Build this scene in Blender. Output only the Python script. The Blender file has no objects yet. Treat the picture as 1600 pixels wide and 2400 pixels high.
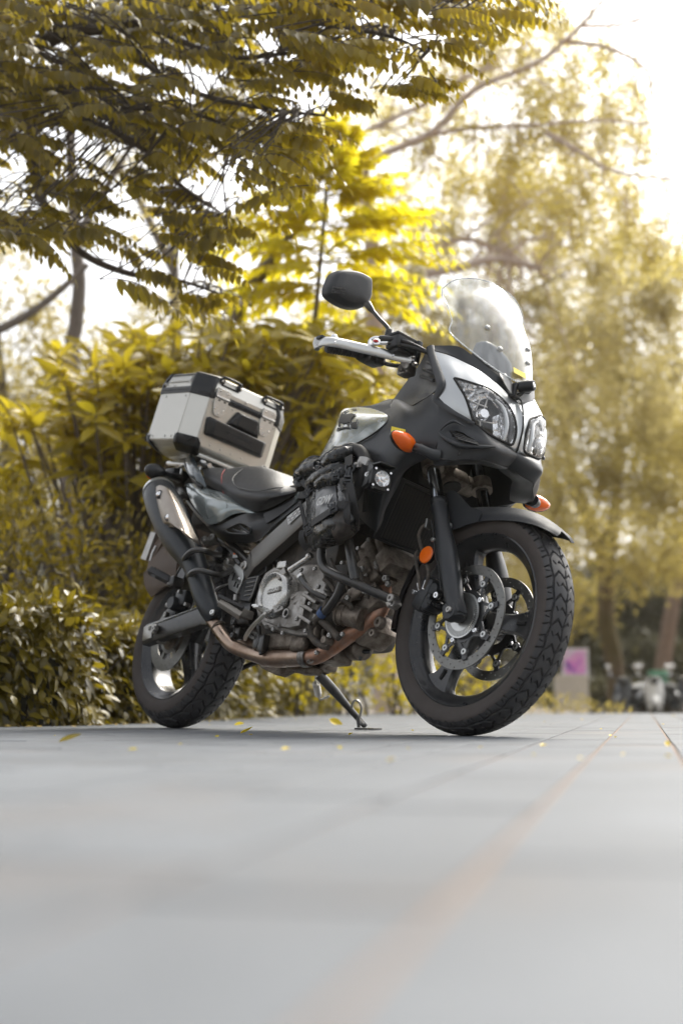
import bpy, bmesh, math, random
import numpy as np
from mathutils import Matrix, Vector, Quaternion

random.seed(7)
rng = np.random.default_rng(11)
C = bpy.context.scene.collection
sc = bpy.context.scene

# ------------------------------------------------------------------ camera
CAM_D, CAM_H, CAM_T = 4.66533, 0.09166, 0.13371
cam_d = bpy.data.cameras.new('camera')
cam = bpy.data.objects.new('camera', cam_d)
C.objects.link(cam)
cam.location = (0, -CAM_D, CAM_H)
cam.rotation_euler = (math.pi / 2 + CAM_T, 0, 0)
cam_d.sensor_fit = 'HORIZONTAL'
cam_d.sensor_width = 24.0
cam_d.lens = 50.0
cam_d.clip_start = 0.02
cam_d.clip_end = 900
cam_d.dof.use_dof = True
cam_d.dof.focus_distance = 4.35
cam_d.dof.aperture_fstop = 1.9
cam_d.dof.aperture_blades = 9
sc.camera = cam

# ------------------------------------------------------------------ sky, sun, exposure
SUN_EL, SUN_AZ = math.radians(51), math.radians(34)    # veiled sun behind the trees, upper right
world = bpy.data.worlds.new('World')
sc.world = world
world.use_nodes = True
wn, wl = world.node_tree.nodes, world.node_tree.links
wn.clear()
sky = wn.new('ShaderNodeTexSky')
sky.sky_type = 'NISHITA'
sky.sun_disc = False
sky.sun_elevation = SUN_EL
sky.sun_rotation = SUN_AZ
sky.air_density = 1.0
sky.dust_density = 6.0
sky.ozone_density = 0.6
hs = wn.new('ShaderNodeHueSaturation')
hs.inputs['Saturation'].default_value = 0.22             # thin white overcast
bg = wn.new('ShaderNodeBackground')
bg.inputs['Strength'].default_value = 0.15
wo = wn.new('ShaderNodeOutputWorld')
wl.new(sky.outputs[0], hs.inputs['Color'])
wl.new(hs.outputs[0], bg.inputs['Color'])
wl.new(bg.outputs[0], wo.inputs['Surface'])
sun_d = bpy.data.lights.new('sun', 'SUN')
sun_d.energy = 1.4
sun_d.angle = math.radians(34)
sun_d.color = (1.0, 0.92, 0.76)
sun = bpy.data.objects.new('sun', sun_d)
C.objects.link(sun)
sd = Vector((math.sin(SUN_AZ) * math.cos(SUN_EL), math.cos(SUN_AZ) * math.cos(SUN_EL), math.sin(SUN_EL)))
sun.rotation_euler = sd.to_track_quat('Z', 'Y').to_euler()
sc.view_settings.view_transform = 'Standard'
sc.view_settings.look = 'None'
sc.view_settings.gamma = 1.0
sc.view_settings.use_curve_mapping = False
sc.view_settings.exposure = 1.18
sc.cycles.max_bounces = 8
sc.cycles.diffuse_bounces = 3
sc.cycles.glossy_bounces = 4
sc.cycles.transmission_bounces = 6
sc.cycles.transparent_max_bounces = 12
sc.cycles.sample_clamp_indirect = 6.0
sc.cycles.caustics_reflective = False
sc.cycles.caustics_refractive = False
sc.cycles.use_denoising = True

# ------------------------------------------------------------------ materials
def nmat(name):
    m = bpy.data.materials.new(name)
    m.use_nodes = True
    nt = m.node_tree
    return m, nt, nt.nodes['Principled BSDF']

def mat(name, col, rough=.5, metal=0., var=.12, scale=20., bump=0., bscale=200., dirt=None, dirt_amt=.0, dscale=9., coat=0., spec=.5, rvar=.1):
    """painted / bare surface with mottling, roughness variation, fine relief and optional dust"""
    m, nt, b = nmat(name)
    N, L = nt.nodes, nt.links
    tc = N.new('ShaderNodeTexCoord')
    n1 = N.new('ShaderNodeTexNoise'); n1.inputs['Scale'].default_value = scale; n1.inputs['Detail'].default_value = 5
    L.new(tc.outputs['Object'], n1.inputs['Vector'])
    mx = N.new('ShaderNodeMix'); mx.data_type = 'RGBA'
    a = [max(0, c * (1 - var)) for c in col]; c2 = [min(1, c * (1 + var)) for c in col]
    mx.inputs[6].default_value = (*a, 1); mx.inputs[7].default_value = (*c2, 1)
    L.new(n1.outputs['Fac'], mx.inputs[0])
    out = mx.outputs[2]
    mr = N.new('ShaderNodeMapRange'); mr.inputs[3].default_value = max(.02, rough - rvar); mr.inputs[4].default_value = min(1, rough + rvar)
    n3 = N.new('ShaderNodeTexNoise'); n3.inputs['Scale'].default_value = scale * 2.3; n3.inputs['Detail'].default_value = 6
    L.new(tc.outputs['Object'], n3.inputs['Vector'])
    L.new(n3.outputs['Fac'], mr.inputs[0])
    rsock = mr.outputs[0]
    if dirt:
        n2 = N.new('ShaderNodeTexNoise'); n2.inputs['Scale'].default_value = dscale; n2.inputs['Detail'].default_value = 8; n2.inputs['Roughness'].default_value = .7
        L.new(tc.outputs['Object'], n2.inputs['Vector'])
        r2 = N.new('ShaderNodeMapRange'); r2.inputs[1].default_value = .40; r2.inputs[2].default_value = .72; r2.inputs[4].default_value = dirt_amt
        L.new(n2.outputs['Fac'], r2.inputs[0])
        m2 = N.new('ShaderNodeMix'); m2.data_type = 'RGBA'
        m2.inputs[7].default_value = (*dirt, 1)
        L.new(r2.outputs[0], m2.inputs[0]); L.new(out, m2.inputs[6])
        out = m2.outputs[2]
        ad = N.new('ShaderNodeMath'); ad.operation = 'MULTIPLY_ADD'; ad.inputs[1].default_value = .4
        L.new(r2.outputs[0], ad.inputs[0]); L.new(rsock, ad.inputs[2]); rsock = ad.outputs[0]
    L.new(out, b.inputs['Base Color'])
    L.new(rsock, b.inputs['Roughness'])
    b.inputs['Metallic'].default_value = metal
    b.inputs['Coat Weight'].default_value = coat
    b.inputs['Coat Roughness'].default_value = .08
    b.inputs['Specular IOR Level'].default_value = spec
    if bump:
        n4 = N.new('ShaderNodeTexNoise'); n4.inputs['Scale'].default_value = bscale; n4.inputs['Detail'].default_value = 3
        L.new(tc.outputs['Object'], n4.inputs['Vector'])
        bp = N.new('ShaderNodeBump'); bp.inputs['Strength'].default_value = bump; bp.inputs['Distance'].default_value = .001
        L.new(n4.outputs['Fac'], bp.inputs['Height'])
        L.new(bp.outputs[0], b.inputs['Normal'])
    return m

# ------------------------------------------------------------------ mesh helpers
def link(o, parent=None):
    C.objects.link(o)
    if parent is not None:
        o.parent = parent
    return o

def meshobj(name, v, f, m, parent=None, smooth=True, ang=38):
    me = bpy.data.meshes.new(name)
    me.from_pydata([tuple(map(float, p)) for p in v], [], [tuple(int(i) for i in q) for q in f])
    me.validate(); me.update()
    if m is not None:
        me.materials.append(m)
    if smooth and len(me.polygons):
        me.polygons.foreach_set('use_smooth', [True] * len(me.polygons))
        me.set_sharp_from_angle(angle=math.radians(ang))
    return link(bpy.data.objects.new(name, me), parent)

def empty(name, parent=None, loc=(0, 0, 0)):
    o = bpy.data.objects.new(name, None)
    o.empty_display_size = .1
    o.location = loc
    return link(o, parent)

def tag(o, label=None, cat=None, group=None, kind=None):
    if label: o['label'] = label
    if cat: o['category'] = cat
    if group: o['group'] = group
    if kind: o['kind'] = kind
    return o

A3 = lambda *p: np.array(p, float)
def unit(v):
    v = np.asarray(v, float); n = np.linalg.norm(v)
    return v / n if n > 1e-12 else v

def frame(d):
    d = unit(d)
    a = np.array([0, 0, 1.]) if abs(d[2]) < .9 else np.array([1., 0, 0])
    u = unit(np.cross(d, a)); w = np.cross(u, d)
    return u, w

def cr(pts, k, closed=False):
    """Catmull-Rom curve through pts, k steps per span"""
    P = np.asarray(pts, float)
    n = len(P)
    if n < 3 and not closed:
        return np.array([P[0] + (P[-1] - P[0]) * t for t in np.linspace(0, 1, k + 1)])
    if closed:
        E = np.concatenate([P[-1:], P, P[:2]]); segs = n
    else:
        E = np.concatenate([[2 * P[0] - P[1]], P, [2 * P[-1] - P[-2]]]); segs = n - 1
    t = np.linspace(0, 1, k, endpoint=False)
    out = []
    for i in range(segs):
        p0, p1, p2, p3 = E[i], E[i + 1], E[i + 2], E[i + 3]
        for s in t:
            out.append(.5 * (2 * p1 + (p2 - p0) * s + (2 * p0 - 5 * p1 + 4 * p2 - p3) * s * s + (3 * p1 - p0 - 3 * p2 + p3) * s ** 3))
    if not closed:
        out.append(P[-1])
    return np.array(out)

def dens(rows, k1, k2, closed2=False):
    R = [cr(r, k2, closed2) for r in rows]
    R = np.array(R)
    return np.stack([cr(R[:, j], k1) for j in range(R.shape[1])], 1)

SPLIT = {'frame_bolt', 'cover_bolt', 'cowl_trim', 'tank_seam', 'lamp_bolt', 'guard_bolt', 'caliper_bolt', 'disc_bolt', 'rivet', 'hinge_slot', 'cover_lug', 'tail_fin', 'vent_slat', 'cowl_rib', 'guard_slot', 'axle_nut', 'tail_fastener', 'cylinder_bolt', 'engine_bolt', 'crash_bar_mount', 'brake_rod', 'reflector_rib', 'brake_light_switch', 'stand_bracket', 'cowl_seam', 'tank_badge'}

class MB:
    """collects shapes; build() links them as one mesh object"""
    def __init__(s): s.v = []; s.f = []
    def add(s, v, f):
        b = len(s.v); s.v += [tuple(p) for p in v]; s.f += [tuple(i + b for i in q) for q in f]; return s
    def box(s, c, size, R=None, bev=.0):
        c = np.asarray(c, float); h = np.asarray(size, float) / 2
        R = np.eye(3) if R is None else np.asarray(R)
        if bev <= 0:
            p = [(x, y, z) for x in (-1, 1) for y in (-1, 1) for z in (-1, 1)]
            v = [c + R @ (np.array(q) * h) for q in p]
            return s.add(v, [(0, 1, 3, 2), (4, 6, 7, 5), (0, 4, 5, 1), (2, 3, 7, 6), (0, 2, 6, 4), (1, 5, 7, 3)])
        bev = min(bev, h.min() * .95)
        bm = bmesh.new()
        bmesh.ops.create_cube(bm, size=2)
        for q in bm.verts: q.co = Vector(np.array(q.co) * h)
        bmesh.ops.bevel(bm, geom=list(bm.edges), offset=bev, segments=2, affect='EDGES', profile=.5)
        bm.verts.index_update()
        v = [c + R @ np.array(q.co) for q in bm.verts]; f = [[q.index for q in fa.verts] for fa in bm.faces]
        bm.free()
        return s.add(v, f)
    def ring(s, rings, closed=True, cap0=True, cap1=True, loop=False):
        n = len(rings[0]); v = [p for r in rings for p in r]; f = []
        m = len(rings)
        for i in range(m if loop else m - 1):
            a, b = i * n, ((i + 1) % m) * n
            for j in range(n if closed else n - 1):
                k = (j + 1) % n
                f.append((a + j, a + k, b + k, b + j))
        if not loop and cap0: f.append(tuple(range(n))[::-1])
        if not loop and cap1: f.append(tuple((m - 1) * n + j for j in range(n)))
        return s.add(v, f)
    def cyl(s, p0, p1, r0, r1=None, n=16):
        p0, p1 = np.asarray(p0, float), np.asarray(p1, float); r1 = r0 if r1 is None else r1
        u, w = frame(p1 - p0); t = np.linspace(0, 2 * np.pi, n, endpoint=False)
        c = np.cos(t)[:, None] * u + np.sin(t)[:, None] * w
        return s.ring([p0 + c * r0, p1 + c * r1])
    def bolt(s, p, d, r, h=None, n=12):
        d = unit(d); p = np.asarray(p, float); h = h or r * .7
        u, w = frame(d); t = np.linspace(0, 2 * np.pi, n, endpoint=False)
        c = np.cos(t)[:, None] * u + np.sin(t)[:, None] * w
        return s.ring([p + c * r, p + c * r + d * h * .7, p + c * r * .8 + d * h, p + c * r * .4 + d * h, p + c * r * .32 + d * h * .6])
    def tube(s, pts, r, n=10, k=6, flat=None, caps=True):
        """round (or flattened: flat = (dir, factor)) tube along a smooth curve; r a number or one radius per point"""
        P = cr(pts, k) if k > 0 else np.asarray(pts, float)
        if np.ndim(r): R = cr(np.stack([r, r, r], 1), k)[:, 0] if k > 0 else np.asarray(r, float)
        else: R = np.full(len(P), float(r))
        T = np.gradient(P, axis=0); T /= np.linalg.norm(T, axis=1)[:, None] + 1e-12
        u, w = frame(T[0]); rings = []
        a = np.linspace(0, 2 * np.pi, n, endpoint=False)
        for i in range(len(P)):
            u = unit(u - T[i] * (u @ T[i])); w = np.cross(T[i], u)
            c = np.cos(a)[:, None] * u + np.sin(a)[:, None] * w
            if flat is not None:
                d = unit(flat[0]); d = unit(d - T[i] * (d @ T[i]))
                c = c - (c @ d)[:, None] * d * (1 - flat[1])
            rings.append(P[i] + c * R[i])
        return s.ring(rings, cap0=caps, cap1=caps)
    def sphere(s, c, r, n=12, sc_=(1, 1, 1)):
        c = np.asarray(c, float); rings = []
        for p in np.linspace(.02, np.pi - .02, n // 2 + 2):
            t = np.linspace(0, 2 * np.pi, n, endpoint=False)
            rings.append(c + np.stack([np.cos(t) * np.sin(p), np.sin(t) * np.sin(p), 0 * t + np.cos(p)], 1) * r * np.array(sc_))
        return s.ring(rings)
    def lathe(s, prof, c=(0, 0, 0), ax=(0, 1, 0), n=48, closed=False, cap=True, a0=0, a1=2 * np.pi):
        """prof = [(radius, height along ax)]"""
        c = np.asarray(c, float); ax = unit(ax); u, w = frame(ax)
        full = abs(a1 - a0 - 2 * np.pi) < 1e-6
        t = np.linspace(a0, a1, n, endpoint=not full)
        d = np.cos(t)[:, None] * u + np.sin(t)[:, None] * w
        return s.ring([c + d * r + ax * h for r, h in prof], loop=closed, closed=full, cap0=cap and full, cap1=cap and full)
    def plate(s, poly, d):
        """outline polygon (3-D points) extruded by vector d"""
        P = np.asarray(poly, float); n = len(P); d = np.asarray(d, float)
        v = list(P) + list(P + d)
        f = [tuple(range(n)), tuple(range(2 * n - 1, n - 1, -1))] + [(i, i + n, (i + 1) % n + n, (i + 1) % n) for i in range(n)]
        return s.add(v, f)
    def islands(s):
        par = list(range(len(s.v)))
        def find(i):
            while par[i] != i: par[i] = par[par[i]]; i = par[i]
            return i
        for q in s.f:
            a = find(q[0])
            for i in q[1:]: par[find(i)] = a
        g = {}
        for q in s.f: g.setdefault(find(q[0]), []).append(q)
        for fs in g.values():
            ids = sorted({i for q in fs for i in q}); mp = {i: k for k, i in enumerate(ids)}
            m = MB(); m.v = [s.v[i] for i in ids]; m.f = [tuple(mp[i] for i in q) for q in fs]; yield m
    def build(s, name, m, parent=None, smooth=True, ang=38, bev=0.):
        if name in SPLIT:                                     # alike loose pieces: an object each
            parts = list(s.islands())
            if len(parts) > 1: return [q.build1(name, m, parent, smooth, ang, bev) for q in parts][0]
        return s.build1(name, m, parent, smooth, ang, bev)
    def build1(s, name, m, parent=None, smooth=True, ang=38, bev=0.):
        o = meshobj(name, s.v, s.f, m, parent, smooth, ang)
        bm = bmesh.new(); bm.from_mesh(o.data); bmesh.ops.recalc_face_normals(bm, faces=bm.faces)
        bm.to_mesh(o.data); bm.free()
        if smooth: o.data.set_sharp_from_angle(angle=math.radians(ang))
        if bev:
            md = o.modifiers.new('bevel', 'BEVEL'); md.width = bev; md.segments = 2; md.limit_method = 'ANGLE'; md.angle_limit = math.radians(40)
            md.harden_normals = False
        return o

def shell(G, th, inward, keep=None):
    """thick sheet from a dense grid of points G[m,n,3]; returns verts, faces"""
    m, n = G.shape[:2]
    du = np.gradient(G, axis=0); dv = np.gradient(G, axis=1)
    N = np.cross(du, dv); N /= np.linalg.norm(N, axis=2)[..., None] + 1e-12
    if np.mean(N @ np.zeros(3) + np.einsum('ijk,ijk->ij', N, inward - G)) > 0:
        N = -N; flip = True
    else: flip = False
    B = G - N * th
    v = np.concatenate([G.reshape(-1, 3), B.reshape(-1, 3)]); o = m * n; f = []
    cells = np.ones((m - 1, n - 1), bool) if keep is None else keep
    def K(i, j): return 0 <= i < m - 1 and 0 <= j < n - 1 and cells[i, j]
    for i in range(m - 1):
        for j in range(n - 1):
            if not cells[i, j]: continue
            a, b, c, d = i * n + j, i * n + j + 1, (i + 1) * n + j + 1, (i + 1) * n + j
            q = (a, d, c, b) if not flip else (a, b, c, d)
            f.append(q); f.append(tuple(x + o for x in q[::-1]))
            for (e0, e1), (ii, jj) in (((a, b), (i - 1, j)), ((b, c), (i, j + 1)), ((c, d), (i + 1, j)), ((d, a), (i, j - 1))):
                if not K(ii, jj):
                    q2 = (e0, e1, e1 + o, e0 + o)
                    f.append(q2 if not flip else q2[::-1])
    return v, f
# ================================================================== GROUND
def stone_mat(name, base, joint=False):
    m, nt, b = nmat(name); N, L = nt.nodes, nt.links
    geo = N.new('ShaderNodeNewGeometry'); at_ = N.new('ShaderNodeAttribute'); at_.attribute_name = 'tone'
    oi = N.new('ShaderNodeObjectInfo')
    n1 = N.new('ShaderNodeTexNoise'); n1.inputs['Scale'].default_value = 3.2; n1.inputs['Detail'].default_value = 7; n1.inputs['Roughness'].default_value = .62
    n2 = N.new('ShaderNodeTexNoise'); n2.inputs['Scale'].default_value = 160; n2.inputs['Detail'].default_value = 4
    L.new(geo.outputs['Position'], n1.inputs['Vector']); L.new(geo.outputs['Position'], n2.inputs['Vector'])
    r1 = N.new('ShaderNodeValToRGB'); e = r1.color_ramp.elements
    e[0].position = .30; e[0].color = (*[c * .74 for c in base], 1); e[1].position = .72; e[1].color = (*[min(1, c * 1.2) for c in base], 1)
    L.new(n1.outputs['Fac'], r1.inputs[0])
    ad = N.new('ShaderNodeMath'); ad.operation = 'ADD'; L.new(at_.outputs['Fac'], ad.inputs[0])
    sc_ = N.new('ShaderNodeMath'); sc_.operation = 'MULTIPLY'; sc_.inputs[1].default_value = .0
    L.new(oi.outputs['Random'], sc_.inputs[0]); L.new(sc_.outputs[0], ad.inputs[1])
    mr = N.new('ShaderNodeMapRange'); mr.inputs[3].default_value = .955; mr.inputs[4].default_value = 1.04; L.new(ad.outputs[0], mr.inputs[0])
    sp = N.new('ShaderNodeMapRange'); sp.inputs[1].default_value = .3; sp.inputs[2].default_value = .7; sp.inputs[3].default_value = .88; sp.inputs[4].default_value = 1.10; L.new(n2.outputs['Fac'], sp.inputs[0])
    mu = N.new('ShaderNodeMath'); mu.operation = 'MULTIPLY'; L.new(mr.outputs[0], mu.inputs[0]); L.new(sp.outputs[0], mu.inputs[1])
    mx = N.new('ShaderNodeMix'); mx.data_type = 'RGBA'; mx.blend_type = 'MULTIPLY'; mx.inputs[0].default_value = 1
    cc = N.new('ShaderNodeCombineColor'); [L.new(mu.outputs[0], cc.inputs[k]) for k in range(3)]
    L.new(r1.outputs[0], mx.inputs[6]); L.new(cc.outputs[0], mx.inputs[7])
    # brown stains
    n3 = N.new('ShaderNodeTexNoise'); n3.inputs['Scale'].default_value = 1.7; n3.inputs['Detail'].default_value = 6; n3.inputs['Roughness'].default_value = .7
    L.new(geo.outputs['Position'], n3.inputs['Vector'])
    r3 = N.new('ShaderNodeMapRange'); r3.inputs[1].default_value = .54; r3.inputs[2].default_value = .74; r3.inputs[4].default_value = .6; L.new(n3.outputs['Fac'], r3.inputs[0])
    m3 = N.new('ShaderNodeMix'); m3.data_type = 'RGBA'; m3.inputs[7].default_value = (.135, .112, .095, 1)
    L.new(r3.outputs[0], m3.inputs[0]); L.new(mx.outputs[2], m3.inputs[6]); L.new(m3.outputs[2], b.inputs['Base Color'])
    b.inputs['Roughness'].default_value = .66; b.inputs['Specular IOR Level'].default_value = .3
    bp = N.new('ShaderNodeBump'); bp.inputs['Strength'].default_value = .35; bp.inputs['Distance'].default_value = .002
    L.new(n2.outputs['Fac'], bp.inputs['Height']); L.new(bp.outputs[0], b.inputs['Normal'])
    return m
STONE = stone_mat('paving_stone', (.106, .116, .128))
SAND = mat('joint_sand', (.20, .145, .110), .9, 0, .3, 30, .6, 300)
SOIL = mat('soil', (.10, .075, .045), .95, 0, .4, 3, .6, 60)

def gpt(px, py, z=0.):
    """ground point of a pixel of the photograph"""
    u = (px - 800) / (50 / 24 * 1600); w = -(py - 1200) / (50 / 24 * 1600); c, s = math.cos(CAM_T), math.sin(CAM_T)
    d = A3(u, c - w * s, s + w * c); return A3(0, -CAM_D, CAM_H) + d * ((z - CAM_H) / d[2])
def wpt(px, py, dist):
    """point seen at a pixel, dist metres in front of the camera"""
    u = (px - 800) / (50 / 24 * 1600); w = -(py - 1200) / (50 / 24 * 1600); c, s = math.cos(CAM_T), math.sin(CAM_T)
    d = A3(u, c - w * s, s + w * c); return A3(0, -CAM_D, CAM_H) + d * (dist / d[1])

ground = meshobj('ground', [(-315, -215, -.36), (315, -215, -.36), (315, 415, -.36), (-315, 415, -.36)], [(0, 1, 2, 3)], SOIL, None, False); tag(ground, kind='structure')
# the pavement: a slab of sand bedding with stones laid in long courses, 12 degrees off the camera axis
PA = math.radians(-11.9)
PU = A3(math.cos(PA), math.sin(PA), 0); PV = A3(-math.sin(PA), math.cos(PA), 0)      # PV runs away from the camera
b = MB(); b.box((0, 1.3, -.19), (60, 14.4, .3745)); pav = b.build('pavement', SAND, None, False); tag(pav, kind='structure')
SW, SL, JT = .152, .60, .007
def stone_mesh(k):
    bm = bmesh.new(); bmesh.ops.create_cube(bm, size=1)
    for v in bm.verts: v.co = Vector((v.co.x * (SW - JT), v.co.y * (SL - JT), v.co.z * .03 - .015))
    bmesh.ops.bevel(bm, geom=[e for e in bm.edges if all(v.co.z > -.001 for v in e.verts)], offset=.0014, segments=1, affect='EDGES')
    me = bpy.data.meshes.new('paving_stone'); bm.to_mesh(me); bm.free(); me.materials.append(STONE)
    a = me.attributes.new('tone', 'FLOAT', 'FACE'); a.data.foreach_set('value', [k / 7] * len(me.polygons))
    return me
SM = [stone_mesh(k) for k in range(8)]
cells = []
for i in range(-190, 190):
    off = [0, .31, .13, .47, .22][i % 5] * SL
    for j in range(-9, 24):
        c = PU * (i * SW + .032) + PV * (j * SL + off)
        if c[1] < -5.8 or c[1] > 8.25: continue
        d = c[1] + CAM_D
        if abs(c[0]) > max(2.6, d * .5) + .8: continue
        cells.append((math.hypot(c[0], d), c))
cells.sort(key=lambda t: t[0])
fv, ff, ft = [], [], []
tmpl = np.array([v.co for v in SM[0].vertices]); tf = [tuple(p.vertices) for p in SM[0].polygons]
vis = [q for q in cells if q[1][1] > -CAM_D + .28 and abs(q[1][0]) < (q[1][1] + CAM_D) * .26 + .1][:300]
visid = {id(q) for q in vis}
for q in cells:
    c = q[1]; rz = rng.uniform(-.0003, .0003); tx, ty = rng.normal(0, .0005, 2); k = int(rng.integers(8)); c = c + PV * rng.uniform(-.002, .002)
    if id(q) in visid:
        o = bpy.data.objects.new('paving_stone', SM[k]); C.objects.link(o); o.parent = pav
        o.location = (c[0], c[1], .0002 + rz); o.rotation_euler = (tx, ty, PA + rng.normal(0, .002))
    else:
        R = np.stack([PU, PV, A3(0, 0, 1)], 1); v = tmpl @ R.T; v[:, 2] += tmpl[:, 0] * -ty + tmpl[:, 1] * tx + .0002 + rz
        o_ = len(fv); fv += (v + A3(c[0], c[1], 0)).tolist(); ff += [tuple(i + o_ for i in f) for f in tf]; ft += [k / 7] * len(tf)
pf = meshobj('paving_field', fv, ff, STONE, pav, False); pf['kind'] = 'stuff'
a = pf.data.attributes.new('tone', 'FLOAT', 'FACE'); a.data.foreach_set('value', ft)
# stones beyond what the picture shows, as plain slabs
# ================================================================== PLANTS
def leaf_mat(name, c0, c1, trans, gloss=.35, tw=.45, seed=0., spec=.4):
    """waxy leaf: colour drifts from leaf to leaf and clump to clump; light shines through"""
    m = bpy.data.materials.new(name); m.use_nodes = True
    N, L = m.node_tree.nodes, m.node_tree.links; N.clear()
    geo = N.new('ShaderNodeNewGeometry'); at_ = N.new('ShaderNodeAttribute'); at_.attribute_name = 'tone'; oi = N.new('ShaderNodeObjectInfo')
    n1 = N.new('ShaderNodeTexNoise'); n1.inputs['Scale'].default_value = 2.6; n1.inputs['Detail'].default_value = 3
    L.new(geo.outputs['Position'], n1.inputs['Vector'])
    a1 = N.new('ShaderNodeMath'); a1.operation = 'MULTIPLY_ADD'; a1.inputs[1].default_value = .55; L.new(n1.outputs['Fac'], a1.inputs[0]); 
    a2 = N.new('ShaderNodeMath'); a2.operation = 'MULTIPLY_ADD'; a2.inputs[1].default_value = .45; L.new(at_.outputs['Fac'], a2.inputs[0]); L.new(a2.outputs[0], a1.inputs[2])
    a3 = N.new('ShaderNodeMath'); a3.operation = 'MULTIPLY'; a3.inputs[1].default_value = .35; L.new(oi.outputs['Random'], a3.inputs[0]); L.new(a3.outputs[0], a2.inputs[2])
    r = N.new('ShaderNodeValToRGB'); e = r.color_ramp.elements; e[0].position = .25; e[0].color = (*c0, 1); e[1].position = .85; e[1].color = (*c1, 1)
    L.new(a1.outputs[0], r.inputs[0])
    r2 = N.new('ShaderNodeMix'); r2.data_type = 'RGBA'; r2.blend_type = 'MIX'; r2.inputs[0].default_value = .65; r2.inputs[7].default_value = (*trans, 1); L.new(r.outputs[0], r2.inputs[6])
    b = N.new('ShaderNodeBsdfPrincipled'); b.inputs['Roughness'].default_value = gloss; b.inputs['Specular IOR Level'].default_value = spec; L.new(r.outputs[0], b.inputs['Base Color'])
    t = N.new('ShaderNodeBsdfTranslucent'); L.new(r2.outputs[2], t.inputs[0])
    mx = N.new('ShaderNodeMixShader'); mx.inputs[0].default_value = tw; o = N.new('ShaderNodeOutputMaterial')
    L.new(b.outputs[0], mx.inputs[1]); L.new(t.outputs[0], mx.inputs[2]); L.new(mx.outputs[0], o.inputs[0])
    return m
LM = {}
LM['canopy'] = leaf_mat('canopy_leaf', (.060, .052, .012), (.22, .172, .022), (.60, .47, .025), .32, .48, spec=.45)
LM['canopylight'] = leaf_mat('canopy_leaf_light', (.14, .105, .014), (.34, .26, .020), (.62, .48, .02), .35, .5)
LM['young'] = leaf_mat('young_leaf', (.28, .23, .012), (.60, .51, .018), (.88, .77, .025), .4, .55)
LM['shrub'] = leaf_mat('shrub_leaf', (.10, .082, .012), (.40, .315, .022), (.74, .60, .03), .34, .48, spec=.45)
LM['hedge'] = leaf_mat('hedge_leaf', (.040, .035, .011), (.235, .18, .014), (.46, .36, .02), .28, .32, spec=.5)
LM['bush'] = leaf_mat('bush_leaf', (.035, .030, .008), (.27, .20, .013), (.48, .37, .016), .3, .34, spec=.45)
LM['far'] = leaf_mat('far_leaf', (.095, .078, .026), (.33, .27, .075), (.60, .49, .12), .5, .55)
LM['farglare'] = leaf_mat('far_leaf_glare', (.22, .18, .06), (.50, .41, .10), (.88, .77, .24), .5, .62)  # paled: the bleaching by sky glare and haze is put into the leaf colour
LM['farmid'] = leaf_mat('far_leaf_mid', (.15, .125, .055), (.37, .31, .12), (.66, .56, .21), .5, .55)
LM['fardark'] = leaf_mat('understorey_shade_leaf', (.020, .024, .014), (.075, .070, .026), (.10, .09, .03), .5, .3)  # darkened: shade under the trees is put into the leaf colour
LM['fallen'] = leaf_mat('fallen_leaf', (.62, .46, .02), (.85, .66, .03), (.8, .6, .02), .5, .2)
BARK = mat('bark_grey', (.15, .125, .105), .85, 0, .35, 9, .8, 30)
BARKD = mat('bark_dark', (.075, .062, .052), .85, 0, .35, 9, .8, 30)
BARKP = mat('bark_pale', (.56, .46, .39), .85, 0, .3, 9, .8, 30)
BARKR = mat('bark_reddish', (.19, .125, .090), .85, 0, .3, 7, .8, 25)
MOSS = mat('bark_mossy', (.095, .072, .022), .9, 0, .4, 4, .8, 25, dirt=(.12, .075, .06), dirt_amt=.8, dscale=2)

def leaf_template(n=3, droop=.18, fold=.22, wide=.36, tip=1.0):
    """unit leaf along +x (length 1), normal +z: folded along the midrib, tip hanging"""
    v, f = [], []
    xs = np.linspace(0, 1, n + 1)
    for x in xs:
        w = wide * .5 * (math.sin(math.pi * min(1, x ** .8)) ** .85) if 0 < x < 1 else .004
        z = -droop * x * x
        v += [(x, -w, z + fold * w), (x, 0, z), (x, w, z + fold * w)]
    for i in range(n):
        a, b_ = i * 3, (i + 1) * 3
        f += [(a, b_, b_ + 1, a + 1), (a + 1, b_ + 1, b_ + 2, a + 2)]
    return np.array(v, float), f
def basis(d, n):
    """rows of unit frames from leaf directions d[k,3] and rough normals n[k,3]"""
    d = d / (np.linalg.norm(d, axis=1)[:, None] + 1e-9); s_ = np.cross(n, d); s_ /= np.linalg.norm(s_, axis=1)[:, None] + 1e-9
    return np.stack([d, s_, np.cross(d, s_)], 2)
def leaf_mesh(name, pos, R, ln, wd, tone, m, parent, tmpl):
    v, f = tmpl; k = len(pos); nv = len(v)
    S = np.stack([ln, wd, ln], 1)
    V = np.einsum('kij,kvj->kvi', R, v[None] * S[:, None]) + pos[:, None]
    F = (np.array(f)[None] + (np.arange(k) * nv)[:, None, None]).reshape(-1, 4)
    me = bpy.data.meshes.new(name); n = len(F)
    me.vertices.add(k * nv); me.vertices.foreach_set('co', V.reshape(-1).astype(np.float32))
    me.loops.add(n * 4); me.loops.foreach_set('vertex_index', F.reshape(-1).astype(np.int32))
    me.polygons.add(n); me.polygons.foreach_set('loop_start', np.arange(0, n * 4, 4, dtype=np.int32)); me.polygons.foreach_set('loop_total', np.full(n, 4, np.int32))
    me.polygons.foreach_set('use_smooth', np.ones(n, bool)); me.update(calc_edges=True)
    a = me.attributes.new('tone', 'FLOAT', 'POINT'); a.data.foreach_set('value', np.repeat(tone, nv).astype(np.float32))
    me.materials.append(m)
    return link(bpy.data.objects.new(name, me), parent)
T_FINE, T_MID, T_LOW = leaf_template(5), leaf_template(3), leaf_template(2, .12)
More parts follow.
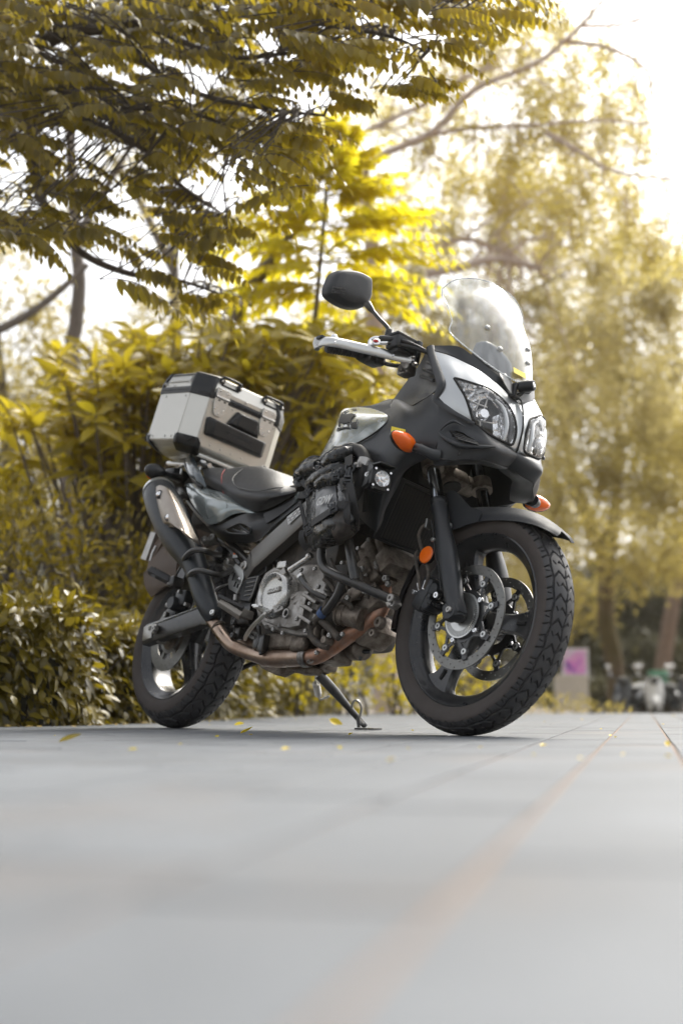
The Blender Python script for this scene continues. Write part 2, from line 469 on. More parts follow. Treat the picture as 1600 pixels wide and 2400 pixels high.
T_LONG = leaf_template(6, .35, .25, .30)
def foliage(parent, pos, d, n, ln, wd, m, tmpl, name='foliage', pieces=0, leafname='leaf'):
    """pieces > 0: that many of the leaves that show largest become objects of their own, the rest one mesh"""
    pos, d, n = np.asarray(pos), np.asarray(d), np.asarray(n); ln, wd = np.asarray(ln), np.asarray(wd)
    R = basis(d, n); tone = rng.random(len(pos)); rest = np.ones(len(pos), bool)
    if pieces:
        q = pos - A3(0, -CAM_D, CAM_H); dep = q[:, 1] * math.cos(CAM_T) + q[:, 2] * math.sin(CAM_T); v = -q[:, 1] * math.sin(CAM_T) + q[:, 2] * math.cos(CAM_T)
        px, py = 800 + 3333.3 * q[:, 0] / dep, 1200 - 3333.3 * v / dep
        ok = (px > 10) & (px < 1590) & (py > 10) & (py < 2390) & (dep > .5)
        score = np.where(ok, ln * np.sqrt(np.abs(np.einsum('kj,kj->k', R[:, :, 2], q / np.linalg.norm(q, axis=1)[:, None])) + .15) / dep ** 2.2, -1)
        pick = [i for i in np.argsort(-score)[:pieces] if score[i] > 0]
        base = []
        for k in range(4):
            v_, f_ = tmpl; me = bpy.data.meshes.new(leafname); me.from_pydata((v_ * A3(1, rng.uniform(.85, 1.1), rng.uniform(.6, 1.4))).tolist(), [], f_); me.materials.append(m)
            me.polygons.foreach_set('use_smooth', [True] * len(f_)); a = me.attributes.new('tone', 'FLOAT', 'POINT'); a.data.foreach_set('value', [rng.random()] * len(v_)); base.append(me)
        for i in pick:
            o = bpy.data.objects.new(leafname, base[int(rng.integers(4))]); C.objects.link(o); o.parent = parent
            X = np.eye(4); X[:3, :3] = R[i] @ np.diag([ln[i], wd[i], ln[i]]); X[:3, 3] = pos[i]; o.matrix_world = Matrix(X.tolist()); rest[i] = False
    o = leaf_mesh(name, pos[rest], R[rest], ln[rest], wd[rest], tone[rest], m, parent, tmpl); o['kind'] = 'stuff'
    return o
def limb(mb, pts, r0, r1, n=8, k=5, wob=.0):
    pts = [np.asarray(p, float) for p in pts]; r = np.linspace(r0, r1, len(pts))
    if wob: pts = [p + rng.normal(0, wob, 3) * (0 < i < len(pts) - 1) for i, p in enumerate(pts)]
    mb.tube(pts, list(r), n, k); return cr(pts, k)
def rdir(n): 
    v = rng.normal(0, 1, (n, 3)); return v / np.linalg.norm(v, axis=1)[:, None]

# ------------------------------------------------------------------ clipped hedge along the pavement
HX = [(-3.2, .55), (-1.95, .72), (-1.31, .95), (-.98, 1.65), (-.76, 3.0), (-.56, 4.6), (-.30, 6.6), (-.10, 8.2)]
hp = cr([A3(x, y, 0) for x, y in HX], 14); hl_ = np.concatenate([[0], np.cumsum(np.linalg.norm(np.diff(hp, axis=0), axis=1))])
def hedge_rows(nl, depth, h0, h1, ln, name, label, m, pieces, seed):
    t = rng.random(nl) ** 1.0 * hl_[-1]
    x = np.interp(t, hl_, hp[:, 0]); y = np.interp(t, hl_, hp[:, 1])
    tx = np.interp(t + .05, hl_, hp[:, 0]) - np.interp(t - .05, hl_, hp[:, 0]); ty = np.interp(t + .05, hl_, hp[:, 1]) - np.interp(t - .05, hl_, hp[:, 1]); tn = np.hypot(tx, ty) + 1e-9
    nx, ny = ty / tn, -tx / tn                                    # towards the pavement
    top = h0 + (h1 - h0) * (.5 + .5 * np.sin(t * 3.1 + seed) * .5 + .25 * np.sin(t * 7.7 + seed * 2))
    face = rng.random(nl) < .55
    e = np.where(face, rng.normal(0, .035, nl), -rng.random(nl) * depth); z = np.where(face, rng.random(nl) ** .8 * top, top + rng.normal(0, .035, nl) - .02)
    e = e - np.where(face, (z / top) ** 3 * .10, 0) + .05 * np.sin(t * 9) 
    p = np.stack([x + nx * e, y + ny * e, np.maximum(z, .015)], 1)
    out = np.stack([nx, ny, np.zeros(nl)], 1)
    d = out * np.where(face, .55, .45)[:, None] + rdir(nl) * .6 + A3(0, 0, 1) * np.where(face, -.55, .15)[:, None]
    nn = out * .85 + A3(0, 0, 1) * .55 + rdir(nl) * .5
    hd = empty(name, None, (float(hp[20][0]), float(hp[20][1]), 0)); hd.location = (0, 0, 0); tag(hd, label, 'hedge')
    foliage(hd, p, d, nn, ln * rng.uniform(.65, 1.25, nl), ln * rng.uniform(.85, 1.2, nl) * 1.15, m, T_MID, 'foliage', pieces)
    st_ = MB()
    for i in range(260):
        k = rng.integers(len(hp) - 1); q = hp[k] + A3(rng.normal(-.12, .08), rng.normal(.12, .08), 0); q = q + A3(-.05, .05, 0)
        st_.tube([q, q + A3(rng.normal(0, .04), rng.normal(0, .04), .16), q + A3(rng.normal(0, .09), rng.normal(0, .09), .34)], [.005, .004, .002], 5, 2)
    o = st_.build('stems', BARKD, hd); o['kind'] = 'stuff'
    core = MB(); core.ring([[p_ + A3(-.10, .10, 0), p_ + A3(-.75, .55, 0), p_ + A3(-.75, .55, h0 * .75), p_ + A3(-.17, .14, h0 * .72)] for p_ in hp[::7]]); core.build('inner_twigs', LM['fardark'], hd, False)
    return hd
hedge_rows(21000, .5, .40, .50, .072, 'hedge', 'low clipped hedge with long glossy leaves along the edge of the pavement', LM['hedge'], 300, 1.3)

# dead leaves drifted against the hedge
k = 900; t = rng.random(k) * hl_[-1]; off = np.abs(rng.normal(0, .10, k)) - .04
lx = np.interp(t, hl_, hp[:, 0]) + off * .9; ly = np.interp(t, hl_, hp[:, 1]) - off * .6
ll_ = rng.uniform(.012, .04, k); dd_ = rdir(k) * A3(1, 1, .25)
lit = empty('tmp'); o = foliage(lit, np.stack([lx, ly, .003 + .006 * rng.random(k)], 1), dd_, rdir(k) * .35 + A3(0, 0, 1), ll_, ll_ * 1.2, leaf_mat('dry_leaf', (.10, .06, .025), (.38, .27, .05), (.4, .3, .06), .7, .1), T_LOW, 'leaf_litter')
o.parent = None; bpy.data.objects.remove(lit); tag(o, 'dry leaves drifted along the foot of the hedge', 'leaf litter', None, 'stuff')

# ------------------------------------------------------------------ bushes: generic leafy mound
def mound(name, label, cat, clumps, nper, ln, m, tmpl, pieces=0, up=.4, out=.8, group=None, stems=True, leafw=.9, shellk=.55, stemm=None):
    root = empty(name); tag(root, label, cat, group)
    P_, D_, N_ = [], [], []
    for c, r in clumps:
        c = np.asarray(c, float); r = np.asarray(r, float); k = int(nper * (r[0] * r[1] * r[2]) ** (2 / 3) * 10) + 10
        u = rdir(k); rad = (rng.random(k) ** shellk)[:, None]
        lump = 1 + .22 * np.sin(u[:, :1] * 7 + c[0] * 9) * np.sin(u[:, 2:] * 6 + c[1] * 5)
        P_.append(c + u * r * rad * lump); D_.append(u * out + rdir(k) * .6 + A3(0, 0, up)); N_.append(u * .8 + A3(0, -.3, .45) + rdir(k) * .5)
    P_, D_, N_ = map(np.concatenate, (P_, D_, N_)); k = len(P_); P_[:, 2] = np.maximum(P_[:, 2], -.33)
    foliage(root, P_, D_, N_, ln * rng.uniform(.6, 1.3, k), ln * leafw * 1.3 * rng.uniform(.8, 1.2, k), m, tmpl, 'foliage', pieces)
    if stems:
        b = MB()
        for c, r in clumps:
            c = np.asarray(c, float)
            for _ in range(4): limb(b, [A3(c[0] + rng.normal(0, .06), c[1] + rng.normal(0, .06), -.05), c * .6 + A3(c[0], c[1], 0) * .4 + rng.normal(0, .04, 3), c + rng.normal(0, 1, 3) * np.asarray(r) * .4], .012, .004, 5, 3)
        o = b.build('stems', stemm or BARKD, root); o['kind'] = 'stuff'
    return root
def pc(px, py, dist, rx, ry, rz=None):
    """clump centred at a place of the photograph: radii in picture pixels, depth radius in metres"""
    c = wpt(px, py, dist); s = dist / 3333.3
    return (c, (rx * s, rz if rz else max(rx, ry) * s, ry * s))
mound('bush', 'tall dense small-leaved bush behind the clipped hedge at left', 'bush',
      [pc(60, 1330, 7.6, 130, 190), pc(190, 1290, 7.8, 120, 170), pc(310, 1330, 8.0, 100, 150), pc(-60, 1300, 7.8, 140, 220), pc(130, 1440, 7.5, 170, 90), pc(300, 1430, 7.9, 130, 100), pc(20, 1200, 7.9, 110, 90), pc(400, 1380, 8.3, 90, 140)],
      330, .055, LM['bush'], T_MID, 300)
mound('bush', 'olive leafy bush seen under the engine between the two wheels', 'bush',
      [pc(560, 1560, 9.5, 120, 110), pc(700, 1560, 10, 120, 100), pc(830, 1590, 11, 110, 90), pc(930, 1540, 11.5, 100, 110), pc(640, 1480, 10.5, 130, 90), pc(800, 1470, 11.5, 130, 100), pc(950, 1640, 11.8, 110, 40), pc(1080, 1560, 12.5, 110, 90), pc(1150, 1630, 12.6, 90, 40), pc(1010, 1430, 13.5, 140, 120)],
      200, .075, LM['shrub'], T_LOW)
mound('bush', 'low rounded bush in front of the pink noticeboard at right', 'bush', [pc(1260, 1650, 13.2, 70, 30), pc(1330, 1650, 13.3, 60, 28), pc(1210, 1640, 13.4, 60, 40)], 260, .05, LM['far'], T_LOW, stems=False)
mound('bush', 'flat low bush left of the parked scooters', 'bush', [pc(1400, 1660, 13.3, 55, 18), pc(1445, 1664, 13.4, 34, 12)], 260, .05, LM['far'], T_LOW, stems=False)

# ------------------------------------------------------------------ shrub with long hanging leaves behind the top case
def whorl_shrub(name, label, spots, m, ln, base, pieces=300):
    root = empty(name); tag(root, label, 'shrub'); P_, D_, N_, L_ = [], [], [], []; b = MB()
    for c in spots:
        c = np.asarray(c, float); k = int(rng.integers(9, 15)); a0 = rng.random() * 6.28
        for i in range(k):
            a = a0 + i * 2.4; el = rng.uniform(-.35, .75)
            P_.append(c + A3(0, 0, -.10 * i / k)); d = A3(math.cos(a) * math.cos(el), math.sin(a) * math.cos(el), math.sin(el)); D_.append(d); N_.append(A3(0, -.55, .7) + d * -.3 + rng.normal(0, .3, 3)); L_.append(ln * rng.uniform(.6, 1.15))
        q = base + (c - base) * .45 + A3(0, 0, -.12) + rng.normal(0, .06, 3)
        limb(b, [base + rng.normal(0, .12, 3) * A3(1, 1, 0), q, c], .016, .006, 5, 3)
    foliage(root, P_, D_, N_, L_, np.array(L_) * 1.05, m, T_LONG, 'foliage', pieces)
    o = b.build('stems', BARK, root); o['kind'] = 'stuff'
    return root
sp_ = []
for px, py, rx, ry, k in ((430, 830, 160, 70, 30), (620, 830, 190, 70, 36), (250, 880, 120, 70, 20), (330, 990, 170, 80, 26), (160, 1020, 160, 70, 22), (560, 930, 200, 80, 26), (760, 900, 110, 110, 20), (820, 840, 90, 90, 14), (120, 1110, 150, 60, 12), (400, 1100, 170, 80, 18), (620, 1080, 180, 90, 18), (760, 1010, 110, 90, 14)):
    for _ in range(int(k * 1.5)): sp_.append(wpt(px + rng.uniform(-1, 1) * rx, py + rng.uniform(-1, 1) * ry, rng.uniform(8.2, 9.8)))
whorl_shrub('broadleaf_shrub', 'yellow-green shrub with long drooping leaves behind the aluminium top case', sp_, LM['shrub'], .185, A3(-1.3, 4.4, 0))

# ------------------------------------------------------------------ pinnate fronds
def frond(P_, D_, N_, L_, W_, rach, base, d, length, n, ll, sag=.45, rr=.004, hang=.55, wide=1.45):
    """one compound leaf: a sagging rachis with leaflets on both sides"""
    d = unit(d); side = unit(np.cross(d, A3(0, 0, 1)) + 1e-6); pts = []
    for t in np.linspace(0, 1, 6): pts.append(base + d * length * t + A3(0, 0, -sag * length * t * t))
    rach.tube(pts, [rr, rr * .9, rr * .8, rr * .6, rr * .5, rr * .3], 4, 0)
    pts = np.array(pts)
    for i in range(n):
        t = .15 + .83 * (i // 2 + .5) / (n / 2); p = np.array([np.interp(t, np.linspace(0, 1, 6), pts[:, k]) for k in range(3)])
        tan = unit(d + A3(0, 0, -2 * sag * t)); sg = 1 if i % 2 else -1
        f_ = .55 + .45 * math.sin(math.pi * min(1, t * 1.05 + .02))
        ld = unit(side * sg * .72 + tan * .50 + A3(0, 0, -hang) + rng.normal(0, .13, 3)); nn_ = np.cross(ld, tan); nn_ = nn_ if nn_[2] > 0 else -nn_
        P_.append(p); D_.append(ld); N_.append(nn_ + rng.normal(0, .22, 3)); L_.append(ll * f_ * rng.uniform(.85, 1.15)); W_.append(L_[-1] * wide)
    P_.append(pts[-1]); D_.append(tan + A3(0, 0, -.3)); N_.append(A3(0, 0, 1) + rng.normal(0, .1, 3)); L_.append(ll * .7); W_.append(ll * .7)

# young yellow tree in the middle
yt = empty('young_tree'); tag(yt, 'bright yellow young tree with tiers of feathery fronds behind the mirror', 'tree')
acc = [[], [], [], [], []]; rc_ = MB(); stem = MB()
S0, S1, S2 = wpt(548, 800, 9.6), wpt(618, 640, 9.5), wpt(760, 400, 9.4)
ax_ = limb(stem, [A3(S0[0] - .12, S0[1], -.02), S0, S1, wpt(700, 520, 9.45), S2], .055, .016, 10, 6)
s2 = limb(stem, [A3(-.95, 4.8, 0), wpt(560, 1330, 9.5), wpt(680, 1020, 9.35), wpt(725, 850, 9.25), wpt(748, 640, 9.3), wpt(770, 380, 9.3)], .030, .012, 8, 6)
for (py, k, sag, L0, el0, el1) in ((345, 12, .05, .24, .7, 2.2), (372, 14, .05, .30, .5, 1.4), (410, 17, .12, .42, .3, .9), (460, 19, .18, .52, .15, .5), (530, 19, .20, .76, .10, .40), (605, 21, .24, .92, .08, .35), (680, 18, .36, .82, .05, .30), (760, 10, .8, .52, 0, .25), (840, 9, 1.2, .45, -.1, .2), (920, 8, 1.6, .42, -.2, .1)):
    c = wpt(770, py, 9.3)
    for i in range(k):
        a = 2 * math.pi * i / k + rng.uniform(-.22, .22); a = a - .33 * math.sin(2 * a)
        d = A3(math.cos(a), math.sin(a), rng.uniform(el0, el1))
        frond(*acc, rc_, c + A3(0, 0, rng.uniform(-.05, .05)), d, L0 * rng.uniform(.8, 1.15), 22, .120 if py < 700 else .11, sag, .0045, .30 if py < 700 else .5, 1.35)
P_, D_, N_, L_, W_ = acc
foliage(yt, P_, D_, N_, L_, np.array(W_) * .95, LM['young'], T_MID, 'crown', 300)
stem.build('trunk', BARK, yt); o = rc_.build('leaf_stalks', LM['young'], yt); o['kind'] = 'stuff'

# overhanging tree, upper left, nearest to the lens
ot = empty('overhanging_tree'); tag(ot, 'nearest tree with dark drooping compound leaves hanging into the upper left', 'tree')
acc = [[], [], [], [], []]; lite = [[], [], [], [], []]; rc_ = MB(); tb = MB()
TB = A3(-3.9, 3.2, 0)
limb(tb, [TB + A3(0, 0, -.05), TB + A3(.1, -.1, 1.3), TB + A3(.35, -.3, 2.6), TB + A3(.9, -.6, 3.7)], .16, .09, 12, 5)
mains = [[(-260, 60, 7.2), (60, 100, 6.6), (165, 68, 6.4), (240, 68, 6.3), (330, 50, 6.2), (450, 46, 6.1), (620, 20, 6.0), (800, 5, 5.9), (1000, -10, 5.8)],
         [(-260, 60, 7.2), (-40, 160, 6.9), (120, 230, 6.6), (262, 312, 6.4), (330, 340, 6.3), (372, 385, 6.3), (430, 440, 6.3), (520, 500, 6.3)],
         [(-260, 60, 7.2), (40, 250, 7.0), (72, 340, 6.9), (85, 420, 6.9), (110, 490, 6.8), (190, 590, 6.8), (300, 640, 6.7), (430, 660, 6.7), (520, 690, 6.7)],
         [(-260, 60, 7.2), (120, -60, 6.6), (420, -80, 6.2), (760, -60, 5.8), (1040, -30, 5.5), (1200, -10, 5.4)],
         [(240, 68, 6.3), (420, 200, 6.0), (600, 250, 5.9), (760, 270, 5.9)], [(330, 50, 6.2), (520, 130, 6.0), (700, 120, 5.8), (900, 90, 5.7)], [(120, 230, 6.6), (240, 250, 6.2), (420, 260, 6.0), (560, 300, 6.0)],
         [(620, 20, 6.0), (780, 60, 5.7), (900, 80, 5.6), (1000, 120, 5.6)]]
twp = []
for i, mn in enumerate(mains):
    q = limb(tb, [wpt(*p) for p in mn], .042 if i < 4 else .016, .006, 8, 5); twp.append(q)
def inside(px, py):
    # outline of the leaf mass: lower edge by column
    xs = [0, 60, 130, 200, 300, 420, 520, 560, 620, 700, 740, 800, 880, 960, 1060, 1110, 1200, 1290]
    ys = [560, 560, 590, 640, 700, 740, 720, 640, 480, 400, 330, 260, 210, 230, 200, 110, 90, 60]
    return py < np.interp(px, xs, ys)
holes = [(520, 400, 60, 55), (250, 640, 60, 90), (300, 460, 40, 60), (480, 165, 50, 45), (360, 520, 40, 40), (40, 400, 45, 60), (165, 330, 40, 40), (470, 640, 60, 30), (290, 330, 55, 40), (640, 90, 35, 40), (420, 590, 45, 30), (120, 640, 90, 60), (700, 190, 40, 40), (560, 560, 50, 30), (900, 130, 40, 30), (1000, 60, 40, 40), (1060, 150, 30, 30), (820, 140, 30, 30)]
kk = 0; tries = 0
while kk < 740 and tries < 20000:
    tries += 1
    px, py = rng.uniform(-60, 1250), rng.uniform(-60, 740)
    if not inside(px, py + 30): continue
    if any(((px - a) / c) ** 2 + ((py - b_) / d_) ** 2 < 1.7 for a, b_, c, d_ in holes): continue
    if px > 760 and rng.random() < .5: continue
    if py > 380 and rng.random() < .35: continue
    dist = rng.uniform(5.6, 7.3) if px < 600 else rng.uniform(5.2, 6.2); p = wpt(px, py, dist); kk += 1
    a = rng.uniform(-.6, 1.0) if rng.random() < .75 else rng.uniform(0, 6.28)
    d = A3(math.cos(a), -abs(math.sin(a)) * .8 + rng.normal(0, .3), rng.uniform(-.15, .35))
    L0 = rng.uniform(.22, .36)
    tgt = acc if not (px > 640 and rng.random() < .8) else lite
    frond(*tgt, rc_, p - unit(d) * L0 * .5, d, L0, int(rng.integers(6, 11)) * 2, rng.uniform(.050, .088), rng.uniform(.3, .7), .0024, rng.uniform(.3, 1.6), rng.uniform(1.1, 1.5))
    # twig from the nearest branch point
    allp = np.concatenate(twp); q = allp[np.argmin(((allp - p) ** 2).sum(1))]
    if np.linalg.norm(q - p) < .9: tb.tube([q, (q + p) / 2 + A3(0, 0, .04), p - unit(d) * L0 * .5], [.005, .004, .003], 5, 3)
P_, D_, N_, L_, W_ = acc
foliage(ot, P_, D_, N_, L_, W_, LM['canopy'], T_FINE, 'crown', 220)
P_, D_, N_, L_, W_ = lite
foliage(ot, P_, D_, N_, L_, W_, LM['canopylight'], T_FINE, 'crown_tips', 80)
tb.build('trunk', BARKD, ot); o = rc_.build('leaf_stalks', BARKD, ot); o['kind'] = 'stuff'

# ------------------------------------------------------------------ trees further off
def tree(name, label, trunk, limbs, clumps, n, ln, m, bark, r0, r1, group=None, tmpl=None, up=-.2, hang=0., shellk=.6, twigs=0):
    root = empty(name); tag(root, label, 'tree', group); b = MB()
    if trunk: limb(b, trunk, r0, r1, 12, 5)
    for lb, a, c in limbs:
        q = limb(b, lb, a, c, 8, 5, .0)
        for _ in range(twigs):
            k0 = int(rng.integers(len(q) // 4, len(q))); p0 = q[k0]; L0 = rng.uniform(.35, 1.3); dd = unit(q[min(k0 + 1, len(q) - 1)] - q[k0 - 1] + rng.normal(0, .6, 3) * np.linalg.norm(q[min(k0 + 1, len(q) - 1)] - q[k0 - 1]) * 2)
            pts = [p0, p0 + dd * L0 * .35 + rng.normal(0, .05, 3), p0 + dd * L0 * .7 + rng.normal(0, .09, 3) + A3(0, 0, -.06), p0 + dd * L0 + rng.normal(0, .12, 3) + A3(0, 0, -.18)]
            limb(b, pts, c * .55, .003, 5, 3)
            for _2 in range(2): limb(b, [pts[2], pts[2] + unit(dd + rng.normal(0, .7, 3)) * L0 * .3, pts[2] + unit(dd + rng.normal(0, .7, 3)) * L0 * .55 + A3(0, 0, -.1)], c * .3, .002, 4, 3)
    if b.v: b.build('trunk', bark, root)
    P_, D_, N_ = [], [], []
    for c, r in clumps:
        c = np.asarray(c, float); r = np.asarray(r, float); k = int(28 * n * r[0] * r[2] / ln ** 2) + 6
        u = rdir(k); p = c + u * r * (rng.random(k) ** shellk)[:, None]
        cl = np.sin(p[:, 0] * 2.1 / r[0] * 3 + c[2]) + np.sin(p[:, 2] * 3.3 / r[2] * 2 + c[0]) + np.sin(p[:, 1] * 2.7 / r[1] * 2)
        keep = cl + rng.normal(0, .7, k) > -.3
        p = p[keep]; u = u[keep]; k = len(p)
        if hang: p[:, 2] -= rng.random(k) ** 2 * hang
        P_.append(p); D_.append(u * .5 + rdir(k) * .7 + A3(0, 0, up)); N_.append(u * .3 + A3(0, 0, .6) + rdir(k) * .7)
    P_, D_, N_ = map(np.concatenate, (P_, D_, N_)); k = len(P_)
    foliage(root, P_, D_, N_, ln * rng.uniform(.6, 1.4, k), ln * rng.uniform(.7, 1.2, k), m, tmpl or T_LOW, 'crown')
    return root
W3 = lambda *a: [wpt(*p) for p in a]
def base_of(px, dist, z=-.36):
    p = wpt(px, 1640, dist); return A3(p[0], p[1], z)
# dark grey trunk at left with a leaning bough
tree('tree', 'slim grey trunk standing behind the leaning bough at far left', [base_of(150, 13.5)] + W3((165, 900, 13.5), (178, 760, 13.5), (186, 660, 13.5), (178, 580, 13.5), (170, 450, 13.5), (160, 200, 13.5)),
     [(W3((-60, 800, 13), (60, 740, 13.1), (140, 680, 13.2), (205, 620, 13.3)), .05, .03), (W3((178, 560, 13.5), (260, 420, 13.2), (330, 300, 13)), .05, .02)],
     [pc(300, 420, 14, 130, 110), pc(90, 470, 14.5, 140, 90), pc(330, 560, 14.5, 90, 60), pc(40, 620, 14.5, 80, 70)], .45, .10, LM['far'], BARK, .085, .05)
tree('tree', 'olive leafy tree behind the shrub at the far left edge', [base_of(30, 16)] + W3((20, 1100, 16), (-10, 800, 16), (-40, 500, 16)), [],
     [pc(60, 760, 15.5, 160, 130), pc(220, 840, 15, 130, 90), pc(20, 930, 15, 170, 130), pc(130, 1060, 14.5, 170, 110), pc(300, 940, 14.8, 170, 110), pc(-20, 560, 16, 80, 90), pc(380, 730, 16, 90, 60), pc(20, 1180, 14, 150, 100)], 1.5, .09, LM['far'], BARKD, .10, .05)
tree('tree', 'pale hazy tree between the overhanging tree and the young yellow tree', [base_of(430, 20)] + W3((420, 1000, 20), (410, 700, 20), (400, 400, 20)), [(W3((410, 640, 20), (300, 420, 20), (230, 330, 20)), .08, .03)],
     [pc(300, 380, 19, 120, 80), pc(480, 760, 18, 150, 70), pc(600, 720, 18, 120, 90), pc(340, 700, 19, 70, 40), pc(560, 800, 17, 190, 80), pc(860, 180, 20, 110, 130), pc(830, 330, 20, 90, 90)], .55, .11, LM['far'], BARK, .13, .06)
# right-hand trees
tree('tree', 'tall thin-leaved tree whose long bare boughs reach across the bright sky', [base_of(905, 17)] + W3((900, 1100, 17), (880, 800, 16.5), (870, 560, 16), (850, 420, 15.5)),
     [(W3((850, 420, 15.5), (880, 370, 15.2), (1010, 310, 15), (1110, 210, 14.8), (1250, 150, 14.6), (1340, 80, 14.4), (1410, 0, 14.2), (1440, -60, 14)), .048, .016),
      (W3((865, 390, 15.3), (960, 330, 15.2), (1100, 300, 15), (1250, 292, 14.8), (1400, 282, 14.6), (1565, 292, 14.4)), .036, .010),
      (W3((790, 345, 15), (870, 300, 15), (1000, 240, 15), (1090, 180, 14.9), (1150, 155, 14.8)), .035, .02),
      (W3((1310, 95, 14.5), (1420, 110, 14.4), (1500, 150, 14.4), (1525, 190, 14.4), (1530, 240, 14.4)), .030, .010), (W3((1280, 310, 14.8), (1350, 350, 14.7), (1440, 400, 14.6), (1600, 425, 14.5)), .032, .012),
      (W3((1360, 60, 14.4), (1460, 55, 14.3), (1540, 20, 14.2), (1600, 0, 14.2)), .025, .010), (W3((1000, 640, 15), (1080, 625, 15), (1170, 605, 15), (1260, 630, 15)), .06, .03),
      (W3((1020, 580, 16), (1090, 560, 16), (1180, 590, 16), (1290, 650, 16)), .04, .02)],
     [pc(1240, 200, 15, 60, 110), pc(1310, 300, 15.2, 90, 60), pc(1200, 330, 15.2, 80, 70), pc(1380, 420, 15.5, 80, 70), pc(1000, 330, 15.5, 90, 70), pc(920, 260, 16, 90, 70), pc(1340, 130, 15, 70, 50), pc(1500, 330, 15, 60, 60), pc(1120, 290, 15, 60, 50), pc(1490, 180, 15, 30, 50), pc(930, 420, 16, 70, 60), pc(1230, 100, 15.5, 50, 50), pc(1290, 210, 15.5, 80, 90), pc(1150, 420, 16, 120, 70), pc(1050, 240, 16, 90, 60), pc(1420, 300, 15.5, 90, 40), pc(1330, 520, 16, 110, 80), pc(1150, 120, 16, 120, 80), pc(1040, 130, 16, 100, 70), pc(1380, 240, 16, 110, 90), pc(1480, 460, 16.5, 110, 90), pc(1560, 560, 16.5, 80, 70), pc(1230, 460, 16, 120, 80), pc(960, 520, 16, 90, 80), pc(1420, 120, 16, 80, 60), pc(1300, 40, 16, 110, 60), pc(1180, 30, 16, 100, 60), pc(1100, 400, 16.5, 120, 80), pc(1260, 380, 16.5, 110, 80), pc(1500, 560, 16.5, 90, 70), pc(1380, 360, 16.5, 90, 60), pc(1460, 240, 16, 80, 50)], 2.0, .085, LM['farglare'], BARKP, .15, .07, hang=.3, twigs=16)
tree('tree', 'broad hazy tree behind the windscreen with hanging yellow-olive sprays', [base_of(1120, 24)] + W3((1110, 1200, 24), (1090, 900, 24), (1080, 700, 24)), [(W3((1090, 900, 24), (1200, 720, 24), (1320, 640, 24)), .10, .04)],
     [pc(1060, 520, 23, 130, 90), pc(1180, 560, 23, 130, 110), pc(1080, 690, 22, 160, 110), pc(1260, 700, 22, 130, 120), pc(1000, 800, 22, 160, 120), pc(1180, 850, 22, 180, 120), pc(1030, 950, 22, 160, 120), pc(880, 700, 22, 110, 90), pc(960, 620, 22, 90, 80), pc(1330, 470, 23, 90, 110), pc(1230, 440, 23.5, 90, 80), pc(1100, 1080, 23, 190, 130), pc(1240, 1000, 23, 150, 130), pc(1350, 760, 24, 120, 110), pc(980, 1180, 23, 170, 120), pc(1180, 1250, 24, 160, 130), pc(760, 760, 24, 120, 90), pc(1400, 600, 24, 90, 90), pc(1500, 640, 25, 110, 70), pc(1560, 700, 25, 110, 110), pc(1440, 760, 25, 110, 90), pc(1280, 580, 25, 100, 80), pc(1130, 760, 25, 120, 120), pc(1340, 900, 25, 120, 110), pc(1500, 900, 26, 120, 120)], 2.0, .13, LM['farmid'], BARK, .20, .10, hang=.4)
tree('tree', 'mossy forked tree right of the front wheel', [base_of(1445, 32)] + W3((1440, 1560, 32), (1420, 1450, 32), (1420, 1350, 32), (1405, 1250, 32)),
     [(W3((1410, 1290, 32), (1370, 1200, 32), (1340, 1100, 32), (1320, 960, 32)), .20, .08), (W3((1420, 1350, 32), (1440, 1200, 32), (1450, 1050, 32), (1440, 900, 32)), .18, .07), (W3((1440, 1060, 32), (1500, 1000, 32), (1580, 960, 32)), .09, .04)],
     [pc(1370, 700, 29, 130, 130), pc(1500, 660, 30, 130, 110), pc(1440, 860, 29, 160, 120), pc(1330, 960, 28, 130, 120), pc(1520, 960, 29, 140, 130), pc(1420, 1090, 28, 140, 110), pc(1300, 1160, 27, 90, 130), pc(1560, 1140, 28, 110, 130), pc(1460, 540, 30, 80, 90), pc(1560, 800, 29, 100, 120), pc(1590, 620, 30, 70, 60), pc(1400, 1230, 30, 150, 90), pc(1480, 1320, 30, 90, 60), pc(1270, 1330, 29, 110, 120), pc(1360, 1400, 33, 90, 70), pc(1560, 1280, 30, 90, 80), pc(1600, 1000, 30, 90, 160)], 2.0, .15, LM['far'], MOSS, .22, .17, hang=.5)
tree('tree', 'leaning reddish trunk behind the parked scooters', [base_of(1540, 40)] + W3((1548, 1600, 40), (1562, 1500, 40), (1580, 1400, 40), (1610, 1280, 40), (1650, 1100, 40)), [],
     [pc(1600, 1240, 35, 130, 120), pc(1560, 1330, 35, 90, 70), pc(1650, 1050, 35, 130, 130)], 1.6, .15, LM['far'], BARKR, .25, .18)
tree('tree', 'slender trunk leaning right behind the young yellow tree', [base_of(500, 15)] + W3((530, 800, 15), (575, 700, 15), (625, 600, 15), (690, 470, 15)), [], [pc(640, 560, 15.5, 90, 60), pc(520, 680, 15.5, 90, 60)], .4, .10, LM['far'], BARK, .085, .04)
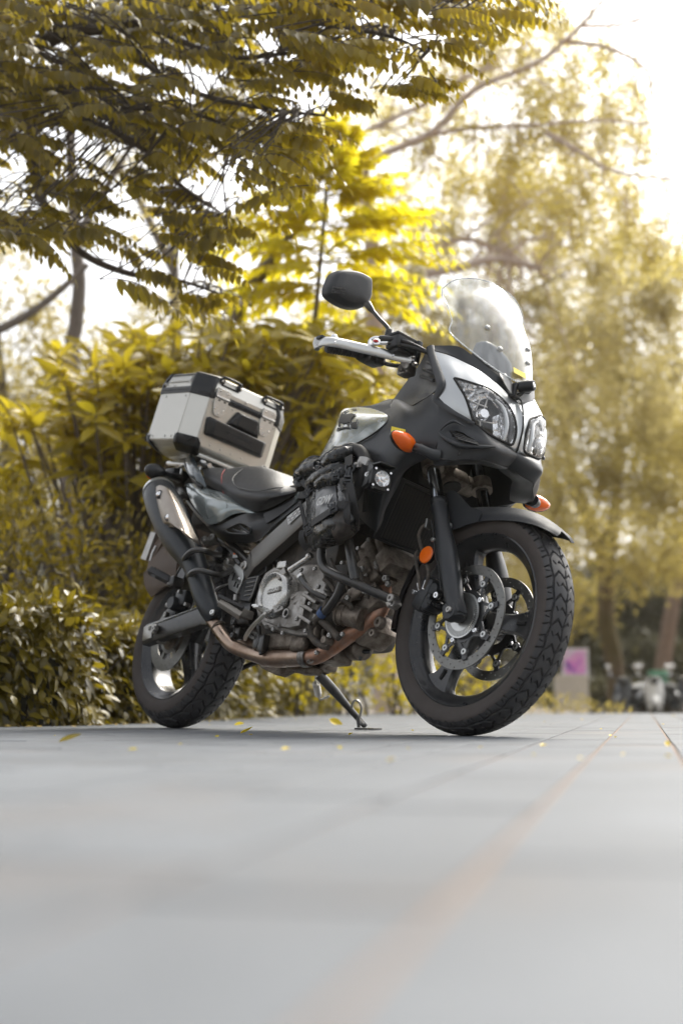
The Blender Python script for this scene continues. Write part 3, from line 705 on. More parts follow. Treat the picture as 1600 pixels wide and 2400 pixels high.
# understorey far behind, its shade put into the dark leaf colour
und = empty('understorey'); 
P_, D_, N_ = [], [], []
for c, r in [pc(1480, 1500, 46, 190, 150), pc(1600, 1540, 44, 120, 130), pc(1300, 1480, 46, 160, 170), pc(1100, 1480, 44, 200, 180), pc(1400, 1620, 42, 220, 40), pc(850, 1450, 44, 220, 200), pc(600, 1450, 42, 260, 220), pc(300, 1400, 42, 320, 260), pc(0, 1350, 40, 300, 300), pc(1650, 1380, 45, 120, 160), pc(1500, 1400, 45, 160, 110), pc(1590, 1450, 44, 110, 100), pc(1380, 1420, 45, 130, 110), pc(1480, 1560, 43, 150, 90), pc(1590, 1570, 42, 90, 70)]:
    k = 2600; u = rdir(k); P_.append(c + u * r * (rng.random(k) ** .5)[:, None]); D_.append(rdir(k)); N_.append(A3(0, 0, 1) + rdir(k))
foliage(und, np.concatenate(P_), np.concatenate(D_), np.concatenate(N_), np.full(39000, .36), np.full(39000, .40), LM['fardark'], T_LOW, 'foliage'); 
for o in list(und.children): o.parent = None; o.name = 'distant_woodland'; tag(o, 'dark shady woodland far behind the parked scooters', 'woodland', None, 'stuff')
bpy.data.objects.remove(und)
# belt of far trees closing the view
wood_c = []
for px in range(-150, 1800, 150):
    wood_c += [pc(px + rng.uniform(-30, 30), rng.uniform(1120, 1300), 50, 150, 150), pc(px + rng.uniform(-40, 40), rng.uniform(860, 1050), 52, 140, 150)]
P_, D_, N_ = [], [], []
for c, r in wood_c:
    k = 1100; u = rdir(k); P_.append(c + u * r * (rng.random(k) ** .5)[:, None]); D_.append(rdir(k)); N_.append(A3(0, 0, 1) + rdir(k))
n_ = sum(len(p) for p in P_)
tmp = empty('tmp'); o = foliage(tmp, np.concatenate(P_), np.concatenate(D_), np.concatenate(N_), np.full(n_, .36), np.full(n_, .36), LM['far'], T_LOW, 'far_woodland'); o.parent = None; bpy.data.objects.remove(tmp)
tag(o, 'pale belt of distant woodland closing the view', 'woodland', None, 'stuff')

# ------------------------------------------------------------------ a thin warm haze in the air
b = MB(); b.box((0, 100, 7.4), (640, 640, 17.6)); hz = b.build('haze', None, None, False); tag(hz, kind='stuff')
hm = bpy.data.materials.new('haze'); hm.use_nodes = True; hn, hl2 = hm.node_tree.nodes, hm.node_tree.links; hn.clear()
pv_ = hn.new('ShaderNodeVolumePrincipled'); pv_.inputs['Density'].default_value = .0008; pv_.inputs['Color'].default_value = (1, .93, .76, 1); pv_.inputs['Anisotropy'].default_value = .72
ho = hn.new('ShaderNodeOutputMaterial'); hl2.new(pv_.outputs[0], ho.inputs['Volume']); hz.data.materials.append(hm)
# ================================================================== MOTORCYCLE
# local frame: x forward, y to the rider's left, z up, wheelbase 1.55 m; the bike leans on its side stand
PSI, LEAN, BX = 0.90265, 0.24265, -0.12973
_fw = A3(math.cos(PSI), -math.sin(PSI), 0); _lf = A3(math.sin(PSI), math.cos(PSI), 0); _up = A3(0, 0, 1)
BY = math.cos(LEAN) * _lf - math.sin(LEAN) * _up
BZ = math.cos(LEAN) * _up + math.sin(LEAN) * _lf
BO = A3(BX, 0, .065) - .065 * BZ
BM = np.stack([_fw, BY, BZ], 1)
bike = empty('motorcycle')
bike.matrix_world = Matrix([[*BM[0], BO[0]], [*BM[1], BO[1]], [*BM[2], BO[2]], [0, 0, 0, 1]])
tag(bike, 'grey and silver touring motorcycle leaning on its side stand in the foreground', 'motorcycle')

# measuring: a point of a reference close-up (corner and scale below) whose sideways position y (or x, z) is known
FR = {'A': (300, 1050, 600 / 1568), 'B': (850, 1050, 550 / 1568), 'C': (700, 600, 650 / 1568), 'D': (300, 840, 420 / 1568), 'E': (580, 1250, 400 / 1568),
      'F': (690, 1040, 270 / 1568), 'G': (780, 920, 220 / 1568), 'H': (720, 620, 300 / 1568), 'I': (1000, 620, 300 / 1568), 'J': (1000, 850, 300 / 1568),
      'K': (470, 940, 200 / 1568), 'L': (310, 1060, 300 / 1568), 'N': (310, 1320, 300 / 1568)}
FPX = 50 / 24 * 1600
CO = BM.T @ (A3(0, -CAM_D, CAM_H) - BO)
_ct, _st = math.cos(CAM_T), math.sin(CAM_T)
def at(fr, x, y, val, ax=1):
    a, b, s = FR[fr]; u = (a + x * s - 800) / FPX; w = -(b + y * s - 1200) / FPX
    d = BM.T @ A3(u, _ct - w * _st, _st + w * _ct)
    return CO + d * ((val - CO[ax]) / d[ax])
def P(fr, x, y, Y): return at(fr, x, y, Y, 1)
def PX(fr, x, y, X): return at(fr, x, y, X, 0)
def PZ(fr, x, y, Z): return at(fr, x, y, Z, 2)
def PP(fr, *pts): return [P(fr, *p) for p in pts]
def PJ(p):
    W = BO + BM @ np.asarray(p, float); d = W - A3(0, -CAM_D, CAM_H)
    dep = d[1] * _ct + d[2] * _st; v = -d[1] * _st + d[2] * _ct
    return A3(800 + FPX * d[0] / dep, 1200 - FPX * v / dep)
def inpoly(p, poly):
    c = False; n = len(poly)
    for i in range(n):
        (x0, y0), (x1, y1) = poly[i], poly[(i + 1) % n]
        if (y0 > p[1]) != (y1 > p[1]) and p[0] < (x1 - x0) * (p[1] - y0) / (y1 - y0) + x0: c = not c
    return c

def panel(name, rows, m, parent=None, th=.004, k=(5, 5), mirror=False, cut=None, join=None, center=None, ang=50):
    """thick curved sheet through rows of 3-D points; mirror adds the left-hand twin; cut = (frame, polygon) leaves an opening"""
    parent = bike if parent is None else parent
    G = dens(rows, *k)
    keep = None
    if cut:
        fr, poly = cut; a, b, s = FR[fr]; poly = [(a + x * s, b + y * s) for x, y in poly]
        ctr = (G[:-1, :-1] + G[1:, :-1] + G[:-1, 1:] + G[1:, 1:]) / 4
        keep = np.array([[not inpoly(PJ(ctr[i, j]), poly) for j in range(ctr.shape[1])] for i in range(ctr.shape[0])])
    inw = G * A3(1, 0, 1) if center is None else np.broadcast_to(np.asarray(center, float), G.shape)
    mb = MB(); mb.add(*shell(G, th, inw, keep))
    if join: mb.add(join.v, join.f)
    o = mb.build(name, m, parent, True, ang)
    r = [o]
    if mirror:
        m2 = MB(); m2.add([(x, -y, z) for x, y, z in mb.v], mb.f)
        r.append(m2.build(name, m, parent, True, ang))
    return o if not mirror else r

# ---- materials of the motorcycle
DUST = (.20, .16, .12)
M = {}
M['rubber'] = mat('tyre_rubber', (.032, .033, .036), .52, 0, .2, 30, .35, 420, dirt=(.080, .070, .064), dirt_amt=.5, dscale=9)
M['sidewall'] = mat('tyre_sidewall', (.055, .046, .042), .72, 0, .2, 14, .2, 300, dirt=(.075, .061, .053), dirt_amt=.6, dscale=10)
M['rim'] = mat('rim_black', (.010, .012, .015), .28, 0, .2, 12, 0, dirt=(.10, .09, .08), dirt_amt=.35, dscale=14, coat=.4)
M['fender'] = mat('mudguard_plastic', (.019, .022, .026), .62, 0, .15, 18, .3, 700, spec=.3, dirt=(.10, .09, .08), dirt_amt=.15, dscale=7)
M['black'] = mat('black_plastic', (.007, .008, .0095), .34, 0, .2, 30, .15, 500)
M['blackmet'] = mat('black_painted_steel', (.011, .012, .013), .3, 0, .25, 30, .0, dirt=DUST, dirt_amt=.18, dscale=20, coat=.3)
M['matte'] = mat('matte_dark_plastic', (.018, .021, .025), .39, 0, .15, 18, .3, 700, spec=.5, rvar=.08, dirt=(.12, .11, .10), dirt_amt=.10, dscale=6)
M['inner'] = mat('inner_dark', (.006, .006, .006), .7, 0, .3, 20)
M['silver'] = mat('silver_paint', (.52, .54, .545), .30, .45, .02, 60, 0, 900, coat=.9, rvar=.03)
M['greypaint'] = mat('grey_green_paint', (.28, .315, .31), .26, .5, .02, 60, 0, 900, coat=.9, rvar=.02)
M['alu'] = mat('brushed_aluminium', (.62, .62, .60), .32, 1, .06, 40, .15, 300)
M['casealu'] = mat('case_aluminium', (.56, .545, .50), .36, 1, .04, 14, .1, 260, rvar=.05)
M['chrome'] = mat('chrome', (.78, .78, .78), .07, 1, .02, 10, rvar=.03)
M['steel'] = mat('steel', (.42, .41, .39), .33, 1, .15, 40, .1, 200, dirt=DUST, dirt_amt=.25)
M['disc'] = mat('brake_disc', (.20, .20, .19), .34, 1, .12, 60, .15, 300, dirt=(.12, .09, .07), dirt_amt=.25, dscale=12)
M['stanchion'] = mat('stanchion', (.35, .37, .40), .08, 1, .03, 10)
M['cast'] = mat('cast_aluminium', (.34, .325, .305), .33, .95, .2, 26, .6, 160, dirt=(.085, .065, .047), dirt_amt=.75, dscale=16)
M['castdirty'] = mat('cast_aluminium_dirty', (.24, .205, .17), .45, .75, .45, 30, .9, 110, dirt=(.075, .055, .040), dirt_amt=.95, dscale=20)
M['castclean'] = mat('cast_aluminium_clean', (.52, .51, .485), .28, .95, .06, 30, .15, 260)
M['engine'] = mat('engine_black', (.028, .025, .022), .55, 0, .4, 20, .4, 120, dirt=DUST, dirt_amt=.4, dscale=12)
M['pipe'] = mat('exhaust_pipe', (.42, .325, .255), .27, 1, .25, 12, .15, 200, dirt=(.20, .105, .065), dirt_amt=.7, dscale=9)
M['pipehot'] = mat('exhaust_pipe_rusty', (.36, .24, .185), .36, .8, .25, 12, .25, 160, dirt=(.42, .17, .075), dirt_amt=.9, dscale=22)
M['shield'] = mat('heat_shield', (.34, .30, .26), .36, .95, .1, 20, .1, 200)
M['muffler'] = mat('muffler_black', (.018, .022, .026), .38, 0, .15, 20, .1, 500)
M['seat'] = mat('seat_vinyl', (.030, .031, .033), .42, 0, .12, 30, .6, 700, dirt=(.10, .09, .08), dirt_amt=.08, dscale=7)
M['seatside'] = mat('seat_side', (.020, .023, .025), .4, 0, .1, 30, .4, 900)
M['red'] = mat('red_thread', (.42, .04, .035), .6)
M['frame'] = mat('frame_paint', (.17, .165, .155), .38, .6, .06, 30, .1, 400)
M['hose'] = mat('rubber_hose', (.035, .030, .026), .6, 0, .3, 40, .2, 200, dirt=DUST, dirt_amt=.6, dscale=25)
M['brown'] = mat('dirty_brown_plastic', (.085, .062, .048), .65, 0, .3, 10, .2, 150, dirt=(.16, .12, .09), dirt_amt=.6)
M['cloth'] = mat('bag_fabric', (.013, .015, .017), .25, 0, .3, 22, .4, 180, dirt=(.10, .085, .07), dirt_amt=.14, dscale=9)
M['clothdusty'] = mat('bag_fabric_dusty', (.026, .026, .026), .48, 0, .25, 22, .5, 260, dirt=(.15, .115, .09), dirt_amt=.7, dscale=14)
M['webbing'] = mat('webbing', (.013, .013, .014), .65, 0, .2, 300, .7, 900)
M['white'] = mat('white_print', (.58, .58, .57), .5)
M['yellow'] = mat('yellow_sticker', (.80, .62, .02), .5)
M['blueclip'] = mat('blue_clip', (.04, .10, .24), .5, dirt=DUST, dirt_amt=.5)
M['beige'] = mat('beige_metal', (.36, .33, .29), .5, .5)
def plastic_lens(name, col, rough=.12):
    m, nt, b = nmat(name)
    b.inputs['Base Color'].default_value = (*col, 1); b.inputs['Roughness'].default_value = rough
    b.inputs['Subsurface Weight'].default_value = .35; b.inputs['Subsurface Scale'].default_value = .01
    b.inputs['Subsurface Radius'].default_value = (1, .35, .1)
    b.inputs['Coat Weight'].default_value = .4; b.inputs['Coat Roughness'].default_value = .05
    N, L = nt.nodes, nt.links
    tc = N.new('ShaderNodeTexCoord'); w = N.new('ShaderNodeTexVoronoi'); w.inputs['Scale'].default_value = 190
    L.new(tc.outputs['Object'], w.inputs['Vector'])
    bp = N.new('ShaderNodeBump'); bp.inputs['Strength'].default_value = .5; bp.inputs['Distance'].default_value = .001
    L.new(w.outputs['Distance'], bp.inputs['Height']); L.new(bp.outputs[0], b.inputs['Normal'])
    return m
M['amber'] = plastic_lens('amber_lens', (1.0, .16, .004))
M['orange'] = plastic_lens('orange_reflector', (.90, .17, .01))
def clear(name, gloss=.16, haze=.05, tint=(1, 1, 1), rough=.03):
    """thin clear plastic: see-through, mirror-like at a glance, slightly scratched"""
    m = bpy.data.materials.new(name); m.use_nodes = True
    N, L = m.node_tree.nodes, m.node_tree.links; N.clear()
    tr = N.new('ShaderNodeBsdfTransparent'); tr.inputs[0].default_value = (*tint, 1)
    gl = N.new('ShaderNodeBsdfGlossy'); gl.inputs['Roughness'].default_value = rough
    df = N.new('ShaderNodeBsdfDiffuse'); df.inputs[0].default_value = (.8, .82, .82, 1)
    fr = N.new('ShaderNodeLayerWeight')                      # Schlick, the same from both sides of the sheet
    pw = N.new('ShaderNodeMath'); pw.operation = 'POWER'; pw.inputs[1].default_value = 4.5; L.new(fr.outputs['Facing'], pw.inputs[0])
    mu = N.new('ShaderNodeMath'); mu.operation = 'MULTIPLY_ADD'; mu.inputs[1].default_value = .9; mu.inputs[2].default_value = gloss; mu.use_clamp = True
    tc = N.new('ShaderNodeTexCoord'); nz = N.new('ShaderNodeTexNoise'); nz.inputs['Scale'].default_value = 9; nz.inputs['Detail'].default_value = 8
    mp = N.new('ShaderNodeMapping'); mp.inputs['Scale'].default_value = (1, 4, .6)
    mr = N.new('ShaderNodeMapRange'); mr.inputs[1].default_value = .35; mr.inputs[2].default_value = .75; mr.inputs[4].default_value = haze * 2
    a = N.new('ShaderNodeMixShader'); b = N.new('ShaderNodeMixShader'); o = N.new('ShaderNodeOutputMaterial')
    L.new(tc.outputs['Object'], mp.inputs[0]); L.new(mp.outputs[0], nz.inputs[0]); L.new(nz.outputs[0], mr.inputs[0])
    L.new(pw.outputs[0], mu.inputs[0]); L.new(mr.outputs[0], a.inputs[0]); L.new(tr.outputs[0], a.inputs[1]); L.new(df.outputs[0], a.inputs[2])
    L.new(mu.outputs[0], b.inputs[0]); L.new(a.outputs[0], b.inputs[1]); L.new(gl.outputs[0], b.inputs[2]); L.new(b.outputs[0], o.inputs[0])
    return m
M['lens'] = clear('clear_lens', .07, .01)
M['bowl'], _nt, _b = nmat('headlight_bowl')
_b.inputs['Base Color'].default_value = (.93, .94, .95, 1); _b.inputs['Metallic'].default_value = .8; _b.inputs['Roughness'].default_value = .14
_tc = _nt.nodes.new('ShaderNodeTexCoord'); _vo = _nt.nodes.new('ShaderNodeTexVoronoi'); _vo.inputs['Scale'].default_value = 42; _bp = _nt.nodes.new('ShaderNodeBump'); _bp.inputs['Strength'].default_value = .9; _bp.inputs['Distance'].default_value = .012
_nt.links.new(_tc.outputs['Object'], _vo.inputs['Vector']); _nt.links.new(_vo.outputs['Distance'], _bp.inputs['Height']); _nt.links.new(_bp.outputs[0], _b.inputs['Normal'])
M['screen'] = clear('clear_screen', .13, .14, (.97, .98, .97))
def text(name, s, size, origin, xdir, ydir, m, parent, ext=.0006, shear=0., off=0.0, align='CENTER', sx=1.):
    cu = bpy.data.curves.new(name, 'FONT'); cu.body = s; cu.size = size; cu.extrude = ext; cu.align_x = align; cu.align_y = 'CENTER'
    cu.shear = shear; cu.offset = off; cu.resolution_u = 3
    t = bpy.data.objects.new(name, cu)
    x = unit(xdir); y = unit(np.asarray(ydir) - x * np.dot(x, ydir)); z = np.cross(x, y); x = x * sx
    C.objects.link(t)
    bpy.context.view_layer.update()
    me = bpy.data.meshes.new_from_object(t)
    bpy.data.objects.remove(t)
    v = np.array([q.co for q in me.vertices]); fs = [tuple(p.vertices) for p in me.polygons]
    v2 = np.asarray(origin) + v[:, :1] * x + v[:, 1:2] * y + v[:, 2:] * z
    return meshobj(name, v2, fs, m, parent, False)
# ------------------------------------------------------------------ wheels
YH = A3(0, 1, 0)
def tread_dist(u, w, segs):
    d = np.full(u.shape, 9.)
    for x0, y0, x1, y1, hw in segs:
        for sh in (-1, 0, 1):
            ax, bx = x0 + sh, x1 + sh
            dx, dy = bx - ax, y1 - y0
            t = np.clip(((u - ax) * dx * 1.0 + (w - y0) * dy) / (dx * dx + dy * dy), 0, 1)
            d = np.minimum(d, np.hypot(u - ax - t * dx, w - y0 - t * dy) - hw)
    return d
def make_tyre(name, cx, cz, prof, w_tread, R, pitches, parent, depth=.006):
    """prof: (radius, y) from the near bead over the crown to y=0 (mirrored); grooves are cut into the tread"""
    half = np.array(prof, float); half[:, 1] *= -1
    full = np.concatenate([half, (half * [1, -1])[::-1][1:]])
    L = np.concatenate([[0], np.cumsum(np.hypot(*np.diff(full, axis=0).T))])
    s = np.unique(np.concatenate([np.linspace(0, L[-1], 46), np.linspace(L[-1] * .5 - w_tread, L[-1] * .5 + w_tread, 100)]))
    P2 = cr(full, 12); LL = np.concatenate([[0], np.cumsum(np.hypot(*np.diff(P2, axis=0).T))]); LL *= L[-1] / LL[-1]
    r = np.interp(s, LL, P2[:, 0]); y = np.interp(s, LL, P2[:, 1])
    nr = np.gradient(y); nyy = -np.gradient(r); nl = np.hypot(nr, nyy); nr, nyy = nr / nl, nyy / nl
    n = pitches * 40; th = np.linspace(0, 2 * np.pi, n, endpoint=False)
    pl = 2 * np.pi * R / pitches
    W = (s - L[-1] / 2) / pl                                   # sideways in pitch units
    U = (th / (2 * np.pi) * pitches) % 1.0
    wt = w_tread / pl
    g = .034                                                  # half groove width in pitch units
    segs = []
    for sg in (1, -1):
        o = 0 if sg > 0 else .5
        f_ = lambda *q: [(o + q[k][0], q[k][1] * wt * sg, o + q[k + 1][0], q[k + 1][1] * wt * sg) for k in range(len(q) - 1)]
        for ln_, hw_ in ((f_((0, .66), (.5, .72), (1, .66)), g), (f_((.10, .69), (.02, 1.03)), g * .9), (f_((.60, .71), (.53, 1.03)), g * .9), (f_((.0, .05), (.32, .37), (.0, .66)), g),
                         (f_((.55, -.02), (.80, .24), (.72, .30)), g * .8), (f_((.66, .44), (.80, .54)), g * .5), (f_((.32, .80), (.36, .95)), g * .4)):
            segs += [(*q, hw_) for q in ln_]
    segs += [(0, .05 * wt, .5, -.05 * wt, g * .8), (.5, -.05 * wt, 1.0, .05 * wt, g * .8)]
    UU, WW = np.meshgrid(U, W, indexing='ij')
    d = tread_dist(UU, WW, segs)
    ins = np.clip((.012 - d) / .026, 0, 1) * (np.abs(WW) < wt * 1.04)
    dr = -depth * ins
    rr = r[None] + dr * nr[None]; yy = y[None] + dr * nyy[None]
    V = np.stack([cx + rr * np.cos(th)[:, None], yy, cz + rr * np.sin(th)[:, None]], 2)
    m = len(s); f = []
    mi = []
    side = np.abs(W) > wt * 1.03
    for i in range(n):
        i2 = (i + 1) % n
        for j in range(m - 1):
            f.append((i * m + j, i * m + j + 1, i2 * m + j + 1, i2 * m + j)); mi.append(1 if side[j] else 0)
    me = bpy.data.meshes.new(name)
    me.from_pydata(V.reshape(-1, 3).tolist(), [], f)
    me.materials.append(M['rubber']); me.materials.append(M['sidewall'])
    me.polygons.foreach_set('material_index', mi); me.polygons.foreach_set('use_smooth', [True] * len(f))
    me.update(); me.set_sharp_from_angle(angle=math.radians(45))
    bm = bmesh.new(); bm.from_mesh(me); bmesh.ops.recalc_face_normals(bm, faces=bm.faces); bm.to_mesh(me); bm.free()
    return link(bpy.data.objects.new(name, me), parent)

def polar_grid(c, r0, r1, nr, na, y, keepf, th):
    """flat ring with real openings, axis along y"""
    R = np.linspace(r0, r1, nr + 1); t = np.linspace(0, 2 * np.pi, na + 1)
    G = np.stack([np.stack([c[0] + r * np.cos(t), np.full_like(t, y), c[2] + r * np.sin(t)], 1) for r in R])
    keep = np.array([[keepf((i + .5) / nr, j) for j in range(na)] for i in range(nr)])
    return shell(G, th, G + A3(0, 1, 0), keep)

def spoke_mb(mb, c, ang, r0, r1, secs):
    d = A3(math.cos(ang), 0, math.sin(ang)); t = A3(-math.sin(ang), 0, math.cos(ang))
    rings = []
    for r, hw, hy, y0 in secs:
        rings.append([c + d * r + t * (hw * a) + YH * (y0 + hy * b) for a, b in ((1, .55), (.8, 1), (-.8, 1), (-1, .55), (-1, -.55), (-.8, -1), (.8, -1), (1, -.55))])
    R = np.array(rings); R = np.stack([cr(R[:, j], 4) for j in range(8)], 1)
    mb.ring(list(R))

def make_wheel(c, front):
    w = empty('front_wheel' if front else 'rear_wheel', bike)
    c = np.asarray(c, float)
    if front:
        prof = [(.2545, .040), (.262, .046), (.276, .0535), (.290, .0565), (.300, .0562), (.309, .051), (.3175, .041), (.3235, .028), (.3275, .014), (.3288, 0)]
        make_tyre('tyre', c[0], c[2], prof, .062, .329, 29, w)
        fl, hw = .2585, .0425
    else:
        prof = [(.228, .062), (.236, .068), (.250, .0745), (.264, .0762), (.275, .075), (.288, .068), (.3005, .055), (.3115, .037), (.3185, .018), (.3208, 0)]
        make_tyre('tyre', c[0], c[2], prof, .086, .321, 25, w, .007)
        fl, hw = .2325, .064
    k = hw
    prof = [(fl, -k - .001), (fl - .004, -k - .003), (fl - .010, -k), (fl - .014, -k + .006), (fl - .024, -k + .012), (fl - .036, -k + .022), (fl - .040, -k * .3), (fl - .040, k * .3),
            (fl - .036, k - .022), (fl - .024, k - .012), (fl - .014, k - .006), (fl - .010, k), (fl - .004, k + .003), (fl, k + .001), (fl - .002, k - .008), (fl - .018, k - .02), (fl - .018, -k + .02), (fl - .002, -k + .008)]
    mb = MB(); mb.lathe(prof, c, YH, 120, closed=True)
    ri = fl - .036
    angs = [math.radians(a) for a in ((-5, 115, -123) if front else (-64, 56, 176))]
    for a in angs:
        s = 1 if front else 1.12
        spoke_mb(mb, c, a, 0, 0, [(.02, .034 * s, .030, 0), (.06, .030 * s, .026, 0), (.11, .027 * s, .021, 0), (.16, .030 * s, .018, 0), (ri - .03, .040 * s, .018, 0), (ri - .012, .052 * s, .020, 0), (ri + .004, .078 * s, .024, 0)])
    mb.lathe([(.012, -.052), (.030, -.052), (.037, -.046), (.040, -.02), (.040, .02), (.037, .046), (.030, .052), (.012, .052)], c, YH, 40)
    mb.build('rim', M['rim'], w)
    for a in angs:                                            # black rods near each spoke's rim end, imitating the dark of open slots
        d = A3(math.cos(a), 0, math.sin(a)); t = A3(-math.sin(a), 0, math.cos(a))
        b = MB(); rr = ri - .036
        for sy in (-1, 1):
            b.tube([c + d * (rr - .016) + YH * sy * .0165, c + d * (rr + .016) + YH * sy * .0165], .0075 if front else .011, 10, 0)
        b.build('spoke_slot_dark', M['inner'], w)
    def disc(y, sgn, r0, r1, nb, thick, carrier_in):
        mb = MB()
        holes = {}
        for h in range(48):
            row = (1, 3, 5)[h % 3]
            holes[(row, h * 8 + 3)] = holes[(row, h * 8 + 4)] = 1
        mb.add(*polar_grid(c, r0, r1, 7, 384, y - sgn * thick / 2, lambda fr_, j: (int(fr_ * 7), j) not in holes, thick * -sgn * 0 + thick))
        mb.build('brake_disc', M['disc'], w)
        cm = MB()
        cm.lathe([(carrier_in, y - .003), (carrier_in + .030, y - .003), (carrier_in + .030, y + .003), (carrier_in, y + .003)], c, YH, 64, closed=True)
        rb = r0 - .019
        for i in range(nb):
            a = math.radians(13) + 2 * math.pi * i / nb if front else 2 * math.pi * i / nb
            d = A3(math.cos(a), 0, math.sin(a))
            p = c + d * rb + YH * y
            cm.cyl(p - YH * .003, p + YH * .003, .0135, n=18)
            for da in (-.30, .30):
                a2 = a + da; q = c + A3(math.cos(a2), 0, math.sin(a2)) * (carrier_in + .026) + YH * y
                dd = unit(p - q); R = np.stack([dd, YH, np.cross(dd, YH)], 1)
                cm.box((p + q) / 2, (np.linalg.norm(p - q), .0052, .009), R)
            q = c + d * (r0 + .002) + YH * y; dd = d; R = np.stack([dd, YH, np.cross(dd, YH)], 1)
            cm.box((p + q) / 2, (np.linalg.norm(p - q) + .006, .005, .017), R)
        cm.build('disc_carrier', M['rim'], w)
        for i in range(nb):
            a = math.radians(13) + 2 * math.pi * i / nb
            p = c + A3(math.cos(a), 0, math.sin(a)) * rb + YH * y
            b = MB(); b.lathe([(.0042, -.0055), (.0085, -.0055), (.0095, -.0045), (.0095, .0045), (.0085, .0055), (.0042, .0055)], p, YH, 16, closed=True)
            b.build('disc_button', M['alu'], w)
    if front:
        for sg in (-1, 1):
            disc(sg * .0648, sg, .1265, .155, 8, .0045, .049)
        b = MB()
        slots = lambda f_, j: not (.42 < f_ < .86 and j % 4 in (0, 1))
        b.add(*polar_grid(c, .030, .067, 9, 240, -.077, slots, .003))
        b.lathe([(.024, -.060), (.036, -.062), (.036, -.0765), (.024, -.0765)], c, YH, 40, closed=True)
        b.build('sensor_ring', M['alu'], w)
        for i in range(5):
            a = math.radians(35 + 72 * i); p = c + A3(math.cos(a), 0, math.sin(a)) * .075
            MB().bolt(p - YH * .068, -YH, .0085, .008).bolt(p + YH * .068, YH, .0085, .008).build('disc_bolt', M['chrome'], w)
    else:
        mb = MB(); y = -.088
        holes = {}
        for h in range(48): holes[((1, 3)[h % 2], h * 6 + 2)] = 1
        mb.add(*polar_grid(c, .099, .130, 5, 288, y, lambda f_, j: (int(f_ * 5), j) not in holes, .005))
        mb.add(*polar_grid(c, .050, .099, 4, 144, y, lambda f_, j: not (.25 < f_ < .78 and j % 24 > 4), .005))
        mb.build('brake_disc', M['disc'], w)
        b = MB(); b.lathe([(.020, -.06), (.052, -.062), (.052, -.086), (.038, -.092), (.02, -.092)], c, YH, 40, closed=True); b.build('disc_hub', M['castdirty'], w)
        b = MB()
        for sy in (.088,):
            b.lathe([(.05, sy), (.118, sy), (.123, sy + .004), (.118, sy + .008), (.05, sy + .008)], c, YH, 90, closed=True)
        b.build('sprocket', M['steel'], w)
    return w
FC, RC = A3(.775, 0, .329), A3(-.775, 0, .321)
front_wheel = make_wheel(FC, True)
rear_wheel = make_wheel(RC, False)
# ------------------------------------------------------------------ fork, brakes, front mudguard
AX = A3(-math.sin(math.radians(26)), 0, math.cos(math.radians(26)))
foot = P('B', 632, 1135, -.105)
top = P('B', 503, 345, -.105)
AX = unit(top - foot)
Ls = np.linalg.norm(top - foot)
for sg in (-1, 1):
    S = A3(1, -sg, 1) if sg > 0 else A3(1, 1, 1)
    S = A3(1, 1, 1) if sg < 0 else A3(1, -1, 1)
    leg = MB()
    ts = [0, .06, .16, .30, .50, .60, .68, .80, .95, .99, 1.0]
    rs = [.019, .0255, .0275, .030, .0315, .0300, .0265, .0235, .0245, .0240, .0215]
    leg.tube([(foot + AX * Ls * t) * S for t in ts], rs, 22, 3)
    b0 = (foot + AX * .02 + A3(.004, 0, 0)) * S
    R = np.stack([np.cross(YH, AX), YH, AX], 1)
    leg.box(b0 + AX * .006 + A3(-.012, 0, .0), (.066, .040, .052), R, .010); leg.lathe([(.012, -.024), (.024, -.024), (.026, -.02), (.026, .02), (.022, .03)], A3(.775, -.105, .329) * S, YH * (1 if sg < 0 else -1), 24)
    o = leg.build('fork_leg', M['matte'], bike)
    fl = o
    b = MB()
    ax = A3(.775, -.105, .329) * S
    b.lathe([(.0, -.012), (.011, -.012), (.012, -.006), (.018, -.005), (.018, .045), (.0, .045)], ax, YH * (1 if sg < 0 else -1), 28)
    b.bolt(P('B', 580, 1083, -.127) * S, YH * sg, .010, .009, 14)
    b.build('axle_end', M['steel'], fl)
    st = MB(); st.tube([(top - AX * .05) * S, (top + AX * .36) * S], .0207, 24, 0); st.build('fork_tube', M['stanchion'], fl)
    g = MB(); g.lathe([(.0212, 0), (.0265, -.004), (.0265, -.018), (.0245, -.022), (.0212, -.022)], (top + AX * .001) * S, AX, 24, closed=True)
    g.build('dust_seal', M['black'], fl)
# lower and upper clamp
cl = (top + AX * .135)
R = np.stack([np.cross(YH, AX), YH, AX], 1)
b = MB()
b.box(cl * A3(1, 0, 1) + R @ A3(-.030, 0, 0), (.05, .20, .034), R, .008)
b.box(cl * A3(1, 0, 1) + R @ A3(-.028, 0, .0), (.075, .09, .050), R, .010)
for sg in (-1, 1):
    b.lathe([(.0215, -.02), (.034, -.02), (.034, .02), (.0215, .02)], cl * A3(1, sg * -1, 1), AX, 30, closed=True)
    for q in (-.06, .02, .06): b.box(cl * A3(1, 0, 1) + R @ A3(-.002, sg * .052 + q * .2, .004), (.012, .012, .03), R, .003)
b.box(cl * A3(1, 0, 1) + R @ A3(-.004, -.05, .018), (.05, .075, .006), R, .002)
b.build('lower_fork_clamp', M['castdirty'], bike)
b = MB(); b.tube([cl * A3(1, 0, 1) + R @ A3(-.03, 0, -.03), cl * A3(1, 0, 1) + R @ A3(-.03, 0, .20)], .03, 18, 0); b.build('steering_head', M['inner'], bike)
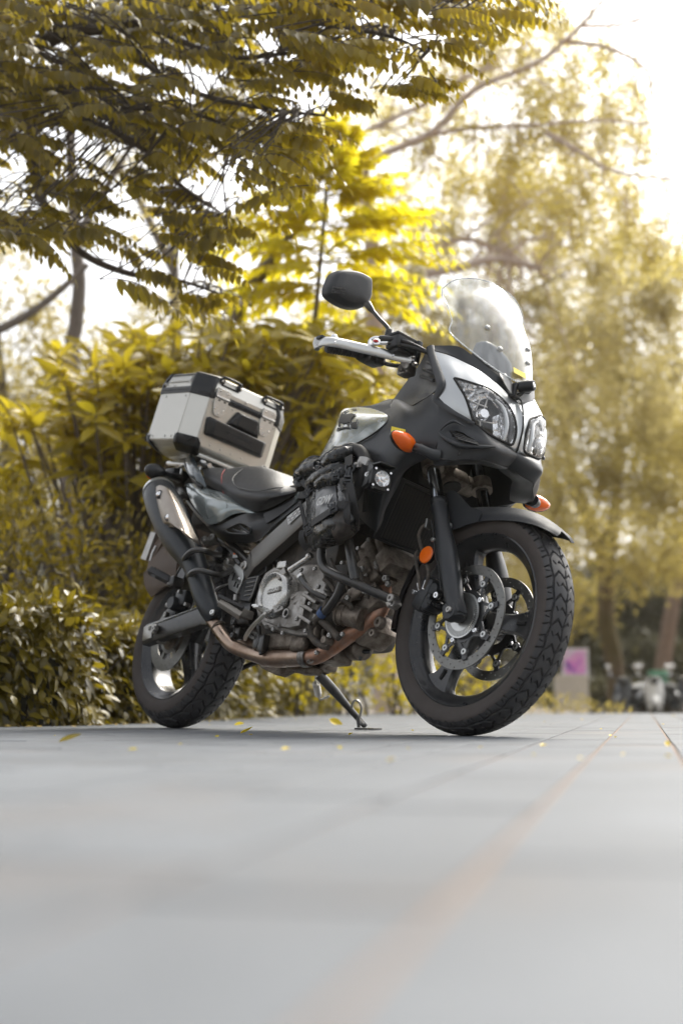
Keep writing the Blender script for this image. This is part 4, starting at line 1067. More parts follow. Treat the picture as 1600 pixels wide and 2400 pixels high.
# reflector
rc = P('B', 427, 715, -.122)
n = unit(A3(.05, -1, .05))
b = MB(); b.lathe([(0, -.004), (.027, -.004), (.027, .003), (.024, .006), (.012, .0075), (.0, .008)], rc, n, 28); refl = b.build('reflector', M['orange'], bike)
b = MB(); b.lathe([(0, -.008), (.0295, -.008), (.0295, .0025), (.027, .0025)], rc, n, 28); b.tube([rc - n * .006, P('B', 500, 720, -.10)], .006, 8, 0); b.build('reflector_holder', M['black'], refl)
# front calipers
for sg in (-1, 1):
    S = A3(1, -sg, 1)
    cal = MB()
    for x, y, r in ((462, 940, .0195), (415, 1035, .0195)):
        p = P('B', x, y, -.112)
        cal.lathe([(0, .055), (r * 1.05, .055), (r * 1.1, .012), (r * .95, .002), (r * .8, 0), (r * .55, .001), (0, .001)], p * S, YH * sg * -1, 24)
    a, bb = P('B', 462, 940, -.085), P('B', 415, 1035, -.085); d = unit(a - bb)
    RR = np.stack([d, YH, np.cross(d, YH)], 1)
    cal.box((a + bb) / 2 * S, (.105, .062, .05), RR * S[:, None], .012)
    cal.box(((a + bb) / 2 + RR @ A3(0, .0, -.022)) * S, (.09, .05, .03), RR * S[:, None], .008)
    c = cal.build('brake_caliper', M['matte'], bike)
    pn = MB()
    pn.tube([P('B', 440, 1030, -.118) * S, P('B', 480, 1050, -.112) * S, P('B', 530, 1072, -.108) * S], [.0075, .010, .0085], 12, 4)
    for t in np.linspace(.3, .95, 6):
        q = (P('B', 440, 1030, -.118) * (1 - t) + P('B', 530, 1072, -.108) * t) * S
        pn.lathe([(.007, -.0015), (.0118, 0), (.007, .0015)], q, unit(P('B', 530, 1072, -.108) - P('B', 440, 1030, -.118)), 14)
    pn.build('slide_pin', M['black'], c)
    pn = MB(); pn.bolt(P('B', 508, 990, -.112) * S, -YH * S[1], .011, .014).bolt(P('B', 360, 970, -.112) * S, -YH * S[1], .008, .016)
    pn.tube([P('B', 372, 905, -.115) * S, P('B', 380, 955, -.114) * S], .0055, 10, 0).tube([P('B', 425, 885, -.115) * S, P('B', 405, 945, -.114) * S], .0055, 10, 0)
    pn.build('caliper_bolt', M['chrome'], c)
for pts in ([(380, 950, -.115), (374, 860, -.118), (360, 790, -.118), (351, 720, -.115), (368, 685, -.11)], [(410, 940, -.115), (438, 850, -.118), (428, 780, -.118), (398, 690, -.12), (374, 600, -.122), (388, 540, -.122), (425, 505, -.115)]):
    b = MB(); b.tube(PP('B', *pts), .0052, 8, 6); b.build('brake_hose', M['hose'], bike)
b = MB(); b.tube(PP('B', (520, 950, -.132), (505, 800, -.135), (480, 690, -.13), (470, 560, -.128), (458, 480, -.125)), .0022, 6, 6); b.build('sensor_cable', M['black'], bike)
b = MB(); q = P('B', 437, 508, -.112); b.box(q, (.008, .022, .030), np.eye(3), .002); b.bolt(P('B', 473, 615, -.128), -YH, .007, .008); b.build('hose_bracket', M['alu'], bike)
# front mudguard
rows = [PP('B', (1300, 588, -.028), (1318, 572, -.016), (1328, 558, 0)),
        PP('B', (1245, 556, -.052), (1262, 530, -.036), (1275, 503, 0)),
        PP('B', (1160, 518, -.064), (1165, 478, -.048), (1190, 448, 0)),
        PP('B', (1060, 494, -.069), (1045, 440, -.052), (1080, 412, 0)),
        PP('B', (950, 483, -.072), (925, 425, -.055), (975, 398, 0)),
        PP('B', (850, 484, -.074), (815, 425, -.060), (870, 396, 0)),
        PP('B', (770, 490, -.076), (725, 435, -.064), (770, 400, 0)),
        PP('B', (690, 512, -.077), (640, 455, -.068), (690, 425, 0)),
        PP('B', (620, 545, -.077), (565, 500, -.070), (600, 470, 0))]
full = [list(r) + [p * A3(1, -1, 1) for p in r[::-1][1:]] for r in rows]
tab = MB()
poly = [(560, 297), (575, 286), (603, 283), (628, 296), (650, 322), (690, 368), (715, 392), (760, 408), (790, 420), (770, 490), (690, 513), (640, 535), (600, 545), (575, 510), (556, 430), (552, 350)]
pl = PP('B', *[(x, y, -.080) for x, y in poly])
tab.plate(pl, A3(0, .004, 0)); tab.plate([p * A3(1, -1, 1) for p in pl], A3(0, -.004, 0))
fen = panel('front_mudguard', full, M['fender'], th=.003, k=(4, 4), join=tab, center=(.775, 0, .33))
b = MB(); b.bolt(P('B', 578, 527, -.082), -YH, .0125, .008, 16); b.build('mudguard_bolt', M['alu'], fen)
G = []
for a in np.radians(np.linspace(139, 184, 16)):
    d = A3(math.cos(a), 0, math.sin(a)); G.append([FC + d * r + YH * y for y, r in ((-.066, .300), (-.062, .322), (-.045, .338), (0, .344), (.045, .338), (.062, .322), (.066, .300))])
b = MB(); b.add(*shell(dens(G, 1, 3), .003, np.broadcast_to(FC, dens(G, 1, 3).shape)))
b.build('mudguard_rear_blade', M['black'], bike)
# ------------------------------------------------------------------ fairing, headlights, screen
HL = [(878, 690), (905, 695), (960, 712), (1010, 728), (1062, 745), (1110, 775), (1160, 820), (1195, 865), (1218, 915), (1228, 965), (1226, 1010), (1215, 1050), (1200, 1068),
      (1160, 1052), (1100, 1022), (1050, 990), (1010, 960), (985, 925), (970, 880), (955, 830), (935, 785), (905, 735)]
cowl = [PP('C', (757, 535, -.2), (778, 600, -.205), (797, 665, -.21), (806, 725, -.213), (783, 790, -.218)),
        PP('C', (850, 562, -.18), (862, 640, -.195), (870, 720, -.2), (872, 800, -.198), (865, 873, -.192)),
        PP('C', (935, 600, -.155), (940, 690, -.170), (945, 770, -.174), (935, 860, -.172), (925, 905, -.170)),
        PP('C', (1020, 645, -.120), (1030, 740, -.138), (1025, 830, -.144), (1005, 910, -.145), (985, 938, -.147)),
        PP('C', (1100, 705, -.085), (1110, 800, -.100), (1105, 900, -.106), (1080, 980, -.108), (1060, 1010, -.110)),
        PP('C', (1170, 765, -.046), (1185, 860, -.054), (1187, 950, -.054), (1162, 1033, -.058), (1135, 1055, -.064)),
        PP('C', (1210, 815, -.014), (1232, 910, -.016), (1236, 1000, -.014), (1216, 1078, -.017), (1200, 1088, -.022)),
        PP('C', (1240, 835, 0), (1268, 905, 0), (1264, 980, 0), (1242, 1070, 0), (1226, 1108, 0))]
panel('upper_cowl', cowl, M['silver'], th=.004, k=(10, 10), mirror=True, cut=('C', HL))
# headlights: gasket, bowl, reflector facets, bulb shield, clear lens
GH = dens(cowl, 10, 10).reshape(-1, 3)
def on_cowl(x, y, out=0.0):
    """point of the cowl surface seen at a place of close-up C, moved outwards"""
    a, b, s = FR['C']; t = A3(a + x * s, b + y * s)
    k = np.argsort([(lambda d: d @ d)(PJ(g) - t) for g in GH[::2]])[:4]
    Y = np.mean([GH[::2][i][1] for i in k])
    p = P('C', x, y, Y)
    return p + unit(A3(.75, -.45 if Y < -.02 else 0, .25)) * out
hl = [on_cowl(x, y) for x, y in HL]
hc = np.mean(hl, axis=0)
for sg in (-1, 1):
    S = A3(1, -sg, 1)
    h = empty('headlight', bike)
    b = MB(); b.tube([p * S for p in cr(hl + [hl[0]], 3)], .0042, 8, 0); b.build('gasket', M['inner'], h)
    ring = cr(hl, 2, True)
    bowl = []
    for t, dep in ((0, 0), (.12, .018), (.3, .036), (.6, .050), (.95, .055)):
        bowl.append([(p * (1 - t) + hc * t - A3(.8, -.3, .1) * dep) * S for p in ring])
    b = MB(); b.ring(bowl, cap0=False); b.build('reflector_bowl', M['bowl'], h, True, 25)
    # vertical-flute reflector, bulb shield and inner bezel
    rot = lambda x, y, o: P('C', x, y, -.105) if o is None else on_cowl(x, y, o)
    fl = MB()
    for i in range(9):
        x0 = 1105 + i * 8
        fl.tube([on_cowl(x0 + 6, 880 - i * 3, -.028) * S, on_cowl(x0 + 12, 960, -.034) * S, on_cowl(x0 - 4, 1022 - (8 - i) * 3, -.028) * S], .0024, 6, 4)
    fl.build('reflector_flutes', M['bowl'], h)['kind'] = 'stuff'
    sh = MB()
    c0 = on_cowl(1048, 870, -.030) * S
    sh.lathe([(.0, .02), (.014, .02), (.020, .012), (.021, 0), (.018, -.008), (.0, -.008)], c0, unit(A3(.85, -.25 * -S[1] * -1, .1)), 20)
    sh.build('bulb_shield', M['chrome'], h)
    st = MB()
    for (x0, y0, x1, y1) in ((985, 800, 1075, 835), (990, 850, 1090, 880), (1040, 775, 1010, 850), (1075, 790, 1055, 850), (1000, 905, 1110, 925), (1040, 860, 1030, 960)):
        st.tube([on_cowl(x0, y0, -.02) * S, on_cowl(x1, y1, -.02) * S], .0022, 6, 0)
    st.build('reflector_rib', M['steel'], h)
    bz = MB()
    bz.tube([on_cowl(*p, -.010) * S for p in ((1115, 800), (1160, 850), (1180, 930), (1172, 1000), (1158, 1046))], [.004, .006, .0075, .006, .004], 8, 5)
    bz.build('inner_bezel', M['silver'], h)
    bz = MB()
    bz.tube([on_cowl(*p, -.016) * S for p in ((1172, 850), (1196, 900), (1203, 980), (1192, 1050))], [.004, .007, .008, .005], 8, 5)
    bz.build('side_flutes', M['blackmet'], h)
    pos = MB(); pos.lathe([(0, 0), (.012, 0), (.016, .006), (.016, .012), (0, .012)], on_cowl(1015, 912, -.03) * S, unit(A3(.8, 0, .2)), 16); pos.build('position_lamp', M['blackmet'], h)
    rings = []
    for t, o in ((0, .001), (.12, .007), (.35, .012), (.7, .015), (.97, .016)):
        rings.append([(p * (1 - t) + hc * t + unit(A3(.8, -.45, .25)) * o) * S for p in ring])
    b = MB(); b.ring(rings, cap0=False); b.build('lens', M['lens'], h, True, 80)
# matt side panels
side = [PP('C', (430, 843, -.10), (500, 893, -.185), (470, 965, -.224), (400, 1015, -.232), (330, 1062, -.232), (295, 1100, -.230), (280, 1160, -.225), (300, 1300, -.20), (345, 1480, -.185)),
        PP('C', (480, 818, -.11), (545, 880, -.195), (520, 970, -.232), (460, 1040, -.240), (400, 1110, -.240), (360, 1180, -.232), (345, 1270, -.222), (355, 1380, -.205), (390, 1525, -.188)),
        PP('C', (540, 806, -.12), (590, 870, -.205), (580, 970, -.238), (530, 1050, -.246), (470, 1140, -.246), (430, 1230, -.236), (410, 1330, -.225), (410, 1430, -.205), (425, 1552, -.188)),
        PP('C', (625, 822, -.155), (660, 880, -.205), (655, 970, -.230), (620, 1060, -.240), (560, 1150, -.236), (510, 1250, -.228), (475, 1350, -.215), (455, 1450, -.198), (442, 1560, -.186)),
        PP('C', (718, 772, -.185), (735, 860, -.208), (735, 950, -.218), (705, 1060, -.224), (640, 1140, -.215), (575, 1230, -.205), (525, 1340, -.19), (485, 1440, -.18), (455, 1540, -.178)),
        PP('C', (780, 795, -.212), (790, 870, -.205), (795, 950, -.206), (785, 1050, -.207), (728, 1138, -.200), (615, 1205, -.185), (560, 1300, -.172), (510, 1410, -.168), (465, 1520, -.170))]
panel('side_fairing', side, M['matte'], th=.004, k=(6, 6), mirror=True)
nose = [PP('C', (780, 795, -.212), (790, 870, -.205), (795, 950, -.206), (785, 1050, -.208), (770, 1135, -.206)),
        PP('C', (868, 880, -.190), (868, 930, -.186), (865, 1000, -.189), (858, 1080, -.187), (850, 1150, -.180)),
        PP('C', (985, 942, -.148), (992, 985, -.142), (990, 1040, -.145), (970, 1092, -.143), (950, 1146, -.140)),
        PP('C', (1078, 1018, -.104), (1090, 1047, -.105), (1094, 1082, -.105), (1075, 1120, -.104), (1050, 1150, -.104)),
        PP('C', (1165, 1066, -.050), (1175, 1090, -.050), (1170, 1120, -.052), (1155, 1150, -.052), (1132, 1178, -.050)),
        PP('C', (1228, 1110, 0), (1232, 1120, 0), (1227, 1142, 0), (1210, 1165, 0), (1185, 1190, 0))]
VENT = [(850, 990), (880, 985), (930, 1000), (985, 1035), (1025, 1064), (1000, 1068), (950, 1060), (900, 1040), (868, 1018)]
nf = panel('nose_fairing', nose, M['matte'], th=.004, k=(12, 12), mirror=True, cut=('C', VENT))
for sg in (-1,):
    S = A3(1, -sg, 1)
    vm = MB()
    for i, (x0, y0, x1, y1) in enumerate(((860, 994, 985, 1036), (868, 1006, 1002, 1050), (880, 1020, 1012, 1060), (897, 1034, 1015, 1068))):
        vm.tube([P('C', x0, y0, -.190) * S, P('C', (x0 + x1) / 2, (y0 + y1) / 2 - 1, -.167) * S, P('C', x1, y1, -.142) * S], .0030, 6, 5)
    vm.build('vent_slat', M['black'], nf[0] if sg < 0 else nf[1])
    vb = MB(); vb.add(*shell(dens([PP('C', (838, 970, -.180), (830, 1035, -.180)), PP('C', (930, 985, -.145), (915, 1075, -.15)), PP('C', (1055, 1050, -.100), (1030, 1085, -.105))], 4, 4) * S, .002, np.zeros(3)))
    vb.build('vent_back', M['inner'], nf[0] if sg < 0 else nf[1])
    lp = MB()
    if sg > 0: continue
    lp.tube([P('C', 790, 1000, -.207) * S, P('C', 830, 1035, -.203) * S, P('C', 900, 1068, -.180) * S, P('C', 985, 1078, -.148) * S, P('C', 1060, 1080, -.121) * S, P('C', 1112, 1078, -.100) * S], [.002, .006, .0075, .0075, .006, .002], 10, 6)
    lp.tube([P('C', 800, 985, -.211) * S, P('C', 840, 948, -.206) * S, P('C', 880, 935, -.193) * S, P('C', 940, 965, -.172) * S], [.002, .004, .0045, .001], 8, 6)
    lp.build('vent_lip', M['matte'], nf[0] if sg < 0 else nf[1])
    b = MB(); b.bolt(P('C', 906, 1117, -.163) * S, unit(A3(.2, -1 * S[1], -.1)), .0065, .003, 14); b.build('fairing_bolt', M['black'], nf[0] if sg < 0 else nf[1])
    b = MB(); b.bolt(P('C', 800, 795, -.2095) * S, unit(A3(.4, -1 * S[1], .1)), .0062, .004, 14); b.build('cowl_bolt', M['alu'], nf[0] if sg < 0 else nf[1])
# chin between the fork and the nose
chin = [PP('C', (770, 1138, -.205), (760, 1170, -.18), (770, 1180, -.16)),
        PP('C', (850, 1152, -.178), (850, 1175, -.155), (850, 1180, -.13)),
        PP('C', (950, 1148, -.138), (945, 1170, -.12), (935, 1172, -.10)),
        PP('C', (1050, 1152, -.102), (1040, 1172, -.085), (1020, 1175, -.07)),
        PP('C', (1132, 1180, -.048), (1120, 1190, -.035), (1090, 1190, -.02)),
        PP('C', (1185, 1192, 0), (1170, 1200, 0), (1130, 1200, 0))]
panel('fairing_underside', chin, M['black'], th=.003, k=(5, 4), mirror=True)
b = MB(); b.plate(PP('C', (1305, 1180, .092), (1338, 1210, .098), (1330, 1235, .092), (1312, 1215, .09)), A3(-.004, 0, 0)); b.build('chin_vent', M['inner'], bike)
# trim band and the black inner cowl beside the clocks
trim = cr(PP('C', (742, 512, -.198), (752, 560, -.203), (773, 625, -.210), (795, 690, -.214), (803, 735, -.217), (778, 798, -.217), (790, 825, -.212), (868, 882, -.194), (940, 920, -.170), (990, 948, -.150)), 5)
tr_r = np.interp(np.linspace(0, 1, len(trim)), [0, .35, .6, .8, 1], [.013, .014, .011, .008, .005]); b = MB(); b.tube(trim, tr_r, 12, 0, flat=(A3(.45, -.9, .2), .45)); b.tube(trim * A3(1, -1, 1), tr_r, 12, 0, flat=(A3(.45, .9, .2), .45)); b.build('cowl_trim', M['matte'], bike)
inner = [PP('C', (530, 815, -.115), (590, 825, -.145), (640, 845, -.180)),
         PP('C', (615, 700, -.135), (675, 755, -.155), (735, 790, -.196)),
         PP('C', (682, 610, -.16), (720, 660, -.165), (780, 745, -.212)),
         PP('C', (715, 545, -.178), (742, 600, -.18), (790, 690, -.212)),
         PP('C', (738, 508, -.195), (748, 540, -.197), (765, 590, -.205))]
ic = panel('inner_cowl', inner, M['black'], th=.004, k=(6, 5), mirror=True)[0]
b = MB()
for x0, y0, x1, y1 in ((725, 600, 762, 610), (705, 640, 772, 668), (690, 680, 765, 702)):
    b.tube(PP('C', (x0, y0, -.172), (x1, y1, -.208)), .005, 8, 0)
b.build('cowl_rib', M['matte'], ic)
# grey panel under the screen
ctrl = [PP('C', (738, 508, -.195), (757, 530, -.200)),
        PP('C', (800, 505, -.185), (850, 555, -.180)),
        PP('C', (905, 512, -.165), (935, 595, -.155)),
        PP('C', (1000, 575, -.128), (1020, 640, -.120)),
        PP('C', (1100, 655, -.084), (1100, 700, -.085)),
        PP('C', (1170, 715, -.048), (1170, 760, -.048)),
        PP('C', (1225, 760, 0), (1240, 830, 0))]
panel('screen_base', ctrl, M['matte'], th=.004, k=(6, 3), mirror=True)
mesh_tri = MB(); mesh_tri.add(*shell(dens([PP('C', (1130, 668, -.073), (1140, 690, -.073)), PP('C', (1185, 700, -.046), (1190, 775, -.042)), PP('C', (1222, 745, -.02), (1225, 800, -.018))], 5, 4) + A3(.004, -.002, .003), .002, np.zeros(3)))
mesh_tri.build('grille_strip', M['steel'], bike)
# clocks and inner structure so that nothing is hollow
b = MB()
b.box((.56, 0, 1.12), (.10, .20, .11), np.eye(3), .02); b.box((.52, 0, 1.17), (.05, .17, .07), np.eye(3), .015)
b.box((.70, 0, .93), (.12, .22, .14), np.eye(3), .02); b.box((.62, 0, .98), (.10, .28, .16), np.eye(3), .02)
b.build('instrument_cluster', M['inner'], bike)
b = MB(); b.box((.30, 0, .86), (.42, .22, .22), np.eye(3), .03); b.box((.12, 0, .74), (.40, .18, .18), np.eye(3), .03); b.box((.40, 0, .80), (.14, .26, .18), np.eye(3), .02)
b.build('air_box', M['inner'], bike)
# windscreen
TE = PP('I', (190, 290, -.187), (300, 205, -.164), (430, 170, -.136), (600, 170, -.093), (760, 208, -.045), (850, 247, 0))
E_ = [None, P('I', 190, 385, -.187), P('I', 245, 490, -.184), P('I', 305, 680, -.175), P('I', 290, 840, -.180), P('I', 600, 1105, -.125), P('I', 850, 1290, -.080), P('I', 1090, 1430, -.034)]
Cb = P('I', 1185, 1455, 0)
WW_ = [0, .10, .22, .38, .53, .72, .87, 1]
rows = [TE + [p * A3(1, -1, 1) for p in TE[::-1][1:]]]
ts_ = [0, .13, .28, .50, .76, 1]
for e, w_ in list(zip(E_, WW_))[1:]:
    c_ = TE[-1] * (1 - w_) + Cb * w_ + A3(.025, 0, .012) * math.sin(math.pi * w_)
    half = []
    for t in ts_:
        f_ = 1 - (1 - t) ** 2.0
        half.append(A3(e[0] + (c_[0] - e[0]) * f_, e[1] * (1 - t), e[2] + (c_[2] - e[2]) * f_))
    rows.append(half + [p * A3(1, -1, 1) for p in half[::-1][1:]])
ws = panel('windscreen', rows, M['screen'], th=.003, k=(6, 5), center=(.3, 0, 1.0), ang=80)
G = dens(rows, 6, 5)
edge = np.concatenate([G[:, 0], G[-1], G[::-1, -1], G[0][::-1]])
b = MB(); b.tube(edge, .0022, 6, 0); b.build('screen_rim', clear('screen_edge', .35, .35, (.9, .92, .92)), ws)
GW = dens(rows, 6, 5).reshape(-1, 3); GWP = np.array([PJ(g) for g in GW])
def on_screen(x, y, far=False):
    t = A3(1000 + x * FR['I'][2], 620 + y * FR['I'][2]); d2 = ((GWP - t) ** 2).sum(1) + (1e6 * (GW[:, 1] < .02) if far else 1e6 * (GW[:, 1] > .06))
    return GW[np.argsort(d2)[:3]].mean(0)
for x, y, Y in ((722, 775, False), (890, 1040, False), (1225, 1040, True), (1230, 1215, True)):
    p = on_screen(x, y, Y) + A3(.003, 0, .002)
    b = MB(); b.lathe([(0, .006), (.006, .005), (.0085, .002), (.0085, -.004), (0, -.004)], p, unit(A3(.7, -.1, .55)), 18); b.build('screen_grommet', M['white'], ws)
stk = MB(); q0 = on_screen(1120, 1330) + A3(.004, 0, .003); q = [q0 + A3(-.002, -.026, .010), q0 + A3(-.002, .026, .010), q0 + A3(.006, .026, -.010), q0 + A3(.006, -.026, -.010)]
stk.plate(q, A3(-.001, 0, 0)); stk.build('yellow_sticker', M['yellow'], ws)
# front camera on its clamp
dc = empty('dash_camera', bike)
b = MB(); p0, p1 = P('J', 1130, 320, -.02), P('J', 1235, 270, .03)
ax = unit(A3(.9, .35, .12)); c0 = P('J', 1180, 300, -.005)
b.lathe([(0, -.022), (.016, -.022), (.0185, -.014), (.0185, .010), (.0155, .026), (.0120, .027), (.0110, .024), (0, .024)], c0 + A3(.012, 0, 0), ax, 24)
b.build('camera_body', M['black'], dc)
b = MB(); b.lathe([(0, .0), (.006, .0005), (.0085, -.002)], c0 + A3(.012, 0, 0) + ax * .027, ax, 18); b.build('camera_glass', M['chrome'], dc)
b = MB(); b.tube([c0 + A3(.005, 0, -.012), P('J', 1110, 410, -.01), P('J', 1095, 440, -.012)], .008, 10, 3); b.box(P('J', 1075, 330, -.03), (.016, .012, .045), np.eye(3), .003); b.box(P('J', 1060, 420, -.02), (.03, .03, .008), np.eye(3), .002)
b.build('camera_bracket', M['black'], dc)
b = MB(); b.tube(PP('J', (1120, 430, -.008), (1155, 470, 0), (1170, 550, 0), (1180, 640, 0)), .0026, 6, 6); b.tube(PP('C', (1268, 905, 0), (1264, 985, 0), (1242, 1075, 0), (1228, 1115, 0)), .003, 6, 6); b.build('cowl_seam', M['inner'], bike)
# turn signals
def signal(name, lens_pts, S, stem, Yl, m):
    s = empty(name, bike)
    return s
for sg in (-1, 1):
    S = A3(1, -sg, 1)
    s = empty('turn_signal', bike)
    c = P('C', 600, 1052, -.277)
    d = unit(A3(.15, -1, .10)); f_ = unit(A3(1, .2, -.05)); f_ = unit(f_ - d * (f_ @ d)); u_ = np.cross(d, f_) * -1
    rings = []; rb = []
    for t, a, bb in ((-.060, .004, .003), (-.052, .016, .012), (-.034, .026, .021), (-.010, .031, .027), (.014, .028, .026), (.030, .021, .020), (.034, .014, .014)):
        an = np.linspace(0, 2 * np.pi, 20, endpoint=False)
        rings.append([(c - d * t + u_ * math.cos(x) * bb + f_ * (max(math.sin(x), -.25) * a * .95)) * S for x in an])
        rb.append([(c - d * t * 1.02 + u_ * math.cos(x) * bb * 1.04 + f_ * (min(math.sin(x), .02) * a * .95 - .002)) * S for x in an])
    b = MB(); b.ring([np.array(r) for r in rings][::1]); b.build('lens', M['amber'], s)
    b = MB(); b.ring([np.array(r) for r in rb]); b.build('housing', M['black'], s)
    b = MB(); b.tube([c * S - d * S * .028, P('C', 690, 1092, -.245) * S, P('C', 745, 1118, -.222) * S, P('C', 790, 1130, -.20) * S], [.0135, .0140, .0165, .020], 14, 4)
    b.lathe([(.0145, -.002), (.0165, 0), (.0145, .002)], P('C', 680, 1088, -.249) * S, d * S, 14); b.build('stem', M['matte'], s)
stk = MB(); stk.plate(PP('C', (524, 962, -.243), (600, 980, -.2475), (600, 1005, -.249), (560, 1030, -.251), (528, 1056, -.2525), (518, 1010, -.250)), A3(0, .002, 0)); stk.build('sticker', M['yellow'], bike)
# radiator grille pocket beside the shroud
b = MB(); b.add(*shell(dens([PP('F', (1000, 150, -.246), (1010, 300, -.244), (960, 620, -.226), (930, 940, -.205)), PP('F', (1180, 155, -.243), (1190, 300, -.236), (1130, 620, -.206), (1010, 930, -.195))], 4, 4) + A3(0, -.003, 0), .004, np.zeros(3)))
b.build('mesh_grille', mat('mesh_grille', (.02, .02, .021), .5, 0, .5, 400, .9, 500), bike)
# ------------------------------------------------------------------ tank, seat, tail
tank = [[A3(-.13, -.01, .865), A3(-.13, -.07, .855), A3(-.13, -.105, .82), A3(-.13, -.12, .77), A3(-.125, -.125, .73)],
        None,
        PP('C', (230, 893, -.07), (219, 948, -.13), (212, 1005, -.175), (190, 1065, -.195), (152, 1130, -.198)),
        PP('C', (300, 857, -.07), (290, 905, -.15), (280, 965, -.196), (265, 1030, -.216), (240, 1090, -.222)),
        PP('C', (390, 857, -.10), (388, 900, -.175), (380, 945, -.212), (362, 993, -.227), (335, 1050, -.234)),
        PP('C', (460, 876, -.148), (458, 900, -.186), (453, 925, -.208), (445, 955, -.222), (425, 997, -.234)),
        PP('C', (506, 902, -.188), (508, 910, -.195), (507, 920, -.201), (503, 930, -.208), (496, 942, -.214))]
tank[1] = [p * .45 + q * .55 + A3(-.012, 0, -.012) for p, q in zip(tank[0], tank[2])]
tk = panel('tank', tank, M['greypaint'], th=.004, k=(6, 6), mirror=True)
seam = cr(PP('C', (505, 900, -.192), (510, 916, -.202), (497, 942, -.216), (428, 1000, -.237), (338, 1054, -.238), (242, 1094, -.226)), 6)
b = MB(); b.tube(seam, .0028, 6, 0); b.tube(seam * A3(1, -1, 1), .0028, 6, 0); b.build('tank_seam', M['inner'], bike)
topc = []
for r in tank[2:5]: topc.append([r[0] + A3(0, 0, 0), (r[0] + A3(0, .03, .012)), A3(r[0][0], 0, r[0][2] + .02), (r[0] * A3(1, -1, 1) + A3(0, -.03, .012)), r[0] * A3(1, -1, 1)])
panel('tank_top', topc, M['greypaint'], th=.004, k=(6, 4), center=(.1, 0, .7))
cov = [PP('C', (300, 858, -.07), (302, 856, -.06)), PP('C', (390, 858, -.10), (405, 846, -.085)), PP('C', (460, 876, -.148), (445, 832, -.10)), PP('C', (506, 902, -.188), (540, 806, -.12))]
cov2 = []
for a_, b_ in cov: cov2.append([a_, b_, A3(b_[0], 0, b_[2] + .012), b_ * A3(1, -1, 1), a_ * A3(1, -1, 1)])
panel('tank_shroud', cov2, M['matte'], th=.004, k=(6, 5), center=(.3, 0, .7))
# emblem: a black heraldic lion over a ruined wall, printed on the tank
def decal(fr, polys, rows_, m, name, parent, k=30, lift=.0035):
    """thin print that follows the painted surface: the cells of the surface that lie inside the shapes"""
    a, bb, s = FR[fr]; G_ = dens(rows_, k, k); n_ = np.cross(np.gradient(G_, axis=0), np.gradient(G_, axis=1)); n_ /= np.linalg.norm(n_, axis=2)[..., None] + 1e-12
    if n_[..., 1].mean() > 0: n_ = -n_
    G2 = G_ + n_ * lift; c_ = (G_[:-1, :-1] + G_[1:, 1:]) / 2
    pl = [[(a + x * s, bb + y * s) for x, y in q] for q in polys]
    b = MB(); mm, nn = G_.shape[:2]; keep = np.zeros((mm - 1, nn - 1), bool)
    lo = np.min([np.min(q, axis=0) for q in pl], axis=0); hi = np.max([np.max(q, axis=0) for q in pl], axis=0)
    for i_ in range(mm - 1):
        for j_ in range(nn - 1):
            t = PJ(c_[i_, j_])
            if t[0] < lo[0] or t[1] < lo[1] or t[0] > hi[0] or t[1] > hi[1]: continue
            keep[i_, j_] = any(inpoly(t, q) for q in pl)
    b.add(*shell(G2, lift * .3, G2 * A3(1, 0, 1), keep))
    return b.build(name, m, parent, False)
decal('G', [[(165, 330), (185, 375), (260, 365), (320, 358), (360, 370), (398, 368), (350, 410), (318, 440), (300, 485), (310, 545), (300, 560), (285, 510), (262, 498), (268, 560), (252, 568), (238, 512), (180, 525), (128, 500), (118, 575), (104, 575), (102, 495), (120, 430), (140, 390)],
            [(302, 592), (318, 545), (322, 480), (345, 525), (368, 480), (378, 520), (418, 445), (398, 606)], [(92, 590), (130, 596), (200, 585), (285, 578), (290, 606), (200, 606), (110, 630), (70, 655)],
            [(175, 345), (200, 318), (255, 300), (270, 308), (230, 325), (200, 350)], [(300, 296), (345, 285), (392, 280), (400, 292), (350, 298)]], tank, M['inner'], 'tank_emblem', tk[0])
b = MB(); b.tube(PP('G', (762, 495, -.219), (770, 450, -.217), (805, 430, -.213), (828, 425, -.211)), .0012, 5, 4); b.tube(PP('G', (790, 490, -.2185), (800, 455, -.2165), (822, 460, -.2155)), .0012, 5, 4); b.build('tank_badge', M['chrome'], tk[0])
# seat
def closed_top(rows, drop=.0):
    out = []
    for r in rows:
        e = r[-1]
        out.append(list(r) + [A3(e[0], e[1] * .55, e[2] + .012), A3(e[0], 0, e[2] + .016), A3(e[0], -e[1] * .55, e[2] + .012)] + [p * A3(1, -1, 1) for p in r[::-1]])
    return out
seat = [PP('A', (470, 215, -.125), (462, 165, -.132), (458, 118, -.10)),
        PP('A', (520, 245, -.140), (505, 180, -.150), (520, 122, -.105)),
        PP('A', (580, 278, -.148), (570, 205, -.162), (592, 130, -.108)),
        PP('A', (655, 337, -.148), (632, 250, -.172), (690, 121, -.105)),
        PP('A', (735, 376, -.142), (735, 270, -.182), (800, 123, -.105)),
        PP('A', (800, 388, -.136), (835, 285, -.182), (890, 155, -.100)),
        PP('A', (880, 363, -.130), (915, 280, -.166), (955, 200, -.092)),
        PP('A', (960, 320, -.126), (985, 272, -.145), (1000, 233, -.082)),
        PP('A', (1062, 268, -.120), (1062, 250, -.122), (1060, 234, -.072))]
st = panel('seat', closed_top(seat), M['seat'], th=.01, k=(6, 5), center=(-.4, 0, .75))
low = [[r[0], r[0] * .62 + r[1] * .38 + A3(0, -.0025, 0)] for r in seat]
b = MB(); b.tube([p for p in cr(PP('A', (592, 131, -.110), (576, 160, -.150), (572, 205, -.1645), (580, 262, -.153), (588, 280, -.150)), 5)], .0011, 6, 0); b.build('seat_piping', M['red'], st)
